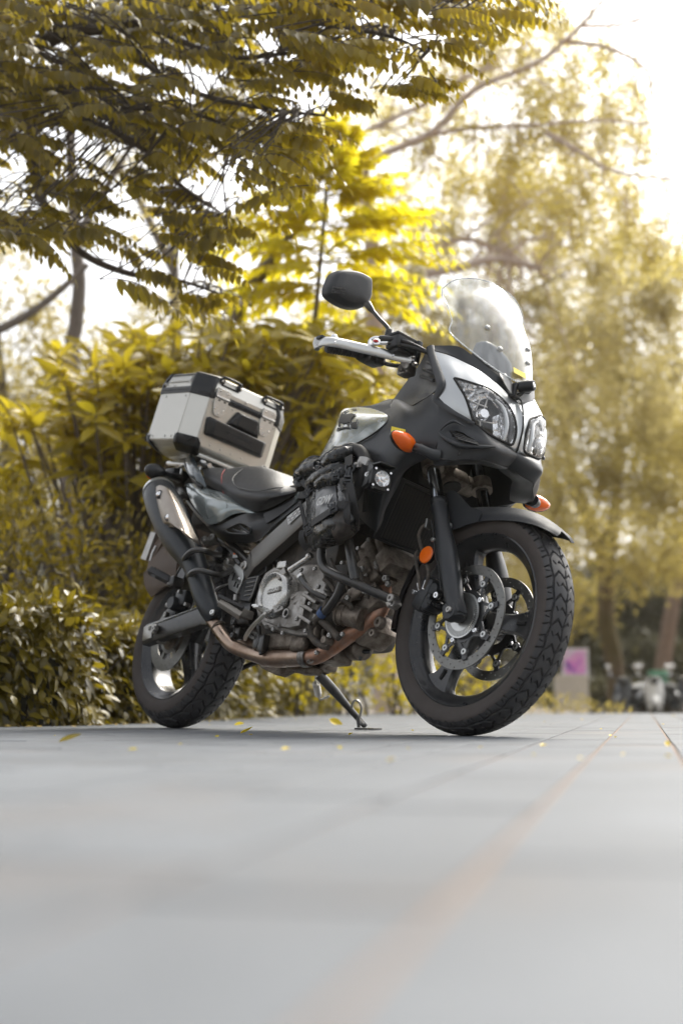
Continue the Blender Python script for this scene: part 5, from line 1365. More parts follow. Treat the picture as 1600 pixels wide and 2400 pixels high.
b = MB(); b.tube([p for p in cr(PP('A', (700, 128, -.112), (650, 170, -.156), (640, 205, -.1745), (680, 245, -.181), (790, 262, -.1875), (900, 245, -.168), (985, 238, -.095)), 6)], .0022, 6, 0)
b.build('seat_seam', M['seat'], st)
b = MB(); b.box((-.45, 0, .80), (.75, .20, .10), np.eye(3), .03); b.box((-.78, 0, .92), (.34, .19, .10), np.eye(3), .03); b.build('subframe_tray', M['inner'], bike)
# tail panels
tail = [PP('L', (655, 388, -.140), (664, 440, -.146), (685, 520, -.152), (722, 605, -.156)),
        PP('L', (790, 390, -.146), (800, 480, -.168), (818, 600, -.178), (832, 765, -.176)),
        PP('L', (930, 447, -.150), (950, 550, -.180), (958, 700, -.190), (935, 878, -.180)),
        PP('L', (1110, 500, -.155), (1122, 590, -.182), (1112, 720, -.188), (1062, 855, -.180)),
        PP('L', (1272, 598, -.150), (1268, 640, -.166), (1255, 692, -.170), (1222, 765, -.167)),
        PP('L', (1400, 682, -.143), (1395, 698, -.148), (1380, 716, -.150), (1360, 740, -.150)),
        PP('L', (1530, 752, -.134), (1529, 753, -.1345), (1528, 754, -.135), (1527, 755, -.1355))]
tp = panel('tail_panel', tail, M['greypaint'], th=.004, k=(7, 6), mirror=True)[0]
bl = [PP('L', (690, 420, -.150), (760, 545, -.170), (830, 700, -.180), (915, 822, -.182)),
      PP('L', (800, 455, -.1655), (870, 555, -.186), (910, 680, -.193), (965, 800, -.188)),
      PP('L', (960, 500, -.170), (1010, 570, -.190), (1030, 660, -.196), (1050, 745, -.190)),
      PP('L', (1090, 548, -.172), (1128, 590, -.185), (1150, 630, -.188), (1158, 672, -.186))]
panel('tail_bulge', bl, M['greypaint'], th=.004, k=(6, 6), mirror=True)
lowp = [PP('A', (475, 480, -.165), (490, 492, -.162), (505, 508, -.156)),
        PP('A', (560, 470, -.172), (565, 515, -.174), (572, 563, -.155)),
        PP('A', (640, 432, -.167), (650, 505, -.177), (660, 582, -.150)),
        PP('A', (720, 402, -.157), (735, 490, -.177), (750, 582, -.150)),
        PP('A', (790, 396, -.142), (805, 460, -.163), (812, 556, -.150)),
        PP('A', (870, 382, -.130), (875, 430, -.146), (880, 488, -.140)),
        PP('A', (960, 330, -.125), (965, 370, -.136), (970, 412, -.136)),
        PP('A', (1065, 268, -.120), (1065, 300, -.130), (1065, 338, -.130))]
VC = [(592, 505), (625, 488), (690, 462), (745, 488), (752, 512), (735, 528), (660, 525), (620, 520)]
lp = panel('lower_tail_panel', lowp, M['black'], th=.004, k=(16, 16), mirror=True, cut=('A', VC))[0]
LPG = dens(lowp, 8, 8).reshape(-1, 3); LPP = np.array([PJ(g) for g in LPG])
rimp = []
for x, y in VC + VC[:1]:
    t = A3(300 + x * 600 / 1568, 1050 + y * 600 / 1568); rimp.append(P('A', x, y, LPG[np.argsort(((LPP - t) ** 2).sum(1))[:2]][:, 1].mean() - .001))
b = MB(); b.tube(rimp, .0035, 6, 4); b.build('vent_rim', M['black'], lp)
b = MB()
for x0, y0, x1, y1 in ((640, 500, 700, 528), (665, 465, 745, 520), (655, 505, 735, 532)): b.tube(PP('A', (x0, y0, -.170), (x1, y1, -.166)), .005, 8, 0)
b.build('tail_fin', M['black'], lp)
b = MB(); b.bolt(P('A', 607, 490, -.168), -YH, .008, .006); b.box(P('A', 712, 515, -.15), (.04, .01, .03), np.eye(3), .003); b.build('tail_fastener', M['steel'], lp)
b = MB(); b.add(*shell(dens([PP('A', (828, 402, -.150), (845, 462, -.158)), PP('A', (940, 352, -.136), (935, 405, -.144)), PP('A', (1050, 290, -.130), (1045, 318, -.136))], 5, 4), .003, np.zeros(3)))
b.build('knee_pad', mat('knee_pad', (.030, .031, .033), .55, 0, .4, 500, .9, 700), bike)
# grab rails
for sg in (-1, 1):
    S = A3(1, -sg, 1)
    b = MB(); b.tube([p * S for p in PP('L', (692, 66, -.130), (700, 110, -.140), (745, 210, -.160), (815, 325, -.168), (895, 432, -.155))], [.018, .025, .026, .021, .006], 14, 6, flat=(A3(0, 1, 0), .45))
    b.build('grab_rail', M['greypaint'] if False else mat('rail_paint', (.055, .068, .075), .25, .6, .05, 40, coat=.8), bike)
    b = MB(); b.tube([p * S for p in PP('L', (660, 100, -.132), (668, 180, -.148), (735, 300, -.162), (800, 385, -.165), (865, 430, -.158))], .009, 10, 6); b.build('rail_edge', M['black'], bike)
# rear indicators
for sg in (-1, 1):
    S = A3(1, -sg, 1)
    s = empty('rear_turn_signal', bike)
    c = P('L', 290, 240, -.245); d = unit(P('L', 410, 275, -.205) - P('L', 200, 215, -.275)) * S
    b = MB(); b.lathe([(0, -.045), (.010, -.044), (.022, -.034), (.030, -.015), (.031, .004), (.024, .026), (.014, .036), (0, .036)], c * S, d, 24); b.build('housing', M['black'], s)
    b = MB(); b.lathe([(.0, -.002), (.018, -.002), (.026, .003), (.0, .012)][::-1], c * S + A3(-.030, 0, 0), A3(-1, 0, 0), 24); b.build('lens', M['amber'], s)
    b = MB(); b.tube([p * S for p in PP('L', (395, 268, -.212), (450, 285, -.190), (520, 305, -.160), (575, 320, -.13))], [.013, .013, .015, .018], 14, 4); b.lathe([(.0135, -.002), (.0155, 0), (.0135, .002)], P('L', 455, 287, -.188) * S, d, 14); b.build('stem', M['black'], s)
# tail body, lamp and rack under the case
b = MB()
b.box((-.95, 0, .93), (.22, .17, .10), np.eye(3), .03); b.box((-1.06, 0, .94), (.06, .15, .07), np.eye(3), .02)
b.box(P('L', 600, 350, -.07), (.12, .16, .06), np.eye(3), .02)
b.build('tail_section', M['black'], bike)
b = MB(); b.box((-1.095, 0, .945), (.02, .13, .055), np.eye(3), .008); b.build('tail_lamp', plastic_lens('red_lens', (.5, .01, .008)), bike)
RZ = 1.02
b = MB()
for sg in (-1, 1):
    b.tube([A3(-.74, sg * .11, .985), A3(-.90, sg * .11, 1.012), A3(-1.08, sg * .10, 1.045)], .010, 10, 4)
    for x in (-.80, -1.0): b.tube([A3(x, sg * .11, 1.0), A3(x, sg * .12, .95)], .007, 8, 0)
b.box((-.94, 0, 1.025), (.30, .20, .006), np.array([[math.cos(.16), 0, math.sin(.16)], [0, 1, 0], [-math.sin(.16), 0, math.cos(.16)]]), .002)
b.plate(PP('L', (490, 195, -.13), (640, 130, -.10), (650, 150, -.10), (500, 215, -.13)), A3(0, .01, 0))
for x in (515, 605): b.tube(PP('L', (x, 205, -.12), (x - 10, 265, -.12)), .005, 8, 0)
b.cyl(P('L', 862, 130, -.10), P('L', 862, 175, -.10), .012); b.bolt(P('L', 862, 128, -.10), A3(0, 0, 1), .014, .008)
b.build('luggage_rack', M['alu'], bike)
# rear mudguard and number plate
mg = [PP('A', (175, 430, -.05), (120, 720, -.10), (95, 770, -.10), (105, 850, -.10), (140, 915, -.085)),
      PP('A', (260, 520, -.075), (200, 700, -.105), (180, 780, -.105), (190, 850, -.10), (190, 880, -.09)),
      PP('A', (340, 600, -.085), (300, 700, -.105), (290, 780, -.105), (270, 830, -.10), (240, 850, -.09))]
mgo = panel('rear_mudguard', mg, M['brown'], th=.004, k=(5, 5))
mgc = [[A3(-.90, s_ * .085, .86) for s_ in (-1, -.4, .4, 1)], [A3(-1.0, s_ * .095, .70) for s_ in (-1, -.4, .4, 1)], [A3(-1.045, s_ * .095, .60) for s_ in (-1, -.4, .4, 1)], [A3(-.99, s_ * .08, .50) for s_ in (-1, -.4, .4, 1)]]
panel('mudguard_back', mgc, M['brown'], th=.004, k=(5, 3), center=(-.7, 0, .6))
b = MB()
c0 = P('A', 120, 600, -.095); u = unit(P('A', 140, 515, -.095) - P('A', 85, 680, -.095))
b.plate(PP('A', (77, 676, -.10), (140, 512, -.10), (168, 520, -.09), (108, 688, -.09)), A3(0, .17, 0)); b.build('number_plate', M['steel'], bike)
b = MB(); b.tube(PP('A', (135, 690, -.095), (150, 640, -.095), (170, 600, -.09)), .004, 6, 0); b.build('plate_bracket', M['alu'], bike)
# ------------------------------------------------------------------ frame, engine, exhaust
def beam(p0, p1, w, h, side=YH, bev=.004, mb=None, taper=1.0):
    p0, p1 = np.asarray(p0, float), np.asarray(p1, float); d = unit(p1 - p0); s_ = unit(side - d * (side @ d)); n_ = np.cross(d, s_)
    mb = mb or MB()
    mb.ring([[p0 + s_ * a * w / 2 + n_ * b * h / 2 for a, b in ((1, .8), (.8, 1), (-.8, 1), (-1, .8), (-1, -.8), (-.8, -1), (.8, -1), (1, -.8))],
             [p1 + (s_ * a * w / 2 + n_ * b * h / 2) * taper for a, b in ((1, .8), (.8, 1), (-.8, 1), (-1, .8), (-1, -.8), (-.8, -1), (.8, -1), (1, -.8))]])
    return mb
# main frame spars, rear subframe, swing arm plates
for sg in (-1, 1):
    S = A3(1, -sg, 1)
    b = MB(); beam(P('A', 1130, 385, -.150) * S, P('A', 790, 690, -.138) * S, .045, .078, YH, mb=b); beam(P('A', 790, 690, -.138) * S, P('A', 735, 775, -.130) * S, .044, .076, YH, mb=b, taper=.7)
    b.build('frame_spar', M['frame'], bike)
    b = MB()
    pl = PP('A', (700, 690, -.125), (790, 690, -.130), (850, 700, -.13), (840, 760, -.13), (800, 790, -.13), (790, 900, -.13), (760, 980, -.128), (740, 1080, -.125), (680, 1150, -.122), (640, 1140, -.12), (650, 1040, -.12), (690, 960, -.122), (680, 850, -.122), (700, 780, -.122))
    b.plate([p * S for p in pl], A3(0, .03, 0) * S); b.build('pivot_plate', M['blackmet'], bike, bev=.003)
    b = MB(); b.tube([p * S for p in PP('A', (760, 720, -.115), (680, 640, -.115), (560, 520, -.115), (420, 380, -.11), (330, 250, -.10))], .014, 10, 5)
    b.tube([p * S for p in PP('A', (690, 720, -.105), (620, 620, -.11), (560, 560, -.11))], .012, 8, 4)
    b.build('subframe', M['blackmet'], bike)
# warning label on the spar
b = MB()
q0, q1 = P('A', 980, 465, -.1745), P('A', 1070, 383, -.1745); dx = unit(q1 - q0); up_ = unit(np.cross(A3(0, -1, 0), dx)) * -1
up_ = up_ if up_[2] > 0 else -up_
b.plate([q0 - up_ * .004, q1 - up_ * .004, q1 + up_ * .022, q0 + up_ * .030], A3(0, -.0006, 0))
lab = b.build('warning_label', M['white'], bike, False); b = MB()
for r in range(4):
    for k in range(16):
        if (r * 5 + k * 3) % 7 in (0, 3): continue
        p = q0 + dx * (.006 + k * .0056) + up_ * (.001 + r * .0062) - YH * .0008
        b.box(p, (.0042, .0006, .0026), np.stack([dx, YH, up_], 1))
b.build('label_print', M['inner'], lab)
# swing arm
for sg in (-1, 1):
    S = A3(1, -sg, 1)
    a0, a1 = P('A', 130, 1145, -.142), P('A', 470, 1030, -.135); a2 = A3(-.20, -.13, .37)
    b = MB(); d = unit(a1 - a0)
    hh = lambda p, hgt, wd: [p * S + A3(0, y * wd * S[1], 0) + np.cross(d, YH) * z * hgt * -1 * A3(1, 1, 1) for y, z in ((-.5, .42), (-.42, .5), (.5, .5), (.5, -.5), (-.3, -.5), (-.5, -.30), (-.5, -.1))]
    b.ring([hh(a0 - d * .015, .080, .032), hh(a1, .078, .034), hh(a2, .085, .036)]); b.build('swing_arm', M['blackmet'], bike)
    o = MB(); o.box((a0 + d * .02) * S + A3(0, -.019 * -S[1] * -1, 0) * 1, (.06, .006, .055), np.stack([d, YH, np.cross(d, YH)], 1), .002)
    o.bolt(P('A', 170, 1112, -.162) * S, -YH * S[1], .020, .012, 6).bolt(P('A', 170, 1112, -.170) * S, -YH * S[1], .012, .014).bolt(P('A', 138, 1105, -.162) * S, -YH * S[1], .009, .008, 6)
    o.build('axle_nut', M['steel'], bike)
b = MB(); b.tube(PP('A', (128, 1090, -.155), (250, 1045, -.156), (432, 975, -.150)), .004, 6, 3, flat=(A3(0, 0, 1), .6)); b.build('swing_arm_edge', M['alu'], bike)
b = MB(); b.box((-.24, 0, .36), (.10, .24, .09), np.eye(3), .02); b.box((-.42, 0, .37), (.06, .22, .07), np.eye(3), .015); b.build('swing_arm_brace', M['blackmet'], bike)
b = MB(); b.box(P('A', 205, 1185, -.12), (.05, .02, .02), np.eye(3), .004); b.bolt(P('A', 195, 1180, -.135), -YH, .010, .012); b.build('chain_adjuster', M['steel'], bike)
# rear brake caliper
b = MB()
b.lathe([(0, -.03), (.022, -.03), (.026, -.02), (.026, .03), (0, .03)], P('A', 300, 960, -.12), YH, 22)
b.box(P('A', 345, 925, -.11), (.07, .045, .06), np.eye(3), .010); b.box(P('A', 275, 1010, -.10), (.06, .02, .03), np.eye(3), .004)
rcal = b.build('brake_caliper', M['matte'], bike)
b = MB(); b.bolt(P('A', 262, 968, -.125), A3(-.6, -.8, 0), .010, .02).bolt(P('A', 245, 1025, -.125), -YH, .012, .016, 6).bolt(P('A', 375, 965, -.13), -YH, .008, .02).bolt(P('A', 330, 885, -.13), -YH, .007, .016)
b.build('caliper_bolt', M['steel'], rcal)
# shock absorber
b = MB()
p0, p1 = P('A', 690, 590, -.05), P('A', 640, 760, -.03)
b.cyl(p0, p1, .020); hel = []
for t in np.linspace(0, 1, 90): 
    a = t * 2 * np.pi * 7; dd = unit(p1 - p0); u, w = frame(dd); hel.append(p0 + (p1 - p0) * t + (u * math.cos(a) + w * math.sin(a)) * .034)
b.tube(hel, .0055, 6, 0); b.build('shock_absorber', M['steel'], bike)
b = MB(); c = P('A', 565, 655, -.135); b.lathe([(0, -.016), (.018, -.016), (.0275, -.013), (.029, 0), (.0275, .012), (0, .012)], c, YH, 24)
for k in range(12): 
    a = k * math.pi / 6; b.box(c + A3(math.cos(a) * .0285, 0, math.sin(a) * .0285), (.005, .022, .005), np.eye(3))
pk = b.build('preload_knob', M['black'], bike)
b = MB(); b.bolt(c - YH * .016, -YH, .010, .004); b.build('knob_screw', M['steel'], pk)
b = MB()
for x, y, Y, r in ((480, 570, -.135, .016), (525, 560, -.12, .018), (620, 705, -.13, .013), (725, 725, -.145, .016), (600, 640, -.115, .010), (640, 660, -.10, .022), (325, 290, -.15, .016)):
    p = P('A', x, y, Y); b.lathe([(0, -.02), (r * .55, -.02), (r * .7, -.014), (r, -.012), (r, .012), (r * .7, .016), (r * .7, .03), (0, .03)], p, YH, 18)
b.build('frame_bolt', M['steel'], bike)
b = MB(); b.box(P('A', 660, 648, -.118), (.03, .003, .03), np.eye(3)); b.build('service_label', M['white'], bike)
b = MB(); b.box(P('A', 660, 642, -.120), (.022, .003, .012), np.eye(3)); b.build('service_label_mark', M['amber'], bike)
# exhaust can and heat shield
mc = PP('A', (185, 262, -.235), (210, 325, -.24), (250, 410, -.24), (295, 510, -.236), (345, 600, -.230), (398, 690, -.222), (425, 760, -.218), (447, 840, -.212), (472, 920, -.205), (500, 985, -.198), (520, 1025, -.19), (533, 1052, -.184))
mr = [.058, .0665, .069, .0665, .059, .047, .042, .0405, .040, .037, .033, .024]
b = MB(); b.tube(mc, mr, 32, 5); mf = b.build('muffler', M['muffler'], bike, ang=60)
b = MB(); axm = unit(mc[0] - mc[1]); b.lathe([(.030, .004), (.048, .010), (.058, .004), (.061, -.008), (.0635, -.016), (.060, -.018)], mc[0], axm, 36); b.lathe([(.0, .002), (.030, .003)], mc[0], axm, 24); b.build('end_cap', M['alu'], mf)
b = MB(); b.lathe([(.024, .004), (.024, .03), (.028, .03), (.028, .004)], mc[0], axm, 24, closed=True); b.build('outlet', M['inner'], mf)
hs = [PP('A', (152, 255, -.258), (170, 238, -.292), (200, 228, -.304), (248, 250, -.300), (290, 292, -.262)),
      PP('A', (142, 300, -.270), (180, 290, -.308), (222, 300, -.318), (285, 330, -.306), (335, 372, -.262)),
      PP('A', (158, 385, -.276), (200, 380, -.312), (250, 390, -.322), (318, 425, -.308), (378, 455, -.262)),
      PP('A', (180, 468, -.276), (235, 455, -.312), (285, 472, -.320), (350, 505, -.304), (412, 528, -.258)),
      PP('A', (200, 482, -.272), (290, 472, -.313), (335, 512, -.314), (385, 545, -.298), (432, 566, -.255)),
      PP('A', (285, 476, -.312), (325, 502, -.314), (350, 535, -.308), (395, 565, -.290), (440, 592, -.252))]
hsp = panel('heat_shield', hs, M['shield'], mf, th=.003, k=(6, 7), center=(-.75, -.18, .7), ang=60)
for x, y in ((187, 281), (246, 421)):
    b = MB(); p = P('A', x, y, -.318); n = unit(A3(.25, -.95, .15))
    b.lathe([(.0, .007), (.007, .006), (.0105, .003), (.011, 0), (.0105, -.006), (0, -.006)], p, n, 20); b.build('shield_bolt', M['chrome'], hsp)
    b = MB(); b.lathe([(.0112, -.0075), (.0172, -.0075), (.0172, .0005), (.0152, .002), (.0112, .0005)], p, n, 22, closed=True); b.build('bolt_washer', M['blackmet'], hsp)
b = MB(); b.lathe([(.006, .007), (.013, .004), (.016, 0), (.016, -.012), (0, -.012)], P('A', 520, 1010, -.232), unit(A3(.1, -1, .1)), 22); b.build('cover_ring', M['inner'], mf)
b = MB(); b.bolt(P('A', 520, 1010, -.239), unit(A3(.1, -1, .1)), .0105, .008, 18); b.build('cover_bolt', M['alu'], mf)
for (x, y, Y, r) in ((412, 720, -.222, .0450), (445, 832, -.213, .0415)):
    pass
b = MB(); b.tube(PP('A', (505, 1045, -.185), (545, 1100, -.180), (590, 1165, -.172), (640, 1215, -.160), (715, 1248, -.145), (800, 1275, -.135), (850, 1287, -.130)), [.021, .0225, .0225, .0225, .023, .025, .027], 18, 5)
b.build('exhaust_pipe', M['pipe'], bike)
b = MB(); b.tube(PP('A', (840, 1286, -.13), (900, 1292, -.128), (1000, 1288, -.125), (1090, 1282, -.120)), [.028, .0285, .0285, .0275], 18, 4); b.tube(PP('A', (700, 1185, -.10), (760, 1220, -.105), (840, 1270, -.118)), .021, 14, 4); b.build('collector_pipe', M['pipe'], bike)
b = MB(); b.tube(PP('E', (560, 1140, -.118), (640, 1130, -.116), (760, 1060, -.108), (920, 950, -.096), (1080, 845, -.084), (1190, 745, -.072), (1240, 650, -.062), (1252, 560, -.055), (1248, 480, -.05)), .0252, 20, 6); b.build('header_pipe', M['pipehot'], bike)
b = MB()
for x, y, r in ((530, 1142, .0305), (555, 1140, .0300)): b.lathe([(r, -.008), (r + .002, -.004), (r + .002, .004), (r, .008)], P('E', x, y, -.119), unit(P('E', 640, 1130, -.116) - P('E', 500, 1142, -.121)), 24, cap=False)
b.bolt(P('E', 590, 1175, -.135), A3(.3, -.8, -.3), .008, .02, 6); b.build('pipe_clamp', M['cast'], bike)
b = MB(); b.lathe([(.022, -.006), (.037, -.006), (.037, .006), (.022, .006)], P('E', 1240, 485, -.05), A3(-.3, 0, 1), 22, closed=True); b.lathe([(.0245, -.004), (.027, 0), (.0245, .004)], P('A', 555, 1100, -.1785), unit(P('A', 590, 1165, -.172) - P('A', 530, 1080, -.182)), 20, cap=False); b.build('exhaust_flange', M['castdirty'], bike)
# engine core, cylinders and covers
b = MB()
b.box((.05, 0, .40), (.44, .26, .24), np.eye(3), .03); b.box((.02, 0, .58), (.30, .22, .22), np.eye(3), .03); b.box((-.10, 0, .48), (.16, .22, .30), np.eye(3), .03)
b.build('engine_block', M['engine'], bike)
b = MB()
R30 = np.array([[math.cos(.62), 0, -math.sin(.62)], [0, 1, 0], [math.sin(.62), 0, math.cos(.62)]])
cc = A3(.245, -.01, .455)
b.box(cc, (.16, .19, .13), R30, .015); b.box(cc + R30 @ A3(.115, 0, 0), (.075, .21, .15), R30, .018); b.box(cc + R30 @ A3(.168, 0, 0), (.04, .19, .13), R30, .016)
for k in range(5): b.box(cc + R30 @ A3(-.05 + k * .028, -.10, 0), (.006, .02, .12), R30, .002)
b.box(P('E', 1100, 380, -.09), (.09, .08, .07), R30, .012); b.box(P('E', 1230, 400, -.07), (.05, .09, .06), R30, .01); b.box(P('E', 1010, 560, -.115), (.12, .04, .05), R30, .008)
b.box(P('E', 1130, 640, -.09), (.10, .05, .08), R30, .014)
fcy = b.build('front_cylinder', M['castdirty'], bike, bev=.004)
b = MB()
for x, z in ((.10, -.055), (.10, .055), (.15, -.05), (.15, .05), (-.06, -.05), (-.06, .05), (.02, .06), (.02, -.06)): b.bolt(cc + R30 @ A3(x, -.108, z), -YH, .0075, .009, 6)
b.build('cylinder_bolt', M['steel'], fcy)
b = MB()
for x, y, Y, r in ((1010, 470, -.17, .009), (1080, 540, -.16, .008), (1160, 560, -.14, .008), (930, 600, -.15, .010), (1060, 330, -.14, .010), (1000, 380, -.15, .008), (1300, 470, -.11, .010), (1190, 310, -.12, .008), (760, 940, -.15, .009), (880, 930, -.14, .008), (640, 1100, -.14, .008), (1280, 420, -.11, .012)): b.bolt(P('E', x, y, Y), -YH, r, r, 6)
b.build('engine_bolt', M['steel'], bike)
for pts, r in (([(1010, 330, -.15), (1040, 420, -.155), (1010, 520, -.155)], .010), ([(1180, 470, -.13), (1120, 520, -.14), (1090, 600, -.14)], .009), ([(880, 620, -.16), (940, 660, -.16), (960, 700, -.15)], .008), ([(1270, 200, -.09), (1230, 290, -.10), (1250, 380, -.10)], .008), ([(700, 420, -.20), (760, 470, -.19), (800, 540, -.18)], .007)):
    b = MB(); b.tube(PP('E', *pts), r, 10, 5); b.build('engine_hose', M['hose'], bike)
b = MB(); b.box(P('E', 1390, 300, -.06), (.05, .14, .07), R30, .006); b.box(P('E', 1245, 130, -.08), (.03, .04, .03), R30, .005); b.build('cylinder_head_cover', M['castdirty'], bike)
cr_pl = [(60, 640), (105, 470), (160, 360), (240, 310), (330, 300), (400, 330), (470, 300), (560, 280), (650, 285), (700, 340), (710, 470), (690, 520), (730, 560), (700, 640), (640, 690), (600, 800), (560, 945), (470, 950), (380, 930), (260, 900), (150, 870), (100, 800)]
b = MB(); b.plate(PP('E', *[(x, y, -.165) for x, y in cr_pl]), A3(0, .06, 0)); cc_ = b.build('crankcase_cover', M['cast'], bike, bev=.006)
b = MB()
b.plate(PP('E', *[(x, y, -.192) for x, y in ((395, 560), (470, 530), (560, 530), (520, 640), (500, 760), (470, 850), (380, 870), (250, 850), (150, 810), (150, 740), (300, 740), (380, 660))]), A3(0, .03, 0))
for x0, y0, x1, y1 in ((520, 560, 640, 640), (500, 660, 610, 720), (480, 760, 590, 830), (410, 610, 480, 560), (430, 650, 490, 610)):
    beam(P('E', x0, y0, -.188), P('E', x1, y1, -.182), .02, .012, mb=b)
b.build('cover_ribs', M['cast'], cc_, bev=.004)
b = MB()
for x, y in ((120, 830), (185, 862), (245, 885), (300, 850), (460, 790), (580, 650), (400, 420), (660, 495), (625, 330), (500, 340), (540, 900), (330, 920)): b.bolt(P('E', x, y, -.190), -YH, .0075, .008, 6)
b.build('cover_bolt', M['steel'], cc_)
b = MB(); c0 = P('A', 886, 893, -.205); b.lathe([(0, .05), (.076, .05), (.0805, .045), (.0815, .01), (.080, .002), (.074, -.009), (.066, -.012), (.0595, -.007), (.057, .001), (.052, .003), (0, .003)], c0, YH, 72)
clutch = b.build('clutch_cover', M['castclean'], bike, ang=50)
b = MB(); beam(c0 + A3(.020, -.002, .052), c0 + A3(.050, .002, .075), .02, .028, mb=b); beam(c0 + A3(.040, -.006, -.062), c0 + A3(.060, .01, -.045), .02, .03, mb=b)
b.bolt(c0 + A3(.022, -.004, .058), -YH, .008, .006); b.bolt(c0 + A3(.055, -.004, -.052), -YH, .007, .006); b.build('cover_lug', M['cast'], clutch)
xl = unit(P('A', 930, 862, -.205) - P('A', 860, 882, -.205)); zl = unit(np.cross(A3(0, -1, 0), xl)); zl = zl if zl[2] > 0 else -zl
b = MB(); lc = P('A', 893, 872, -.203); b.box(lc, (.066, .006, .017), np.stack([xl, YH, zl], 1), .002); b.build('name_plate', M['cast'], clutch)
text('lettering', 'SUZUKI', .0165, lc + A3(0, -.0035, 0), xl, zl, M['castclean'], clutch, .0012, 0, .0004, sx=1.0)
b = MB(); p = P('E', 358, 737, -.196); b.lathe([(0, 0), (.009, 0), (.010, -.004), (.0155, -.005), (.0165, -.001), (.0165, .01), (0, .01)], p, YH, 24); b.build('sight_glass', M['steel'], cc_)
b = MB(); b.lathe([(0, -.0005), (.009, -.0005)], p, YH, 20); b.build('glass', M['inner'], cc_)
b = MB(); b.tube(PP('E', (390, 340, -.20), (450, 300, -.20), (590, 205, -.20)), [.011, .010, .009], 14, 4); b.box(P('E', 340, 300, -.17), (.05, .03, .025), np.eye(3), .004); b.lathe([(.010, -.006), (.0125, -.006), (.0125, .006), (.010, .006)], P('E', 570, 215, -.20), unit(P('E', 590, 205, -.20) - P('E', 450, 300, -.20)), 16, closed=True)
b.build('crash_bar_mount', M['castclean'], bike)
# bottom end
b = MB(); b.box(P('E', 400, 1010, -.11), (.20, .08, .055), np.eye(3), .008); b.box(P('E', 480, 1020, -.145), (.07, .03, .045), np.eye(3), .006)
b.plate(PP('E', (70, 1180, -.06), (120, 1240, -.06), (250, 1300, -.06), (310, 1315, -.06), (400, 1270, -.05), (560, 1300, -.05), (620, 1280, -.05), (700, 1200, -.05), (780, 1140, -.05), (700, 1050, -.05), (300, 1060, -.06), (100, 1090, -.06)), A3(0, .02, 0))
b.plate(PP('E', (340, 1230, -.09), (480, 1290, -.09), (605, 1290, -.09), (640, 1240, -.09), (560, 1190, -.09), (400, 1190, -.09)), A3(0, .03, 0))
b.build('oil_sump', M['castdirty'], bike, bev=.006)
b = MB(); p1 = P('E', 1010, 1060, -.02); p0 = P('E', 860, 1095, -.02); dd = unit(p1 - p0)
b.lathe([(0, .05), (.028, .05), (.036, .044), (.038, .036), (.038, -.06), (.034, -.07), (0, -.07)], p1, unit(A3(.85, -.25, -.1)), 28); b.box(P('E', 800, 1120, -.04), (.10, .08, .06), np.eye(3), .01); b.build('oil_filter', M['castdirty'], bike)
b = MB(); b.tube(PP('E', (1060, 1090, -.03), (1130, 1085, -.02)), .007, 8, 0); b.bolt(P('E', 1040, 1135, -.05), A3(0, 0, -1), .006, .012); b.build('drain_nozzle', M['black'], bike)
b = MB(); p0, p1 = P('E', 850, 735, -.145), P('E', 1060, 790, -.115)
b.tube([p0, p0 * .75 + p1 * .25, p1], .034, 22, 0); d = unit(p1 - p0)
for t, r in ((.0, .030), (.02, .0375), (.28, .0365), (.97, .036)): b.lathe([(r, -.004), (r + .001, 0), (r, .004)], p0 + (p1 - p0) * t, d, 24)
b.build('starter_motor', M['castdirty'], bike)
b = MB(); b.box(P('E', 1160, 900, -.03), (.09, .12, .09), R30, .02); b.bolt(P('E', 1235, 830, -.09), -YH, .02, .02); b.bolt(P('E', 1180, 930, -.09), -YH, .014, .02); b.build('water_pump', M['castdirty'], bike)
for pts, r, m in (([(480, 392, -.215), (540, 480, -.215), (610, 545, -.21), (730, 600, -.19)], .0095, 'blackmet'), ([(870, 455, -.205), (830, 560, -.20), (780, 640, -.195), (715, 730, -.185)], .0135, 'blackmet'),
                  ([(690, 740, -.17), (610, 820, -.17), (580, 900, -.165), (610, 980, -.16), (680, 1030, -.15), (740, 1045, -.14)], .0115, 'hose'), ([(660, 790, -.16), (730, 850, -.155), (800, 925, -.145), (840, 960, -.14)], .0125, 'hose'),
                  ([(740, 600, -.185), (720, 660, -.185), (700, 730, -.182)], .011, 'hose')):
    b = MB(); b.tube(PP('E', *pts), r, 12, 6); b.build('engine_hose', M[m], bike)
b = MB(); b.lathe([(.0135, -.012), (.0165, -.012), (.0165, .012), (.0135, .012)], P('E', 690, 728, -.184), unit(P('E', 640, 800, -.17) - P('E', 720, 690, -.184)), 18, closed=True); b.build('hose_clip', M['blueclip'], bike)
b = MB(); b.lathe([(.010, -.007), (.013, -.005), (.013, .005), (.010, .007)], P('E', 490, 405, -.215), unit(P('E', 540, 480, -.215) - P('E', 480, 392, -.215)), 16); b.build('hose_ferrule', M['alu'], bike)
for pts in ([(760, 240, -.12), (800, 330, -.13), (870, 380, -.12)], [(900, 560, -.13), (960, 600, -.13), (1040, 600, -.12)], [(1150, 200, -.08), (1180, 280, -.09), (1160, 360, -.09)], [(700, 880, -.14), (690, 940, -.14), (720, 1000, -.14)], [(840, 350, -.11), (820, 440, -.12), (850, 520, -.13)]):
    b = MB(); b.tube(PP('E', *pts), .006, 8, 5); b.build('engine_wire', M['hose'], bike)
b = MB(); b.box(P('E', 620, 900, -.15), (.04, .03, .05), np.eye(3), .006); b.lathe([(0, -.012), (.012, -.012), (.014, -.004), (.014, .02), (0, .02)], P('E', 720, 985, -.15), YH, 18); b.build('pressure_sensor', M['castdirty'], bike)
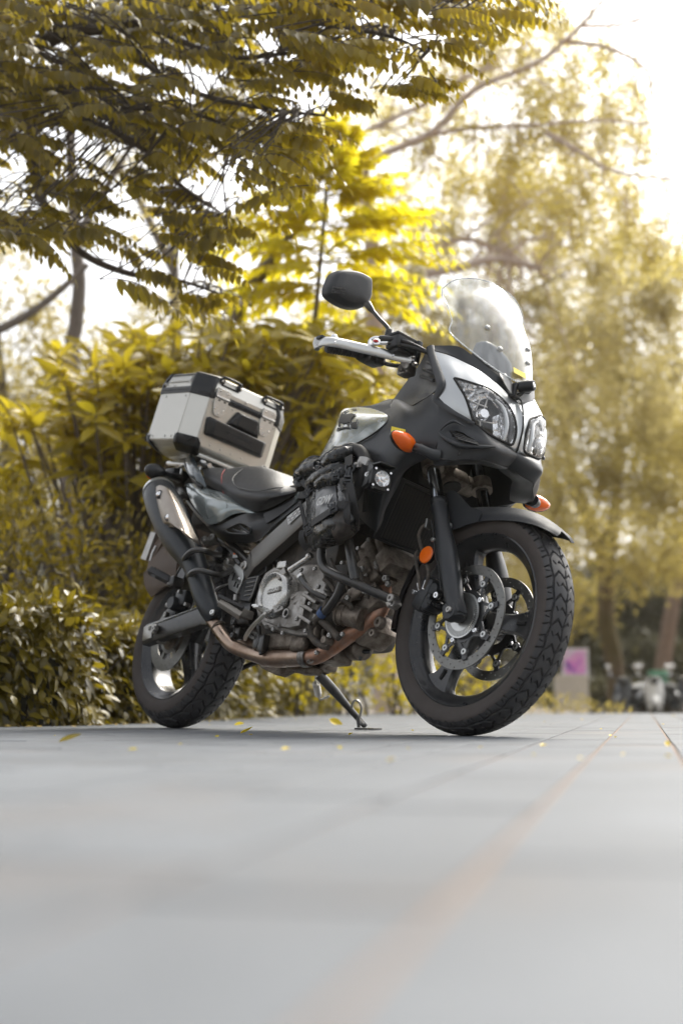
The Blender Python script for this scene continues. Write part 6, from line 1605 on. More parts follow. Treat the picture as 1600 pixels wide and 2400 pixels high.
# crash bar
b = MB()
b.tube(PP('E', (680, 150, -.262), (680, 245, -.262), (715, 330, -.260), (830, 395, -.254), (980, 455, -.236), (1140, 530, -.205), (1310, 605, -.165)), .0145, 16, 6)
b.tube(PP('E', (925, 60, -.250), (945, 200, -.248), (965, 320, -.243), (985, 440, -.236)), .0145, 14, 5)
b.lathe([(.0145, -.003), (.0175, 0), (.0145, .003)], P('E', 983, 432, -.236), unit(P('E', 985, 440, -.236) - P('E', 945, 200, -.248)), 18)
b.build('crash_bar', M['blackmet'], bike)
b = MB()
up = PP('F', (745, 100, -.262), (830, 75, -.268), (905, 110, -.272), (950, 190, -.274), (962, 290, -.275), (945, 400, -.275), (910, 520, -.27), (860, 620, -.268), (790, 760, -.268))
b.tube(up, .0185, 16, 6); b.build('crash_bar_padding', M['webbing'], bike)
b = MB(); b.tube([p * A3(1, -1, 1) for p in up], .0185, 14, 5); b.tube([p * A3(1, -1, 1) for p in PP('E', (680, 150, -.262), (680, 245, -.262), (715, 330, -.260), (830, 395, -.254), (980, 455, -.236), (1140, 530, -.205), (1310, 605, -.165))], .0145, 12, 5); b.build('crash_bar', M['blackmet'], bike)
b = MB(); b.box(P('E', 1335, 630, -.155), (.03, .04, .04), R30, .006); b.bolt(P('E', 1350, 660, -.165), -YH, .010, .012, 6); b.bolt(P('E', 1325, 600, -.18), -YH, .014, .01); b.build('bar_clamp', M['cast'], bike)
# radiator
rt0, rt1, rb0, rb1 = P('B', 245, 205, -.165), P('C', 745, 1320, .165), P('B', 78, 592, -.165), None
rb1 = rb0 * A3(1, -1, 1); rt1 = rt0 * A3(1, -1, 1)
dn = unit(np.cross(rt1 - rt0, rb0 - rt0)); dn = dn if dn[0] > 0 else -dn
b = MB(); b.plate([rt0, rt1, rb1, rb0], -dn * .03); rad = b.build('radiator', M['inner'], bike)
b = MB()
for t in np.linspace(.02, .98, 46):
    p, q = rt0 + (rb0 - rt0) * t, rt1 + (rb1 - rt1) * t
    b.box((p + q) / 2 + dn * .001, (.0035, np.linalg.norm(q - p), .0014), np.stack([dn, YH, np.cross(dn, YH)], 1))
f_ = b.build('radiator_fins', mat('fin_metal', (.045, .045, .046), .5, .5, .2, 60), rad); f_['kind'] = 'stuff'
b = MB()
for y in np.linspace(-.155, .155, 26): b.box((rt0 + rb0) / 2 * A3(1, 0, 1) + YH * y, (.002, .0012, np.linalg.norm(rb0 - rt0) * .97), np.stack([dn, YH, np.cross(dn, YH)], 1))
f_ = b.build('radiator_tubes', M['engine'], rad); f_['kind'] = 'stuff'
b = MB(); 
for p, q in ((rt0, rb0), (rt1, rb1)): beam(p, q, .03, .03, dn, mb=b)
beam(rb0, rb1, .03, .012, dn, mb=b); beam(rt0, rt1, .03, .012, dn, mb=b); b.build('radiator_frame', M['black'], rad)
# rider foot peg, brake pedal, heel guard, ribbed guard
b = MB(); beam(P('A', 560, 945, -.255), P('A', 690, 1030, -.195), .030, .020, A3(1, 0, 0), mb=b); b.box(P('A', 715, 1020, -.17), (.04, .05, .03), np.eye(3), .006); peg = b.build('foot_peg', M['beige'], bike)
b = MB(); beam(P('A', 552, 912, -.265), P('A', 705, 985, -.195), .030, .012, A3(1, 0, 0), mb=b)
for t in np.linspace(.08, .92, 8):
    p = P('A', 552, 905, -.265) * (1 - t) + P('A', 705, 978, -.195) * t; b.box(p, (.030, .0035, .005), np.eye(3))
b.build('peg_rubber', M['rubber'], peg)
b = MB(); b.tube(PP('A', (850, 1002, -.245), (830, 1025, -.240), (770, 1085, -.205), (735, 1130, -.18), (718, 1165, -.16)), [.007, .009, .010, .010, .012], 10, 5, flat=(YH, .6))
b.box(P('A', 812, 982, -.255), (.030, .042, .008), np.eye(3), .002)
for k in range(6): b.box(P('A', 775 + k * 14, 962 + k * 7, -.262 + k * .002), (.028, .003, .006), np.eye(3))
b.build('brake_pedal', M['alu'], bike)
pl = PP('A', (655, 708, -.150), (705, 742, -.150), (705, 790, -.150), (688, 840, -.150), (664, 892, -.150), (616, 862, -.150), (611, 812, -.150))
b = MB(); b.plate(pl, A3(0, .005, 0)); hg = b.build('heel_guard', M['alu'], bike, bev=.001)
b = MB()
for x0, y0, x1, y1 in ((655, 765, 640, 812), (663, 818, 650, 850), (676, 832, 668, 858)): b.tube(PP('A', (x0, y0, -.1505), (x1, y1, -.1505)), .0032, 8, 0)
b.build('guard_slot', M['inner'], hg)
b = MB(); b.bolt(P('A', 680, 803, -.151), -YH, .0065, .004); b.build('guard_bolt', M['chrome'], hg)
pl = PP('A', (690, 835, -.152), (745, 790, -.152), (800, 778, -.152), (806, 800, -.152), (770, 900, -.152), (740, 940, -.152), (682, 935, -.152))
b = MB(); b.plate(pl, A3(0, .012, 0)); fg = b.build('frame_guard', M['black'], bike, bev=.002)
b = MB()
for k in range(5): beam(P('A', 712 + k * 5, 905 - k * 26, -.1545), P('A', 758 + k * 7, 896 - k * 26, -.1545), .004, .004, mb=b)
b.tube(PP('A', (798, 785, -.156), (765, 890, -.156), (742, 935, -.156)), .004, 6, 4); b.build('guard_rib', M['frame'], fg)
b = MB(); b.tube(PP('A', (530, 880, -.15), (560, 855, -.15), (620, 830, -.14)), [.006, .005, .002], 8, 3); b.tube(PP('A', (658, 900, -.148), (655, 935, -.148)), .007, 8, 0); b.build('brake_rod', M['steel'], bike)
b = MB()
for (x, y, Y, sx, sz) in ((660, 1075, -.14, .03, .045), (680, 1140, -.145, .035, .04), (800, 1190, -.15, .03, .05), (830, 1200, -.16, .03, .06)): b.box(P('A', x, y, Y), (sx, .03, sz), np.eye(3), .006)
b.bolt(P('A', 655, 1072, -.165), -YH, .011, .012, 6).bolt(P('A', 650, 1150, -.165), -YH, .011, .012, 6)
b.tube(PP('A', (800, 1090, -.17), (805, 1170, -.17), (815, 1265, -.165)), .0075, 10, 4); b.build('brake_light_switch', M['blackmet'], bike)
# passenger peg and side bars
b = MB(); p0, p1 = P('A', 135, 750, -.265), P('A', 255, 815, -.215); beam(p0, p1, .026, .026, A3(1, 0, 0), mb=b, taper=.95)
for t in np.linspace(.12, .95, 9): b.box(p0 * (1 - t) + p1 * t + A3(0, 0, .0125), (.029, .004, .006), np.eye(3))
b.plate(PP('A', (118, 735, -.268), (150, 752, -.262), (165, 790, -.262), (140, 775, -.265)), A3(.0, 0, -.004)); pp = b.build('passenger_peg', M['rubber'], bike)
b = MB(); b.box(P('A', 290, 825, -.20), (.045, .05, .04), np.eye(3), .008); b.plate(PP('A', (285, 830, -.175), (320, 845, -.175), (372, 720, -.165), (345, 655, -.165), (330, 700, -.165)), A3(0, .012, 0)); b.build('peg_bracket', M['blackmet'], pp, bev=.002)
b = MB(); b.tube(PP('A', (345, 700, -.250), (352, 668, -.268), (400, 628, -.275), (460, 628, -.260), (520, 648, -.215), (560, 655, -.165)), .0105, 12, 6)
b.tube(PP('A', (372, 790, -.245), (395, 762, -.262), (440, 750, -.262), (490, 762, -.245), (560, 778, -.205), (600, 765, -.175), (640, 745, -.15)), .0105, 12, 6)
b.tube(PP('A', (300, 680, -.235), (320, 655, -.24), (335, 700, -.235), (300, 770, -.23)), .004, 6, 4)
b.build('pannier_rail', M['blackmet'], bike)
# side stand: foot set on the pavement
def stand_foot(x, y):
    a, b, s = FR['A']; u = (a + x * s - 800) / FPX; w = -(b + y * s - 1200) / FPX
    d = A3(u, _ct - w * _st, _st + w * _ct); c = A3(0, -CAM_D, CAM_H); t = (0.006 - CAM_H) / d[2]
    return BM.T @ (c + d * t - BO)
ft = stand_foot(1462, 1716)
pv = P('A', 1165, 1385, ft[1] * .42)
b = MB(); b.tube([pv, pv * .72 + ft * .28 + A3(0, .004, 0), pv * .4 + ft * .6, ft + (pv - ft) * .03], [.019, .018, .013, .011], 14, 5, flat=(A3(1, 0, 0), .7)); stand = b.build('side_stand', M['blackmet'], bike)
gz = BM.T @ A3(0, 0, 1)
b = MB(); f1 = stand_foot(1412, 1720); f2 = stand_foot(1528, 1722)
b.box((f1 + f2) / 2, (np.linalg.norm(f2 - f1), .045, .006), np.stack([unit(f2 - f1), unit(np.cross(gz, f2 - f1)), gz], 1), .002); b.tube([f1 + gz * .004, f1 + gz * .03 + (pv - f1) * .02, ft + (pv - ft) * .07], .006, 8, 0); b.build('stand_foot', M['blackmet'], stand)
lp_ = lambda x, y: pv + (ft - pv) * np.clip((y - 1385) / 331, 0, 1) + (P('A', x, y, ft[1] * .8) - P('A', 1165 + (1462 - 1165) * (y - 1385) / 331, y, ft[1] * .8))
b = MB(); b.tube([lp_(*q) for q in ((1368, 1590), (1375, 1560), (1392, 1545), (1415, 1560), (1428, 1600), (1418, 1645))], .0042, 8, 5); b.build('stand_loop', M['steel'], stand)
hel = []; s0, s1 = lp_(1152, 1440), lp_(1166, 1512); dd = unit(s1 - s0); u, w = frame(dd)
for t in np.linspace(0, 1, 110): a = t * 2 * np.pi * 9; hel.append(s0 + (s1 - s0) * t + (u * math.cos(a) + w * math.sin(a)) * .011)
b = MB(); b.tube(hel, .0025, 5, 0); b.tube([s1, lp_(1170, 1530), lp_(1180, 1540), lp_(1232, 1520)], .0035, 6, 4); b.tube([s0, lp_(1148, 1400), pv], .003, 6, 3); b.build('stand_spring', M['steel'], stand)
b = MB(); b.box(pv + A3(0, -.0, .03), (.05, .07, .05), np.eye(3), .01); b.box(P('E', 740, 1215, .02), (.05, .05, .04), np.eye(3), .01); b.build('stand_bracket', M['castdirty'], bike)
# drive chain below the sump
b = MB(); p0, p1 = P('A', 610, 1385, .10), P('A', 780, 1315, .09)
for t in np.linspace(-.3, 1, 30): b.box(p0 * (1 - t) + p1 * t, (.014, .018, .012), np.eye(3), .003)
b.build('drive_chain', M['inner'], bike)
# ------------------------------------------------------------------ handlebar, guards, mirrors, lamps
for sg in (-1, 1):
    S = A3(1, -sg, 1); T = lambda fr, *pts: [p * S for p in PP(fr, *pts)]
    hb = empty('handlebar', bike)
    b = MB(); b.tube(T('H', (235, 1000, -.405), (480, 1045, -.33), (700, 1080, -.27), (900, 1100, -.215), (1150, 1130, -.15)) + [A3(.38, -.05, 1.06) * S], .0112, 12, 5); b.build('bar_tube', M['blackmet'], hb)
    b = MB(); b.tube(T('H', (240, 1012, -.400), (470, 1050, -.335), (660, 1082, -.285)), [.0165, .0170, .0185], 16, 4)
    for t in np.linspace(.05, .9, 12):
        p = (P('H', 240, 1012, -.4) * (1 - t) + P('H', 660, 1082, -.285) * t) * S; b.lathe([(.0165, -.002), (.0188, 0), (.0165, .002)], p, unit((P('H', 660, 1082, -.285) - P('H', 240, 1012, -.4)) * S), 14)
    b.build('grip', M['rubber'], hb)
    b = MB(); b.box(P('H', 800, 1150, -.26) * S, (.05, .055, .045), np.eye(3), .010); b.lathe([(0, -.02), (.024, -.02), (.026, 0), (.022, .02), (0, .02)], P('H', 705, 1110, -.28) * S, unit(A3(0, 1, 0)), 18); b.box(P('H', 880, 1180, -.25) * S, (.03, .03, .03), np.eye(3), .006); b.build('switch_housing', M['black'], hb)
    b = MB(); gp = [(128, 975, -.425), (150, 945, -.430), (215, 925, -.432), (330, 935, -.415), (520, 975, -.370), (760, 1030, -.320), (1000, 1090, -.265), (1200, 1138, -.222), (1315, 1155, -.200)]
    b.tube(T('H', *[(x, y + 14, Y) for x, y, Y in gp]), [.013, .015, .0165, .0165, .0165, .0165, .0155, .0145, .0135], 12, 6, flat=(A3(1, -.5, 0) * S, .42))
    gd = b.build('hand_guard', M['alu'], hb)
    b = MB(); b.tube(T('H', (120, 905, -.43), (118, 970, -.43), (122, 1035, -.43)), [.010, .013, .009], 12, 4); b.build('bar_end', M['white'] if False else M['castclean'], gd)
    b = MB(); b.box(P('H', 185, 905, -.425) * S, (.03, .03, .012), np.eye(3), .003); b.build('end_clamp', M['black'], gd)
    b = MB(); b.lathe([(0, .014), (.008, .012), (.0115, .006), (.012, 0)], P('H', 325, 905, -.408) * S, A3(0, 0, 1), 16)
    b.bolt(P('H', 1308, 1155, -.206) * S, unit(A3(.8, -.6, 0) * S), .011, .008, 6); b.bolt(P('H', 340, 948, -.425) * S, unit(A3(.8, -.6, 0) * S), .003, .0015, 6); b.bolt(P('H', 1055, 1108, -.262) * S, unit(A3(.8, -.6, 0) * S), .003, .0015, 6); b.build('guard_bolt', M['chrome'], gd)
    b = MB(); b.box(P('H', 1235, 1215, -.20) * S, (.04, .035, .05), np.eye(3), .006); b.box(P('H', 1215, 1300, -.19) * S, (.05, .04, .035), np.eye(3), .006); b.bolt(P('H', 1165, 1290, -.215) * S, -YH * S[1], .008, .012, 6); b.bolt(P('H', 1330, 1230, -.20) * S, -YH * S[1], .008, .012, 6); b.build('guard_clamp', M['cast'], gd)
    b = MB(); b.box(P('H', 1140, 985, -.245) * S, (.055, .075, .045), np.eye(3), .006); b.box(P('H', 1150, 905, -.245) * S, (.06, .08, .010), np.eye(3), .003); b.box(P('H', 1140, 1060, -.24) * S, (.045, .06, .03), np.eye(3), .006); b.build('fluid_reservoir', M['black'], hb)
    b = MB(); b.tube(T('H', (760, 990, -.32), (770, 925, -.315), (820, 898, -.305), (890, 897, -.295)), .0058, 10, 6); b.tube(T('H', (745, 1000, -.325), (800, 975, -.315), (880, 962, -.30), (990, 958, -.285)), .0058, 10, 6); b.bolt(P('H', 845, 950, -.31) * S, A3(.7, -.5 * S[1], .3), .013, .006); b.build('cable_elbow', M['chrome'], hb)
    b = MB(); b.box(P('H', 845, 945, -.312) * S, (.012, .02, .006), np.eye(3)); b.build('stop_switch', mat('switch_red', (.6, .02, .015), .4), hb)
    b = MB(); b.tube(T('H', (885, 902, -.295), (940, 908, -.288), (1110, 918, -.27)), [.009, .011, .010], 12, 3); b.tube(T('H', (1100, 915, -.27), (1250, 960, -.25), (1400, 1030, -.22), (1500, 1100, -.19)), .006, 8, 5); b.tube(T('H', (985, 960, -.285), (1150, 985, -.262), (1300, 1020, -.24), (1460, 1075, -.205)), .006, 8, 5)
    b.tube(T('H', (910, 1190, -.24), (1000, 1225, -.225), (1150, 1240, -.20), (1260, 1220, -.18)), .007, 8, 5); b.build('control_cable', M['black'], hb)
    b = MB(); b.tube(T('H', (940, 1150, -.255), (760, 1090, -.30), (520, 1035, -.365), (330, 1000, -.41)), [.009, .007, .006, .007], 8, 5, flat=(A3(1, 0, 0), .7)); b.build('brake_lever', M['blackmet'], hb)
    b = MB(); b.box(P('H', 1330, 1090, -.20) * S, (.03, .02, .08), np.eye(3), .004); b.build('bar_riser', M['black'], hb)
    # mirror
    mi = empty('mirror', bike)
    out = [(247, 320), (250, 270), (275, 200), (305, 130), (345, 82), (400, 65), (470, 66), (560, 76), (640, 98), (720, 138), (765, 172), (780, 220), (779, 300), (770, 400), (745, 455), (700, 515), (620, 532), (540, 527), (460, 505), (370, 458), (290, 400), (252, 360)]
    Xm = .262; O2 = list(cr([PX('H', x, y, Xm) for x, y in out], 3, True))
    ctr = np.mean(O2, axis=0); rings = []
    for t, dx in ((1.0, -.030), (1.0, -.006), (.985, 0)):
        rings.append([(ctr + (p - ctr) * t + A3(dx, 0, 0)) * S for p in O2])
    crease = PX('H', 500, 392, Xm)
    c2 = ctr + A3(0, .012, .014)
    for t, dx in ((.96, .010), (.86, .019), (.80, .0215), (.5, .0225), (.2, .023), (.02, .0235)):
        rings.append([(c2 * (1 - t) + p * t + A3(dx - .25 * max(0, crease[2] - (c2 * (1 - t) + p * t)[2]), 0, 0)) * S for p in O2])
    b = MB(); b.ring(rings); b.build('mirror_housing', M['matte'], mi, ang=60)
    b = MB(); b.ring([[(ctr + (p - ctr) * .95 + A3(-.0305, 0, 0)) * S for p in O2], [(ctr + (p - ctr) * .95 + A3(-.0315, 0, 0)) * S for p in O2]]); b.build('mirror_glass', M['chrome'], mi)
    b = MB(); b.tube(T('H', (735, 480, -.310), (770, 530, -.305), (810, 580, -.298)), [.013, .011, .007], 12, 4); b.tube(T('H', (800, 565, -.300), (880, 660, -.288), (950, 730, -.278), (985, 775, -.272), (995, 815, -.270), (992, 850, -.270)), .0068, 12, 6)
    b.lathe([(.007, .02), (.010, .018), (.0125, -.018), (.0125, -.03), (0, -.03)], P('H', 990, 860, -.270) * S, A3(0, 0, 1), 16); b.build('mirror_stem', M['blackmet'], mi)
    if sg < 0:
        b = MB(); q = [PX('H', x, y, Xm + .0225) for x, y in ((312, 270), (465, 290), (460, 325), (305, 305))]; b.tube(q + [q[0]], .0006, 4, 0)
        q = [PX('H', x, y, Xm + .0225) for x, y in ((305, 308), (460, 328), (456, 360), (300, 342))]; b.tube(q + [q[0]], .0006, 4, 0)
        for k in range(7): beam(PX('H', 335 + k * 16, 322 + k * 2, Xm + .0225), PX('H', 335 + k * 16, 342 + k * 2, Xm + .0225), .0015, .004, mb=b)
        for k in range(3): beam(PX('H', 370 + k * 18, 283 + k * 2, Xm + .0225), PX('H', 370 + k * 18, 298 + k * 2, Xm + .0225), .0015, .005, mb=b)
        b.build('mirror_marking', mat('faint_print', (.07, .07, .072), .5), mi)
# auxiliary lamp on the crash bar
al = empty('auxiliary_lamp', bike)
c = P('F', 1185, 480, -.292); fx = unit(A3(.96, -.18, -.02)); sx = unit(np.cross(A3(0, 0, 1), fx)); ux = np.cross(fx, sx); R = np.stack([fx, sx, ux], 1)
b = MB(); b.box(c - fx * .036, (.036, .056, .056), R, .006); b.lathe([(.0245, -.018), (.030, -.018), (.030, .002), (.0245, .003)], c, fx, 30, closed=True); [b.box(c - fx * .008 + sx * a_ * .027 + ux * b_ * .027, (.016, .016 if a_ else .046, .016 if b_ else .046), R, .003) for a_, b_ in ((1, 0), (-1, 0), (0, 1), (0, -1))]
for k in range(3): b.box(c - fx * (.026 + k * .009), (.004, .060, .060), R, .001)
b.build('lamp_body', M['black'], al)
lc = c + fx * .001
b = MB(); b.lathe([(0, -.016), (.012, -.015), (.019, -.009), (.0225, .001), (.0245, .004), (.0245, 0)], lc, fx, 30); b.build('lamp_reflector', M['bowl'], al)
b = MB(); b.lathe([(0, -.004), (.006, -.005), (.008, -.009), (0, -.012)], lc, fx, 16); b.tube([lc - fx * .003 - sx * .022, lc - fx * .003 + sx * .022], .0014, 6, 0); b.build('lamp_core', M['steel'], al)
b = MB(); b.lathe([(0, .0125), (.010, .011), (.017, .0075), (.0215, .0035)], lc, fx, 28); b.build('lamp_lens', M['lens'], al)
b = MB(); 
for a in (.8, 2.36, 3.93, 5.5): b.bolt(lc + sx * math.cos(a) * .036 + ux * math.sin(a) * .036, fx, .004, .003)
b.bolt(c + ux * .040 - fx * .012, ux, .006, .006); b.bolt(P('F', 1000, 425, -.30), -YH, .008, .008); b.build('lamp_bolt', M['chrome'], al)
b = MB(); b.plate(PP('F', (1000, 225, -.288), (1085, 262, -.300), (1050, 360, -.302), (1040, 560, -.300), (1000, 500, -.298)), A3(0, .004, 0)); b.plate([c + ux * .040 + sx * .03 - fx * .03, c + ux * .040 + sx * .03 + fx * .022, c + ux * .037 - sx * .03 + fx * .03, c + ux * .040 - sx * .03 - fx * .03], ux * .004)
b.plate([c - sx * .032 + ux * .042 - fx * .03, c - sx * .032 + ux * .03 - fx * .0, c - sx * .032 - ux * .02 - fx * .02, c - sx * .032 - ux * .03 - fx * .05], -sx * .003); b.build('lamp_bracket', M['black'], al)
b = MB(); b.lathe([(.0192, -.013), (.0235, -.013), (.0235, .013), (.0192, .013)], P('F', 955, 270, -.275), A3(0, .1, 1), 20, closed=True); b.box(P('F', 900, 280, -.29), (.018, .02, .026), np.eye(3), .003); b.bolt(P('F', 930, 275, -.302), -YH, .005, .004); b.bolt(P('F', 860, 290, -.292), -YH, .006, .012); b.build('bar_clamp', M['steel'], al)
text('lettering', 'G', .019, c - fx * .030 - sx * .0362 + ux * .008, fx, ux, M['white'], al, .0004, .2, .0008, sx=1.2)
# ------------------------------------------------------------------ aluminium top case on the rack
case = empty('top_case')
case.matrix_world = bike.matrix_world
tag(case, 'silver aluminium top case with black corner guards on the rear rack', 'top case')
tp_ = math.radians(8.5)
EX = A3(-math.cos(tp_), 0, math.sin(tp_)); EZ = A3(math.sin(tp_), 0, math.cos(tp_)); EY = A3(0, 1, 0)   # EX points to the rear
CO_ = A3(-.795, 0, 1.064)
def K3(x, y, z): return CO_ + EX * x + EY * y + EZ * z
RK = np.stack([-EX, EY, EZ], 1)
W2, CH, DP, HB, HS, HL_ = .217, .056, .345, .190, .026, .070
def octo(z, ins=0., e=0.):
    w, c = W2 - ins + e, CH
    return [K3(ins - e, -w + c, z), K3(ins + c - e * .4, -w, z), K3(DP - ins - c + e * .4, -w, z), K3(DP - ins + e, -w + c, z), K3(DP - ins + e, w - c, z), K3(DP - ins - c + e * .4, w, z), K3(ins + c - e * .4, w, z), K3(ins - e, w - c, z)]
b = MB(); b.ring([octo(-.022, .035), octo(-.004, .004), octo(0), octo(HB), octo(HB + HS)]); b.build('case_body', M['casealu'], case, False)
o = octo(0); t = octo(HB)
for i in range(8):                                              # riveted sheets, one per side and corner
    a, bb, c, d = o[i], o[(i + 1) % 8], t[(i + 1) % 8], t[i]
    n = unit(np.cross(bb - a, d - a)); n = n if n @ ((a + c) / 2 - K3(DP / 2, 0, HB / 2)) > 0 else -n
    g = unit(bb - a) * .0012; z = EZ * .001
    q = MB(); q.plate([a + g + z, bb - g + z, c - g - z, d + g - z], n * .0018)
    q.build('corner_sheet' if i in (0, 2, 4, 6) else 'side_sheet', M['casealu'], case, False, bev=.0006)
b = MB(); b.ring([octo(HB + .001, 0, .004), octo(HB + HS * .45, 0, .006), octo(HB + HS * .5, 0, .003), octo(HB + HS * .55, 0, .006), octo(HB + HS, 0, .004)]); b.build('seal_band', M['black'], case, False)
lid = empty('lid', case)
b = MB(); b.ring([octo(HB + HS + .001, .001), octo(HB + HS + HL_ * .22, .001), octo(HB + HS + HL_ * .88, .014), octo(HB + HS + HL_, .036)]); b.build('lid_shell', M['casealu'], lid, False)
def slab(name, pts, n, th, m, parent, bev=.003):
    q = MB(); q.plate(pts, unit(n) * th); return q.build(name, m, parent, True, bev=bev)
# black corner caps of the lid and lower corner guards
for sy in (-1, 1):
    for fx_ in (0, 1):
        X = lambda x: x if fx_ == 0 else DP - x
        nn = A3(0, sy, 0) + (-EX if fx_ == 0 else EX)
        z0, z1, z2 = HB - .002, HB + HS + HL_ * .72, HB + HS + HL_ + .003
        e = .0055
        ringA = lambda z, ins, k: [K3(X(ins - e), sy * (W2 - ins - CH - .018 * k), z), K3(X(ins - e), sy * (W2 - ins - CH + .004), z), K3(X(ins + CH - .004), sy * (W2 - ins + e), z), K3(X(ins + CH + .018 * k), sy * (W2 - ins + e), z), K3(X(ins + CH + .018 * k), sy * (W2 - ins - .02), z), K3(X(ins + .02), sy * (W2 - ins - CH - .018 * k), z)]
        q = MB(); q.ring([ringA(z0, 0, .6), ringA(z0 + .03, 0, .6), ringA(HB + HS + HL_ * .23, .0, .6), ringA(HB + HS + HL_ * .89, .013, .6), ringA(z2, .035, .6)]); cap = q.build('lid_corner', M['black'], lid, True, 30, bev=.003)
        q = MB(); q.bolt(K3(X(-.005), sy * (W2 - CH - .022), HB + .040), -EX if fx_ == 0 else EX, .0048, .003); q.bolt(K3(X(CH + .022), sy * (W2 + .0045), HB + .040), EY * sy, .0048, .003); q.build('rivet', M['alu'], cap)
        ringB = lambda z, ins, k: [K3(X(ins - e), sy * (W2 - ins - CH - k), z), K3(X(ins - e), sy * (W2 - ins - CH + .004), z), K3(X(ins + CH - .004), sy * (W2 - ins + e), z), K3(X(ins + CH + k), sy * (W2 - ins + e), z), K3(X(ins + CH + k), sy * (W2 - ins - .015), z), K3(X(ins + .015), sy * (W2 - ins - CH - k), z)]
        q = MB(); q.ring([ringB(-.034, .040, .002), ringB(-.012, .006, .018), ringB(.008, 0, .020), ringB(.026, 0, .004)]); cg = q.build('corner_guard', M['black'], case, True, 30, bev=.004)
        q = MB(); q.plate([K3(X(CH * .5 - .0185 + dx), sy * (W2 - CH * .5 + .0025 + dy), z) + (nn * .002) for dx, dy, z in ((-.018, -.018, .022), (.018, .018, .022), (0.004, 0.004, -.004))], unit(nn) * .004); q.build('guard_mark', M['inner'], cg)
        q = MB(); q.bolt(K3(X(-.005), sy * (W2 - CH - .012), .018), -EX if fx_ == 0 else EX, .0045, .003); q.bolt(K3(X(CH + .012), sy * (W2 + .0045), .018), EY * sy, .0045, .003); q.build('rivet', M['alu'], cg)
# side window strip of the lid
for sy in (-1, 1):
    ls = lambda x, t, o: K3(x, sy * (W2 - .001 - .013 * t + o), HB + HS + HL_ * (.26 + .66 * t))
    slab('lid_inlay', [ls(CH + .032, .10, .001), ls(DP - CH - .032, .10, .001), ls(DP - CH - .034, .62, .001), ls(CH + .034, .62, .001)], A3(0, sy, .4), .002, M['alu'], lid, .0005)
    slab('lid_trim', [ls(CH + .02, .72, .001), ls(DP - CH - .02, .72, .001), ls(DP - CH - .02, .80, .001), ls(CH + .02, .80, .001)], A3(0, sy, .4), .003, M['black'], lid, .0005)
# hinges, tie-down loops, rivets, backrest pad on the face towards the seat
for y in (-.112, .108):
    pl = [K3(-.002, y + a, z) for a, z in ((-.031, HB + HS + .022), (.031, HB + HS + .022), (.031, HB - .012), (.024, HB - .045), (.012, HB - .060), (-.012, HB - .060), (-.024, HB - .045), (-.031, HB - .012))]
    h = slab('hinge', pl, -EX, .008, M['alu'], case, .001)
    q = MB(); q.cyl(K3(-.011, y - .031, HB + .012), K3(-.011, y + .031, HB + .012), .0055, n=12); q.build('hinge_pin', M['steel'], h)
    q = MB()
    for a in (-.012, .014): q.box(K3(-.0105, y + a, HB + .001), (.002, .010, .005), RK)
    q.build('hinge_slot', M['inner'], h)
    for a, z in ((-.018, HB + HS + .010), (.018, HB + HS + .010), (-.019, HB - .034), (.019, HB - .034), (0, HB - .050)):
        q = MB(); q.bolt(K3(-.010, y + a, z), -EX, .0048, .003); q.build('rivet', M['chrome'], h)
for y in (-.085, .120):
    lp2 = empty('tie_down_loop', lid)
    q = MB(); zt = HB + HS + HL_ * .80
    for a in (-.040, .040): q.box(K3(.010, y + a, zt - .002), (.020, .020, .020), RK, .004)
    q.tube([K3(.012, y - .040, zt + .012), K3(-.002, y - .034, zt + .014), K3(-.002, y + .034, zt + .014), K3(.012, y + .040, zt + .012)], .0048, 10, 3); q.tube([K3(.006, y - .04, zt - .016), K3(.006, y + .04, zt - .016)], .004, 8, 0)
    q.build('loop', M['black'], lp2)
    q = MB(); 
    for a in (-.044, .044): q.bolt(K3(-.001, y + a, zt - .004), -EX, .0048, .003)
    q.build('rivet', M['chrome'], lp2)
for y, z in ((-.10, .016), (-.05, .016), (0, .016), (.05, .016), (-.148, HB - .012), (-.05, HB - .010), (.045, HB - .010), (.150, HB - .012), (0, HB + HS + .010)):
    q = MB(); q.bolt(K3(-.002, y, z), -EX, .0042, .0028); q.build('rivet', M['alu'], case)
for x, z in ((.10, .012), (.15, .012), (.085, HB - .012), (.24, HB - .012), (.25, .012), (.20, HB + HS + .006)):
    q = MB(); q.bolt(K3(x, -W2 - .002, z), -EY, .0042, .0028); q.build('rivet', M['alu'], case)
pad = empty('backrest_pad', case)
def padpart(name, pts, ins, th):
    c = np.mean(pts, axis=0); q = MB()
    inn = [p + unit(c - p) * ins for p in pts]
    q.ring([pts, [p - EX * th * .25 for p in pts], [p - EX * th for p in inn]]); return q.build(name, M['black'], pad, True, 30, bev=.004)
pz = lambda y, z: K3(-.002, y, z)
padpart('lower_cushion', [pz(-.150, .112), pz(-.142, .052), pz(-.137, .046), pz(.128, .046), pz(.134, .052), pz(.136, .104), pz(.130, .110), pz(-.140, .118)], .024, .030)
padpart('upper_cushion', [pz(-.062, .118), pz(-.030, .180), pz(.064, .180), pz(.072, .174), pz(.092, .114)], .012, .020)
padpart('upper_face', [K3(-.016, -.026, .122), K3(-.016, -.024, .174), K3(-.016, .062, .174), K3(-.016, .070, .165), K3(-.016, .062, .122)], .004, .010)
text('lettering', '© STARWELL', .019, K3(-.0328, -.002, .082), EY, EZ, M['matte'], pad, .0006, 0, 0, sx=1.15)
b = MB(); b.box(K3(DP * .45, 0, -.03), (.26, .24, .016), RK, .004); b.box(K3(.05, -.06, -.026), (.03, .04, .02), RK, .004); b.build('base_plate', M['alu'], case)
b = MB(); b.ring([octo(-.045, .075), octo(-.034, .045), octo(-.018, .02)]); b.build('pan', M['casealu'], case, True, 20)
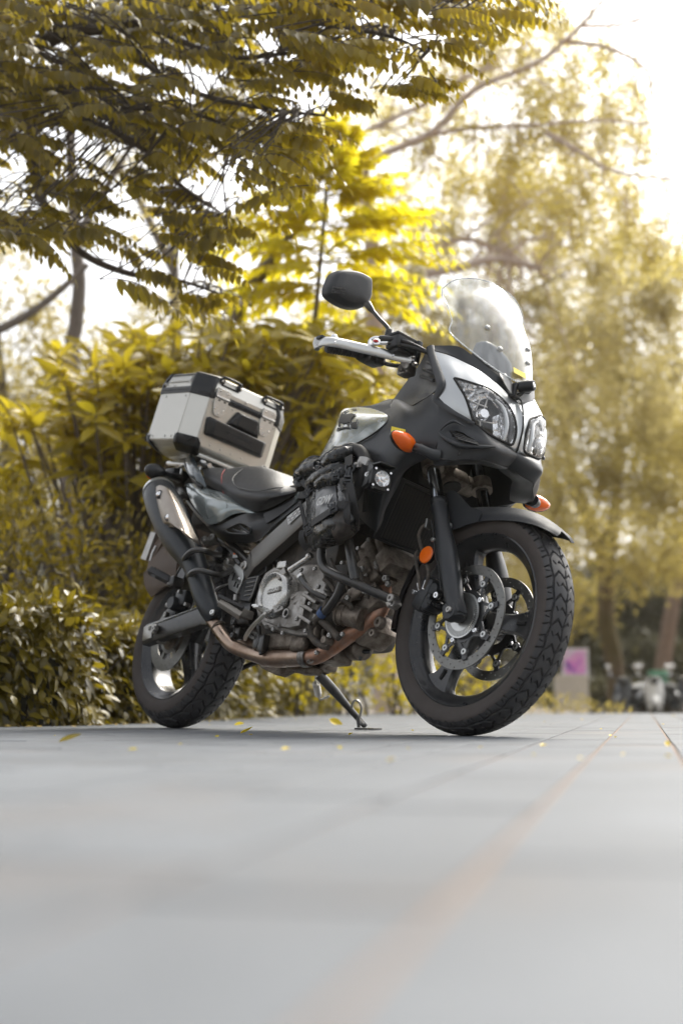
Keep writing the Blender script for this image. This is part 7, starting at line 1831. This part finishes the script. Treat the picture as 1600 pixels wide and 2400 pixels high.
# ------------------------------------------------------------------ soft bag strapped to the right crash bar
bag = empty('crash_bar_bag')
bag.matrix_world = bike.matrix_world
tag(bag, 'black soft roll-top bag with straps and buckles tied to the crash bar', 'bag')
def bp(name, rows, m, th=.012, k=(9, 9), ctr=None): return panel(name, rows, m, bag, th=th, k=k, center=P('F', 500, 900, -.20) if ctr is None else ctr, ang=60)
main = [PP('F', (160, 700, -.235), (150, 900, -.240), (155, 1100, -.245), (165, 1260, -.245), (195, 1420, -.240), (240, 1482, -.225)),
        PP('F', (235, 660, -.275), (225, 860, -.290), (225, 1080, -.298), (230, 1250, -.295), (260, 1400, -.280), (330, 1450, -.240)),
        PP('F', (310, 600, -.300), (305, 820, -.322), (310, 1060, -.335), (330, 1230, -.332), (380, 1330, -.310), (450, 1420, -.250)),
        PP('F', (430, 560, -.315), (430, 780, -.345), (440, 1020, -.358), (470, 1150, -.355), (520, 1255, -.330), (590, 1385, -.255)),
        PP('F', (560, 555, -.318), (570, 760, -.345), (590, 920, -.355), (620, 1080, -.352), (680, 1190, -.325), (720, 1320, -.250)),
        PP('F', (680, 500, -.310), (710, 700, -.330), (745, 880, -.335), (790, 1040, -.328), (820, 1120, -.300), (820, 1245, -.240)),
        PP('F', (800, 500, -.280), (830, 680, -.292), (860, 860, -.295), (890, 1010, -.285), (903, 1080, -.265), (880, 1170, -.225))]
bd = bp('bag_body', main, M['cloth'])
# dusty lower panel, pale pocket panel with print
lowr = [PP('F', (480, 1100, -.3575), (500, 1190, -.350), (540, 1290, -.326), (600, 1390, -.256)),
        PP('F', (520, 1010, -.3615), (560, 1090, -.357), (600, 1240, -.335), (660, 1360, -.256)),
        PP('F', (590, 925, -.3590), (640, 1060, -.355), (690, 1190, -.327), (740, 1310, -.252)),
        PP('F', (690, 900, -.3440), (740, 1030, -.340), (775, 1130, -.314), (800, 1260, -.248)),
        PP('F', (850, 940, -.3000), (880, 1030, -.293), (890, 1090, -.278), (875, 1180, -.232))]
bp('dusty_panel', lowr, M['clothdusty'], .006)
pk = [PP('F', (285, 650, -.302), (290, 760, -.318), (285, 880, -.325), (290, 1000, -.330)),
      PP('F', (400, 575, -.322), (400, 700, -.342), (380, 830, -.350), (370, 960, -.352)),
      PP('F', (490, 570, -.330), (500, 690, -.352), (500, 800, -.358), (470, 920, -.362)),
      PP('F', (558, 570, -.328), (568, 690, -.348), (575, 790, -.356), (570, 900, -.360))]
bp('bag_pocket', pk, mat('pvc_panel', (.10, .105, .11), .3, 0, .1, 20, .3, 200, dirt=(.15, .12, .10), dirt_amt=.1), .004)
up_sd = [PP('F', (600, 480, -.330), (585, 620, -.348), (600, 780, -.358)), PP('F', (645, 470, -.338), (650, 620, -.355), (665, 780, -.362)), PP('F', (680, 500, -.330), (700, 640, -.345), (720, 780, -.350))]
bp('side_fold', up_sd, M['cloth'], .004)
# rolled top
def roll(pts, r, m='cloth', n=14, nm='roll_top'):
    b = MB(); b.tube(PP('F', *pts), r, 20, 9); return b.build(nm, M[m], bag, ang=70)
roll([(35, 470, -.235), (110, 400, -.255), (215, 340, -.275), (330, 300, -.285)], [.014, .024, .026, .020])
roll([(60, 400, -.24), (180, 290, -.26), (290, 260, -.27), (420, 230, -.28)], [.010, .018, .018, .012])
roll([(440, 260, -.290), (530, 215, -.300), (640, 150, -.300), (765, 110, -.280), (850, 80, -.265)], [.022, .027, .024, .018, .013])
roll([(330, 250, -.275), (430, 200, -.280), (560, 110, -.275), (700, 60, -.262), (830, 40, -.25)], [.010, .016, .018, .016, .010])
roll([(310, 560, -.310), (420, 500, -.325), (540, 470, -.330), (640, 400, -.325), (700, 330, -.31)], [.014, .020, .022, .020, .014])
roll([(80, 620, -.245), (60, 540, -.245), (40, 480, -.24)], [.014, .018, .012])
roll([(200, 560, -.275), (300, 480, -.300), (420, 420, -.315), (560, 350, -.315), (640, 300, -.31)], [.016, .022, .024, .020, .014])
top_back = [PP('F', (30, 480, -.20), (150, 330, -.22), (330, 230, -.235), (560, 90, -.235), (800, 40, -.23)), PP('F', (60, 640, -.215), (220, 560, -.24), (420, 440, -.255), (620, 350, -.255), (820, 300, -.24))]
bp('bag_neck', top_back, M['cloth'], .02, (3, 5), ctr=P('F', 500, 600, -.1))
# wrinkles: the cloth parts are pushed in and out a few millimetres
from mathutils import noise as mnoise
def wrinkle(o, amp, sc_):
    me = o.data; n = len(me.vertices); nrm = [v.normal.copy() for v in me.vertices]
    for v, q in zip(me.vertices, nrm):
        p = v.co * sc_; p = Vector((p.x * 1.0, p.y, p.z * 2.2))
        d = abs(mnoise.noise(p)) * -1.6 + mnoise.noise(p * 2.7) * .5 + .4
        v.co += q * d * amp
    me.update()
for o in list(bag.children):
    if o.name.startswith(('roll_top', 'bag_neck')): wrinkle(o, .0055, 21)
    elif o.name.startswith(('bag_body', 'dusty_panel', 'side_fold')): wrinkle(o, .0036, 13)
    elif o.name.startswith('bag_pocket'): wrinkle(o, .0018, 14)
# straps and buckles
def strap(nm, pts, wid, wdir=None, m='webbing', th=.0022):
    pts = [P('F', *p) if len(p) == 3 else p for p in pts]; C_ = cr(pts, 6); T = np.gradient(C_, axis=0); T /= np.linalg.norm(T, axis=1)[:, None]
    rings = []
    for c, t in zip(C_, T):
        n = unit(A3(.35, -.93, .05)); w = unit(np.cross(t, n)) if wdir is None else unit(np.asarray(wdir) - t * (t @ np.asarray(wdir))); n = np.cross(w, t)
        rings.append([c + w * wid / 2 + n * th, c - w * wid / 2 + n * th, c - w * wid / 2 - n * th, c + w * wid / 2 - n * th])
    b = MB(); b.ring(rings); return b.build(nm, M[m], bag, ang=40)
strap('strap', [(735, 170, -.325), (735, 240, -.332), (738, 310, -.338)], .024)
strap('strap', [(748, 540, -.345), (765, 640, -.345), (790, 780, -.342), (812, 900, -.330), (825, 1020, -.318), (835, 1070, -.305)], .026)
strap('strap', [(690, 640, -.350), (695, 760, -.355), (710, 900, -.358), (715, 1010, -.354), (710, 1080, -.345)], .022)
strap('strap', [(575, 835, -.366), (640, 830, -.366), (720, 835, -.356), (860, 845, -.308)], .024, A3(0, 0, 1))
strap('strap', [(235, 1090, -.318), (320, 1030, -.346), (420, 965, -.364), (500, 905, -.370), (560, 850, -.368)], .024, A3(0, 0, 1))
strap('strap', [(60, 700, -.262), (120, 700, -.270), (160, 695, -.272), (230, 640, -.285)], .022, A3(0, 0, 1))
strap('strap', [(0, 440, -.25), (60, 350, -.262), (130, 260, -.27), (230, 205, -.275), (330, 205, -.28)], .020, A3(.3, 0, 1))
strap('strap', [(100, 500, -.275), (150, 560, -.28), (200, 600, -.285)], .018)
strap('strap', [(560, 350, -.335), (620, 320, -.335), (700, 340, -.33)], .022, A3(0, 0, 1))
strap('strap', [(110, 1180, -.27), (95, 1290, -.272), (130, 1380, -.262), (180, 1430, -.25)], .02)
strap('strap', [(70, 780, -.26), (95, 880, -.262), (125, 1010, -.262), (150, 1120, -.27)], .012)
strap('strap', [(640, 470, -.352), (640, 560, -.358), (655, 640, -.36)], .010)
def buckle(pts_c, sx, sz, R):
    bk = empty('buckle', bag)
    b = MB()
    b.tube([pts_c + R @ A3(sx * a, 0, sz * c) for a, c in ((-.42, .5), (-.5, .30), (-.28, .10), (-.40, -.10), (-.48, -.30), (-.46, -.5))], .0032, 8, 5)
    b.tube([pts_c + R @ A3(sx * a, 0, sz * c) for a, c in ((.42, .5), (.5, .30), (.28, .10), (.40, -.10), (.48, -.30), (.46, -.5))], .0032, 8, 5)
    b.box(pts_c + R @ A3(0, 0, sz * -.12), (sx * .8, .008, sz * .12), R, .002); b.box(pts_c + R @ A3(0, 0, sz * -.48), (sx, .006, sz * .07), R, .002); b.box(pts_c + R @ A3(0, -.001, sz * -.33), (sx * .9, .008, sz * .12), R, .002)
    b.box(pts_c + R @ A3(0, 0, sz * .12), (sx * .34, .006, sz * .5), R, .002)
    b.build('clip', M['matte'], bk); return bk
nb = unit(A3(.30, -.95, 0)); xb = unit(np.cross(nb, A3(0, 0, 1))) * -1; RB = np.stack([xb, nb, A3(0, 0, 1)], 1)
buckle(P('F', 738, 415, -.348), .030, .060, RB)
for (x, y, Y, a) in ((320, 330, -.312, .9), (515, 870, -.378, .5), (185, 650, -.30, -.6), (560, 420, -.352, .2), (185, 1170, -.305, .6)):
    ca, sa = math.cos(a), math.sin(a)
    R2 = np.stack([xb * ca + A3(0, 0, 1) * sa, nb, -xb * sa + A3(0, 0, 1) * ca], 1)
    buckle(P('F', x, y, Y), .024, .036, R2)
q0, q1 = P('F', 290, 800, -.352), P('F', 500, 745, -.3635); tx = unit(q1 - q0)
text('lettering', 'GDW', .036, P('F', 390, 775, -.3580), tx, A3(0, 0, 1), M['white'], bag, .0006, .35, .0009, sx=.95)
# ================================================================== NOTICEBOARD, SCOOTERS, FALLEN LEAVES
nb = empty('noticeboard'); tag(nb, 'white noticeboard with a pink and purple poster on a beige base', 'noticeboard')
ND = 30.
def wall_box(name, x0, y0, x1, y1, dist, th, m, parent, bev=.01):
    p, q = wpt(x0, y1, dist), wpt(x1, y0, dist); b = MB(); b.box(((p[0] + q[0]) / 2, p[1], (p[2] + q[2]) / 2), (q[0] - p[0], th, q[2] - p[2])); return b.build(name, m, parent, False, bev=bev)
wall_box('base', 1303, 1583, 1376, 1665, ND, .30, mat('noticeboard_base', (.66, .60, .52), .7, 0, .08, 3), nb)
wall_box('frame', 1318, 1520, 1377, 1584, ND, .12, mat('noticeboard_frame', (.78, .74, .80), .5), nb)
m, nt, b_ = nmat('poster'); N, L = nt.nodes, nt.links
tc = N.new('ShaderNodeTexCoord'); v = N.new('ShaderNodeTexNoise'); v.inputs['Scale'].default_value = 3.4; v.inputs['Detail'].default_value = 2; v.inputs['Distortion'].default_value = .6
L.new(tc.outputs['Object'], v.inputs['Vector']); r = N.new('ShaderNodeValToRGB'); e = r.color_ramp.elements
e[0].position = .34; e[0].color = (.10, .10, .40, 1); e[1].position = .44; e[1].color = (.75, .22, .75, 1)
for p_, c_ in ((.52, (.92, .42, .80, 1)), (.60, (.85, .62, .90, 1)), (.70, (.80, .90, .86, 1))): q = e.new(p_); q.color = c_
L.new(v.outputs[0], r.inputs[0]); L.new(r.outputs[0], b_.inputs['Base Color']); b_.inputs['Roughness'].default_value = .5
p, q = wpt(1322, 1580, ND), wpt(1370, 1525, ND); b = MB(); b.box(((p[0] + q[0]) / 2, p[1] - .068, (p[2] + q[2]) / 2), (q[0] - p[0], .008, q[2] - p[2])); b.build('poster', m, nb, False)

def scooter(label, x, y, yaw, body, accent, seatm, box=None):
    s = empty('scooter'); tag(s, label, 'scooter', 'scooters parked at the far edge')
    s.location = (x, y, -.36); s.rotation_euler = (0, 0, yaw)
    for wx in (-.62, .62):
        b = MB(); b.lathe([(.16, -.05), (.20, -.055), (.235, -.035), (.245, 0), (.235, .035), (.20, .055), (.16, .05)], (wx, 0, .245), (0, 1, 0), 28, closed=True); w = b.build('wheel', M['rubber'], s)
        b = MB(); b.lathe([(.02, -.05), (.15, -.045), (.165, -.05), (.165, .05), (.15, .045), (.02, .05)], (wx, 0, .245), (0, 1, 0), 24); b.build('rim', M['steel'], w)
    G = lambda *pts: [A3(*p) for p in pts]
    b = MB(); b.tube(G((.50, 0, .42), (.44, 0, .66), (.36, 0, .92), (.32, 0, 1.0)), [.17, .20, .16, .09], 14, 5, flat=(A3(1, 0, .3), .45)); b.build('leg_shield', body, s)
    b = MB(); b.tube(G((.80, 0, .40), (.66, 0, .52), (.48, 0, .48)), [.05, .09, .07], 12, 5); b.build('front_mudguard', body, s)
    b = MB(); b.box((.12, 0, .33), (.52, .30, .10), np.eye(3), .03); b.build('floorboard', accent, s)
    b = MB(); b.tube(G((-.10, 0, .50), (-.35, 0, .58), (-.70, 0, .70), (-.92, 0, .74)), [.15, .19, .17, .06], 14, 5); b.build('tail', body, s)
    b = MB(); b.tube(G((.02, 0, .78), (-.25, 0, .80), (-.55, 0, .84), (-.82, 0, .86)), [.09, .14, .14, .09], 14, 5, flat=(A3(0, 0, 1), .5)); b.build('seat', seatm, s)
    b = MB(); b.tube(G((.32, -.36, 1.02), (.36, -.12, 1.0), (.36, .12, 1.0), (.32, .36, 1.02)), .018, 8, 4); b.build('handlebar', M['black'], s)
    b = MB(); b.sphere((.46, 0, .93), .085, 14, (.7, 1.2, .9)); b.build('headlight', M['black'], s)
    for sy in (-1, 1):
        b = MB(); b.tube(G((.33, sy * .30, 1.02), (.30, sy * .36, 1.18)), .008, 6, 0); b.sphere((.30, sy * .38, 1.23), .065, 12, (.3, 1, .75)); b.build('mirror', M['chrome'], s)
    b = MB(); b.tube(G((-.30, -.16, .26), (-.60, -.18, .30), (-.90, -.18, .36)), [.03, .055, .05], 10, 4); b.box((-.45, 0, .32), (.40, .24, .16), np.eye(3), .04); b.build('engine', M['engine'], s)
    if box is not None:
        b = MB(); b.box((-.95, 0, 1.02), (.36, .38, .30), np.eye(3), .05); b.build('carrier_box', box, s)
    return s
wp = mat('white_enamel', (.72, .72, .70), .3, 0, .03, 8, coat=.5); dk = mat('dark_enamel', (.02, .025, .035), .3, 0, .2, 8, coat=.5); gr = mat('green_tarpaulin', (.02, .20, .10), .6, 0, .2, 6)
for lab, px, yaw, a_, c_, bx in (('dark scooter with a round mirror, leftmost of the parked row', 1478, -2.2, dk, dk, None), ('white scooter facing the pavement, right of the dark one', 1532, -1.75, wp, wp, None), ('dark scooter with a green box at the right edge', 1588, -1.35, dk, dk, gr)):
    p = wpt(px, 1640, 31); scooter(lab, float(p[0]), float(p[1]), yaw, a_, c_, M['seatside'], bx)

# fallen leaves on the stones
def fallen(px, py, ln, label, curl=.25, group=None, z=.004, col='fallen', yaw=None, tilt=.15):
    p = gpt(px, py); v, f = leaf_template(6, -curl, .5, .62)
    w = v.copy(); w[:, 2] += .12 * np.abs(v[:, 1]) ; w[:, 0] -= .5
    me = bpy.data.meshes.new('fallen_leaf'); me.from_pydata((w * ln).tolist(), [], f); me.polygons.foreach_set('use_smooth', [True] * len(f)); me.materials.append(LM[col])
    o = bpy.data.objects.new('fallen_leaf', me); C.objects.link(o); a = rng.uniform(0, 6.28) if yaw is None else yaw
    o.rotation_euler = (rng.normal(0, tilt), rng.normal(0, tilt), a); zmin = min((Matrix.Rotation(o.rotation_euler[1], 3, 'Y') @ Vector(q))[2] for q in (w * ln).tolist())
    o.location = (p[0], p[1], z - zmin); tag(o, label, 'leaf', group); return o
fallen(783, 1699, .062, 'bright yellow leaf standing curled on the stones left of the side stand', .5, tilt=.5, yaw=.2)
fallen(578, 1722, .040, 'small yellow leaf lying on the stones between the two tyres', .4, yaw=.3)
fallen(165, 1744, .055, 'dry brown leaf on the stones in front of the hedge at left', .2, col='hedge', yaw=0.)
fallen(560, 1702, .045, 'dry orange leaf on the stones just right of the rear tyre', .2, col='shrub', yaw=.4)
for px, py in ((1430, 1729), (1442, 1733)): fallen(px, py, .014, 'tiny orange flower petal on a joint right of the front tyre', .3, 'petals on the joint right of the tyre')
k = 0
while k < 34:
    px, py = rng.uniform(20, 1590), 1680 + rng.random() ** 2 * 110
    p = gpt(px, py)
    if p[1] > 8 or p[1] < -2.5 or p[0] < np.interp(p[1], [y for x, y in HX], [x for x, y in HX]) + .05: continue
    fallen(px, py, rng.uniform(.008, .019), 'small fallen leaf scattered on the grey paving', .25, 'small leaves scattered on the paving', col='fallen' if rng.random() < .6 else 'shrub'); k += 1
# ------------------------------------------------------------------ done
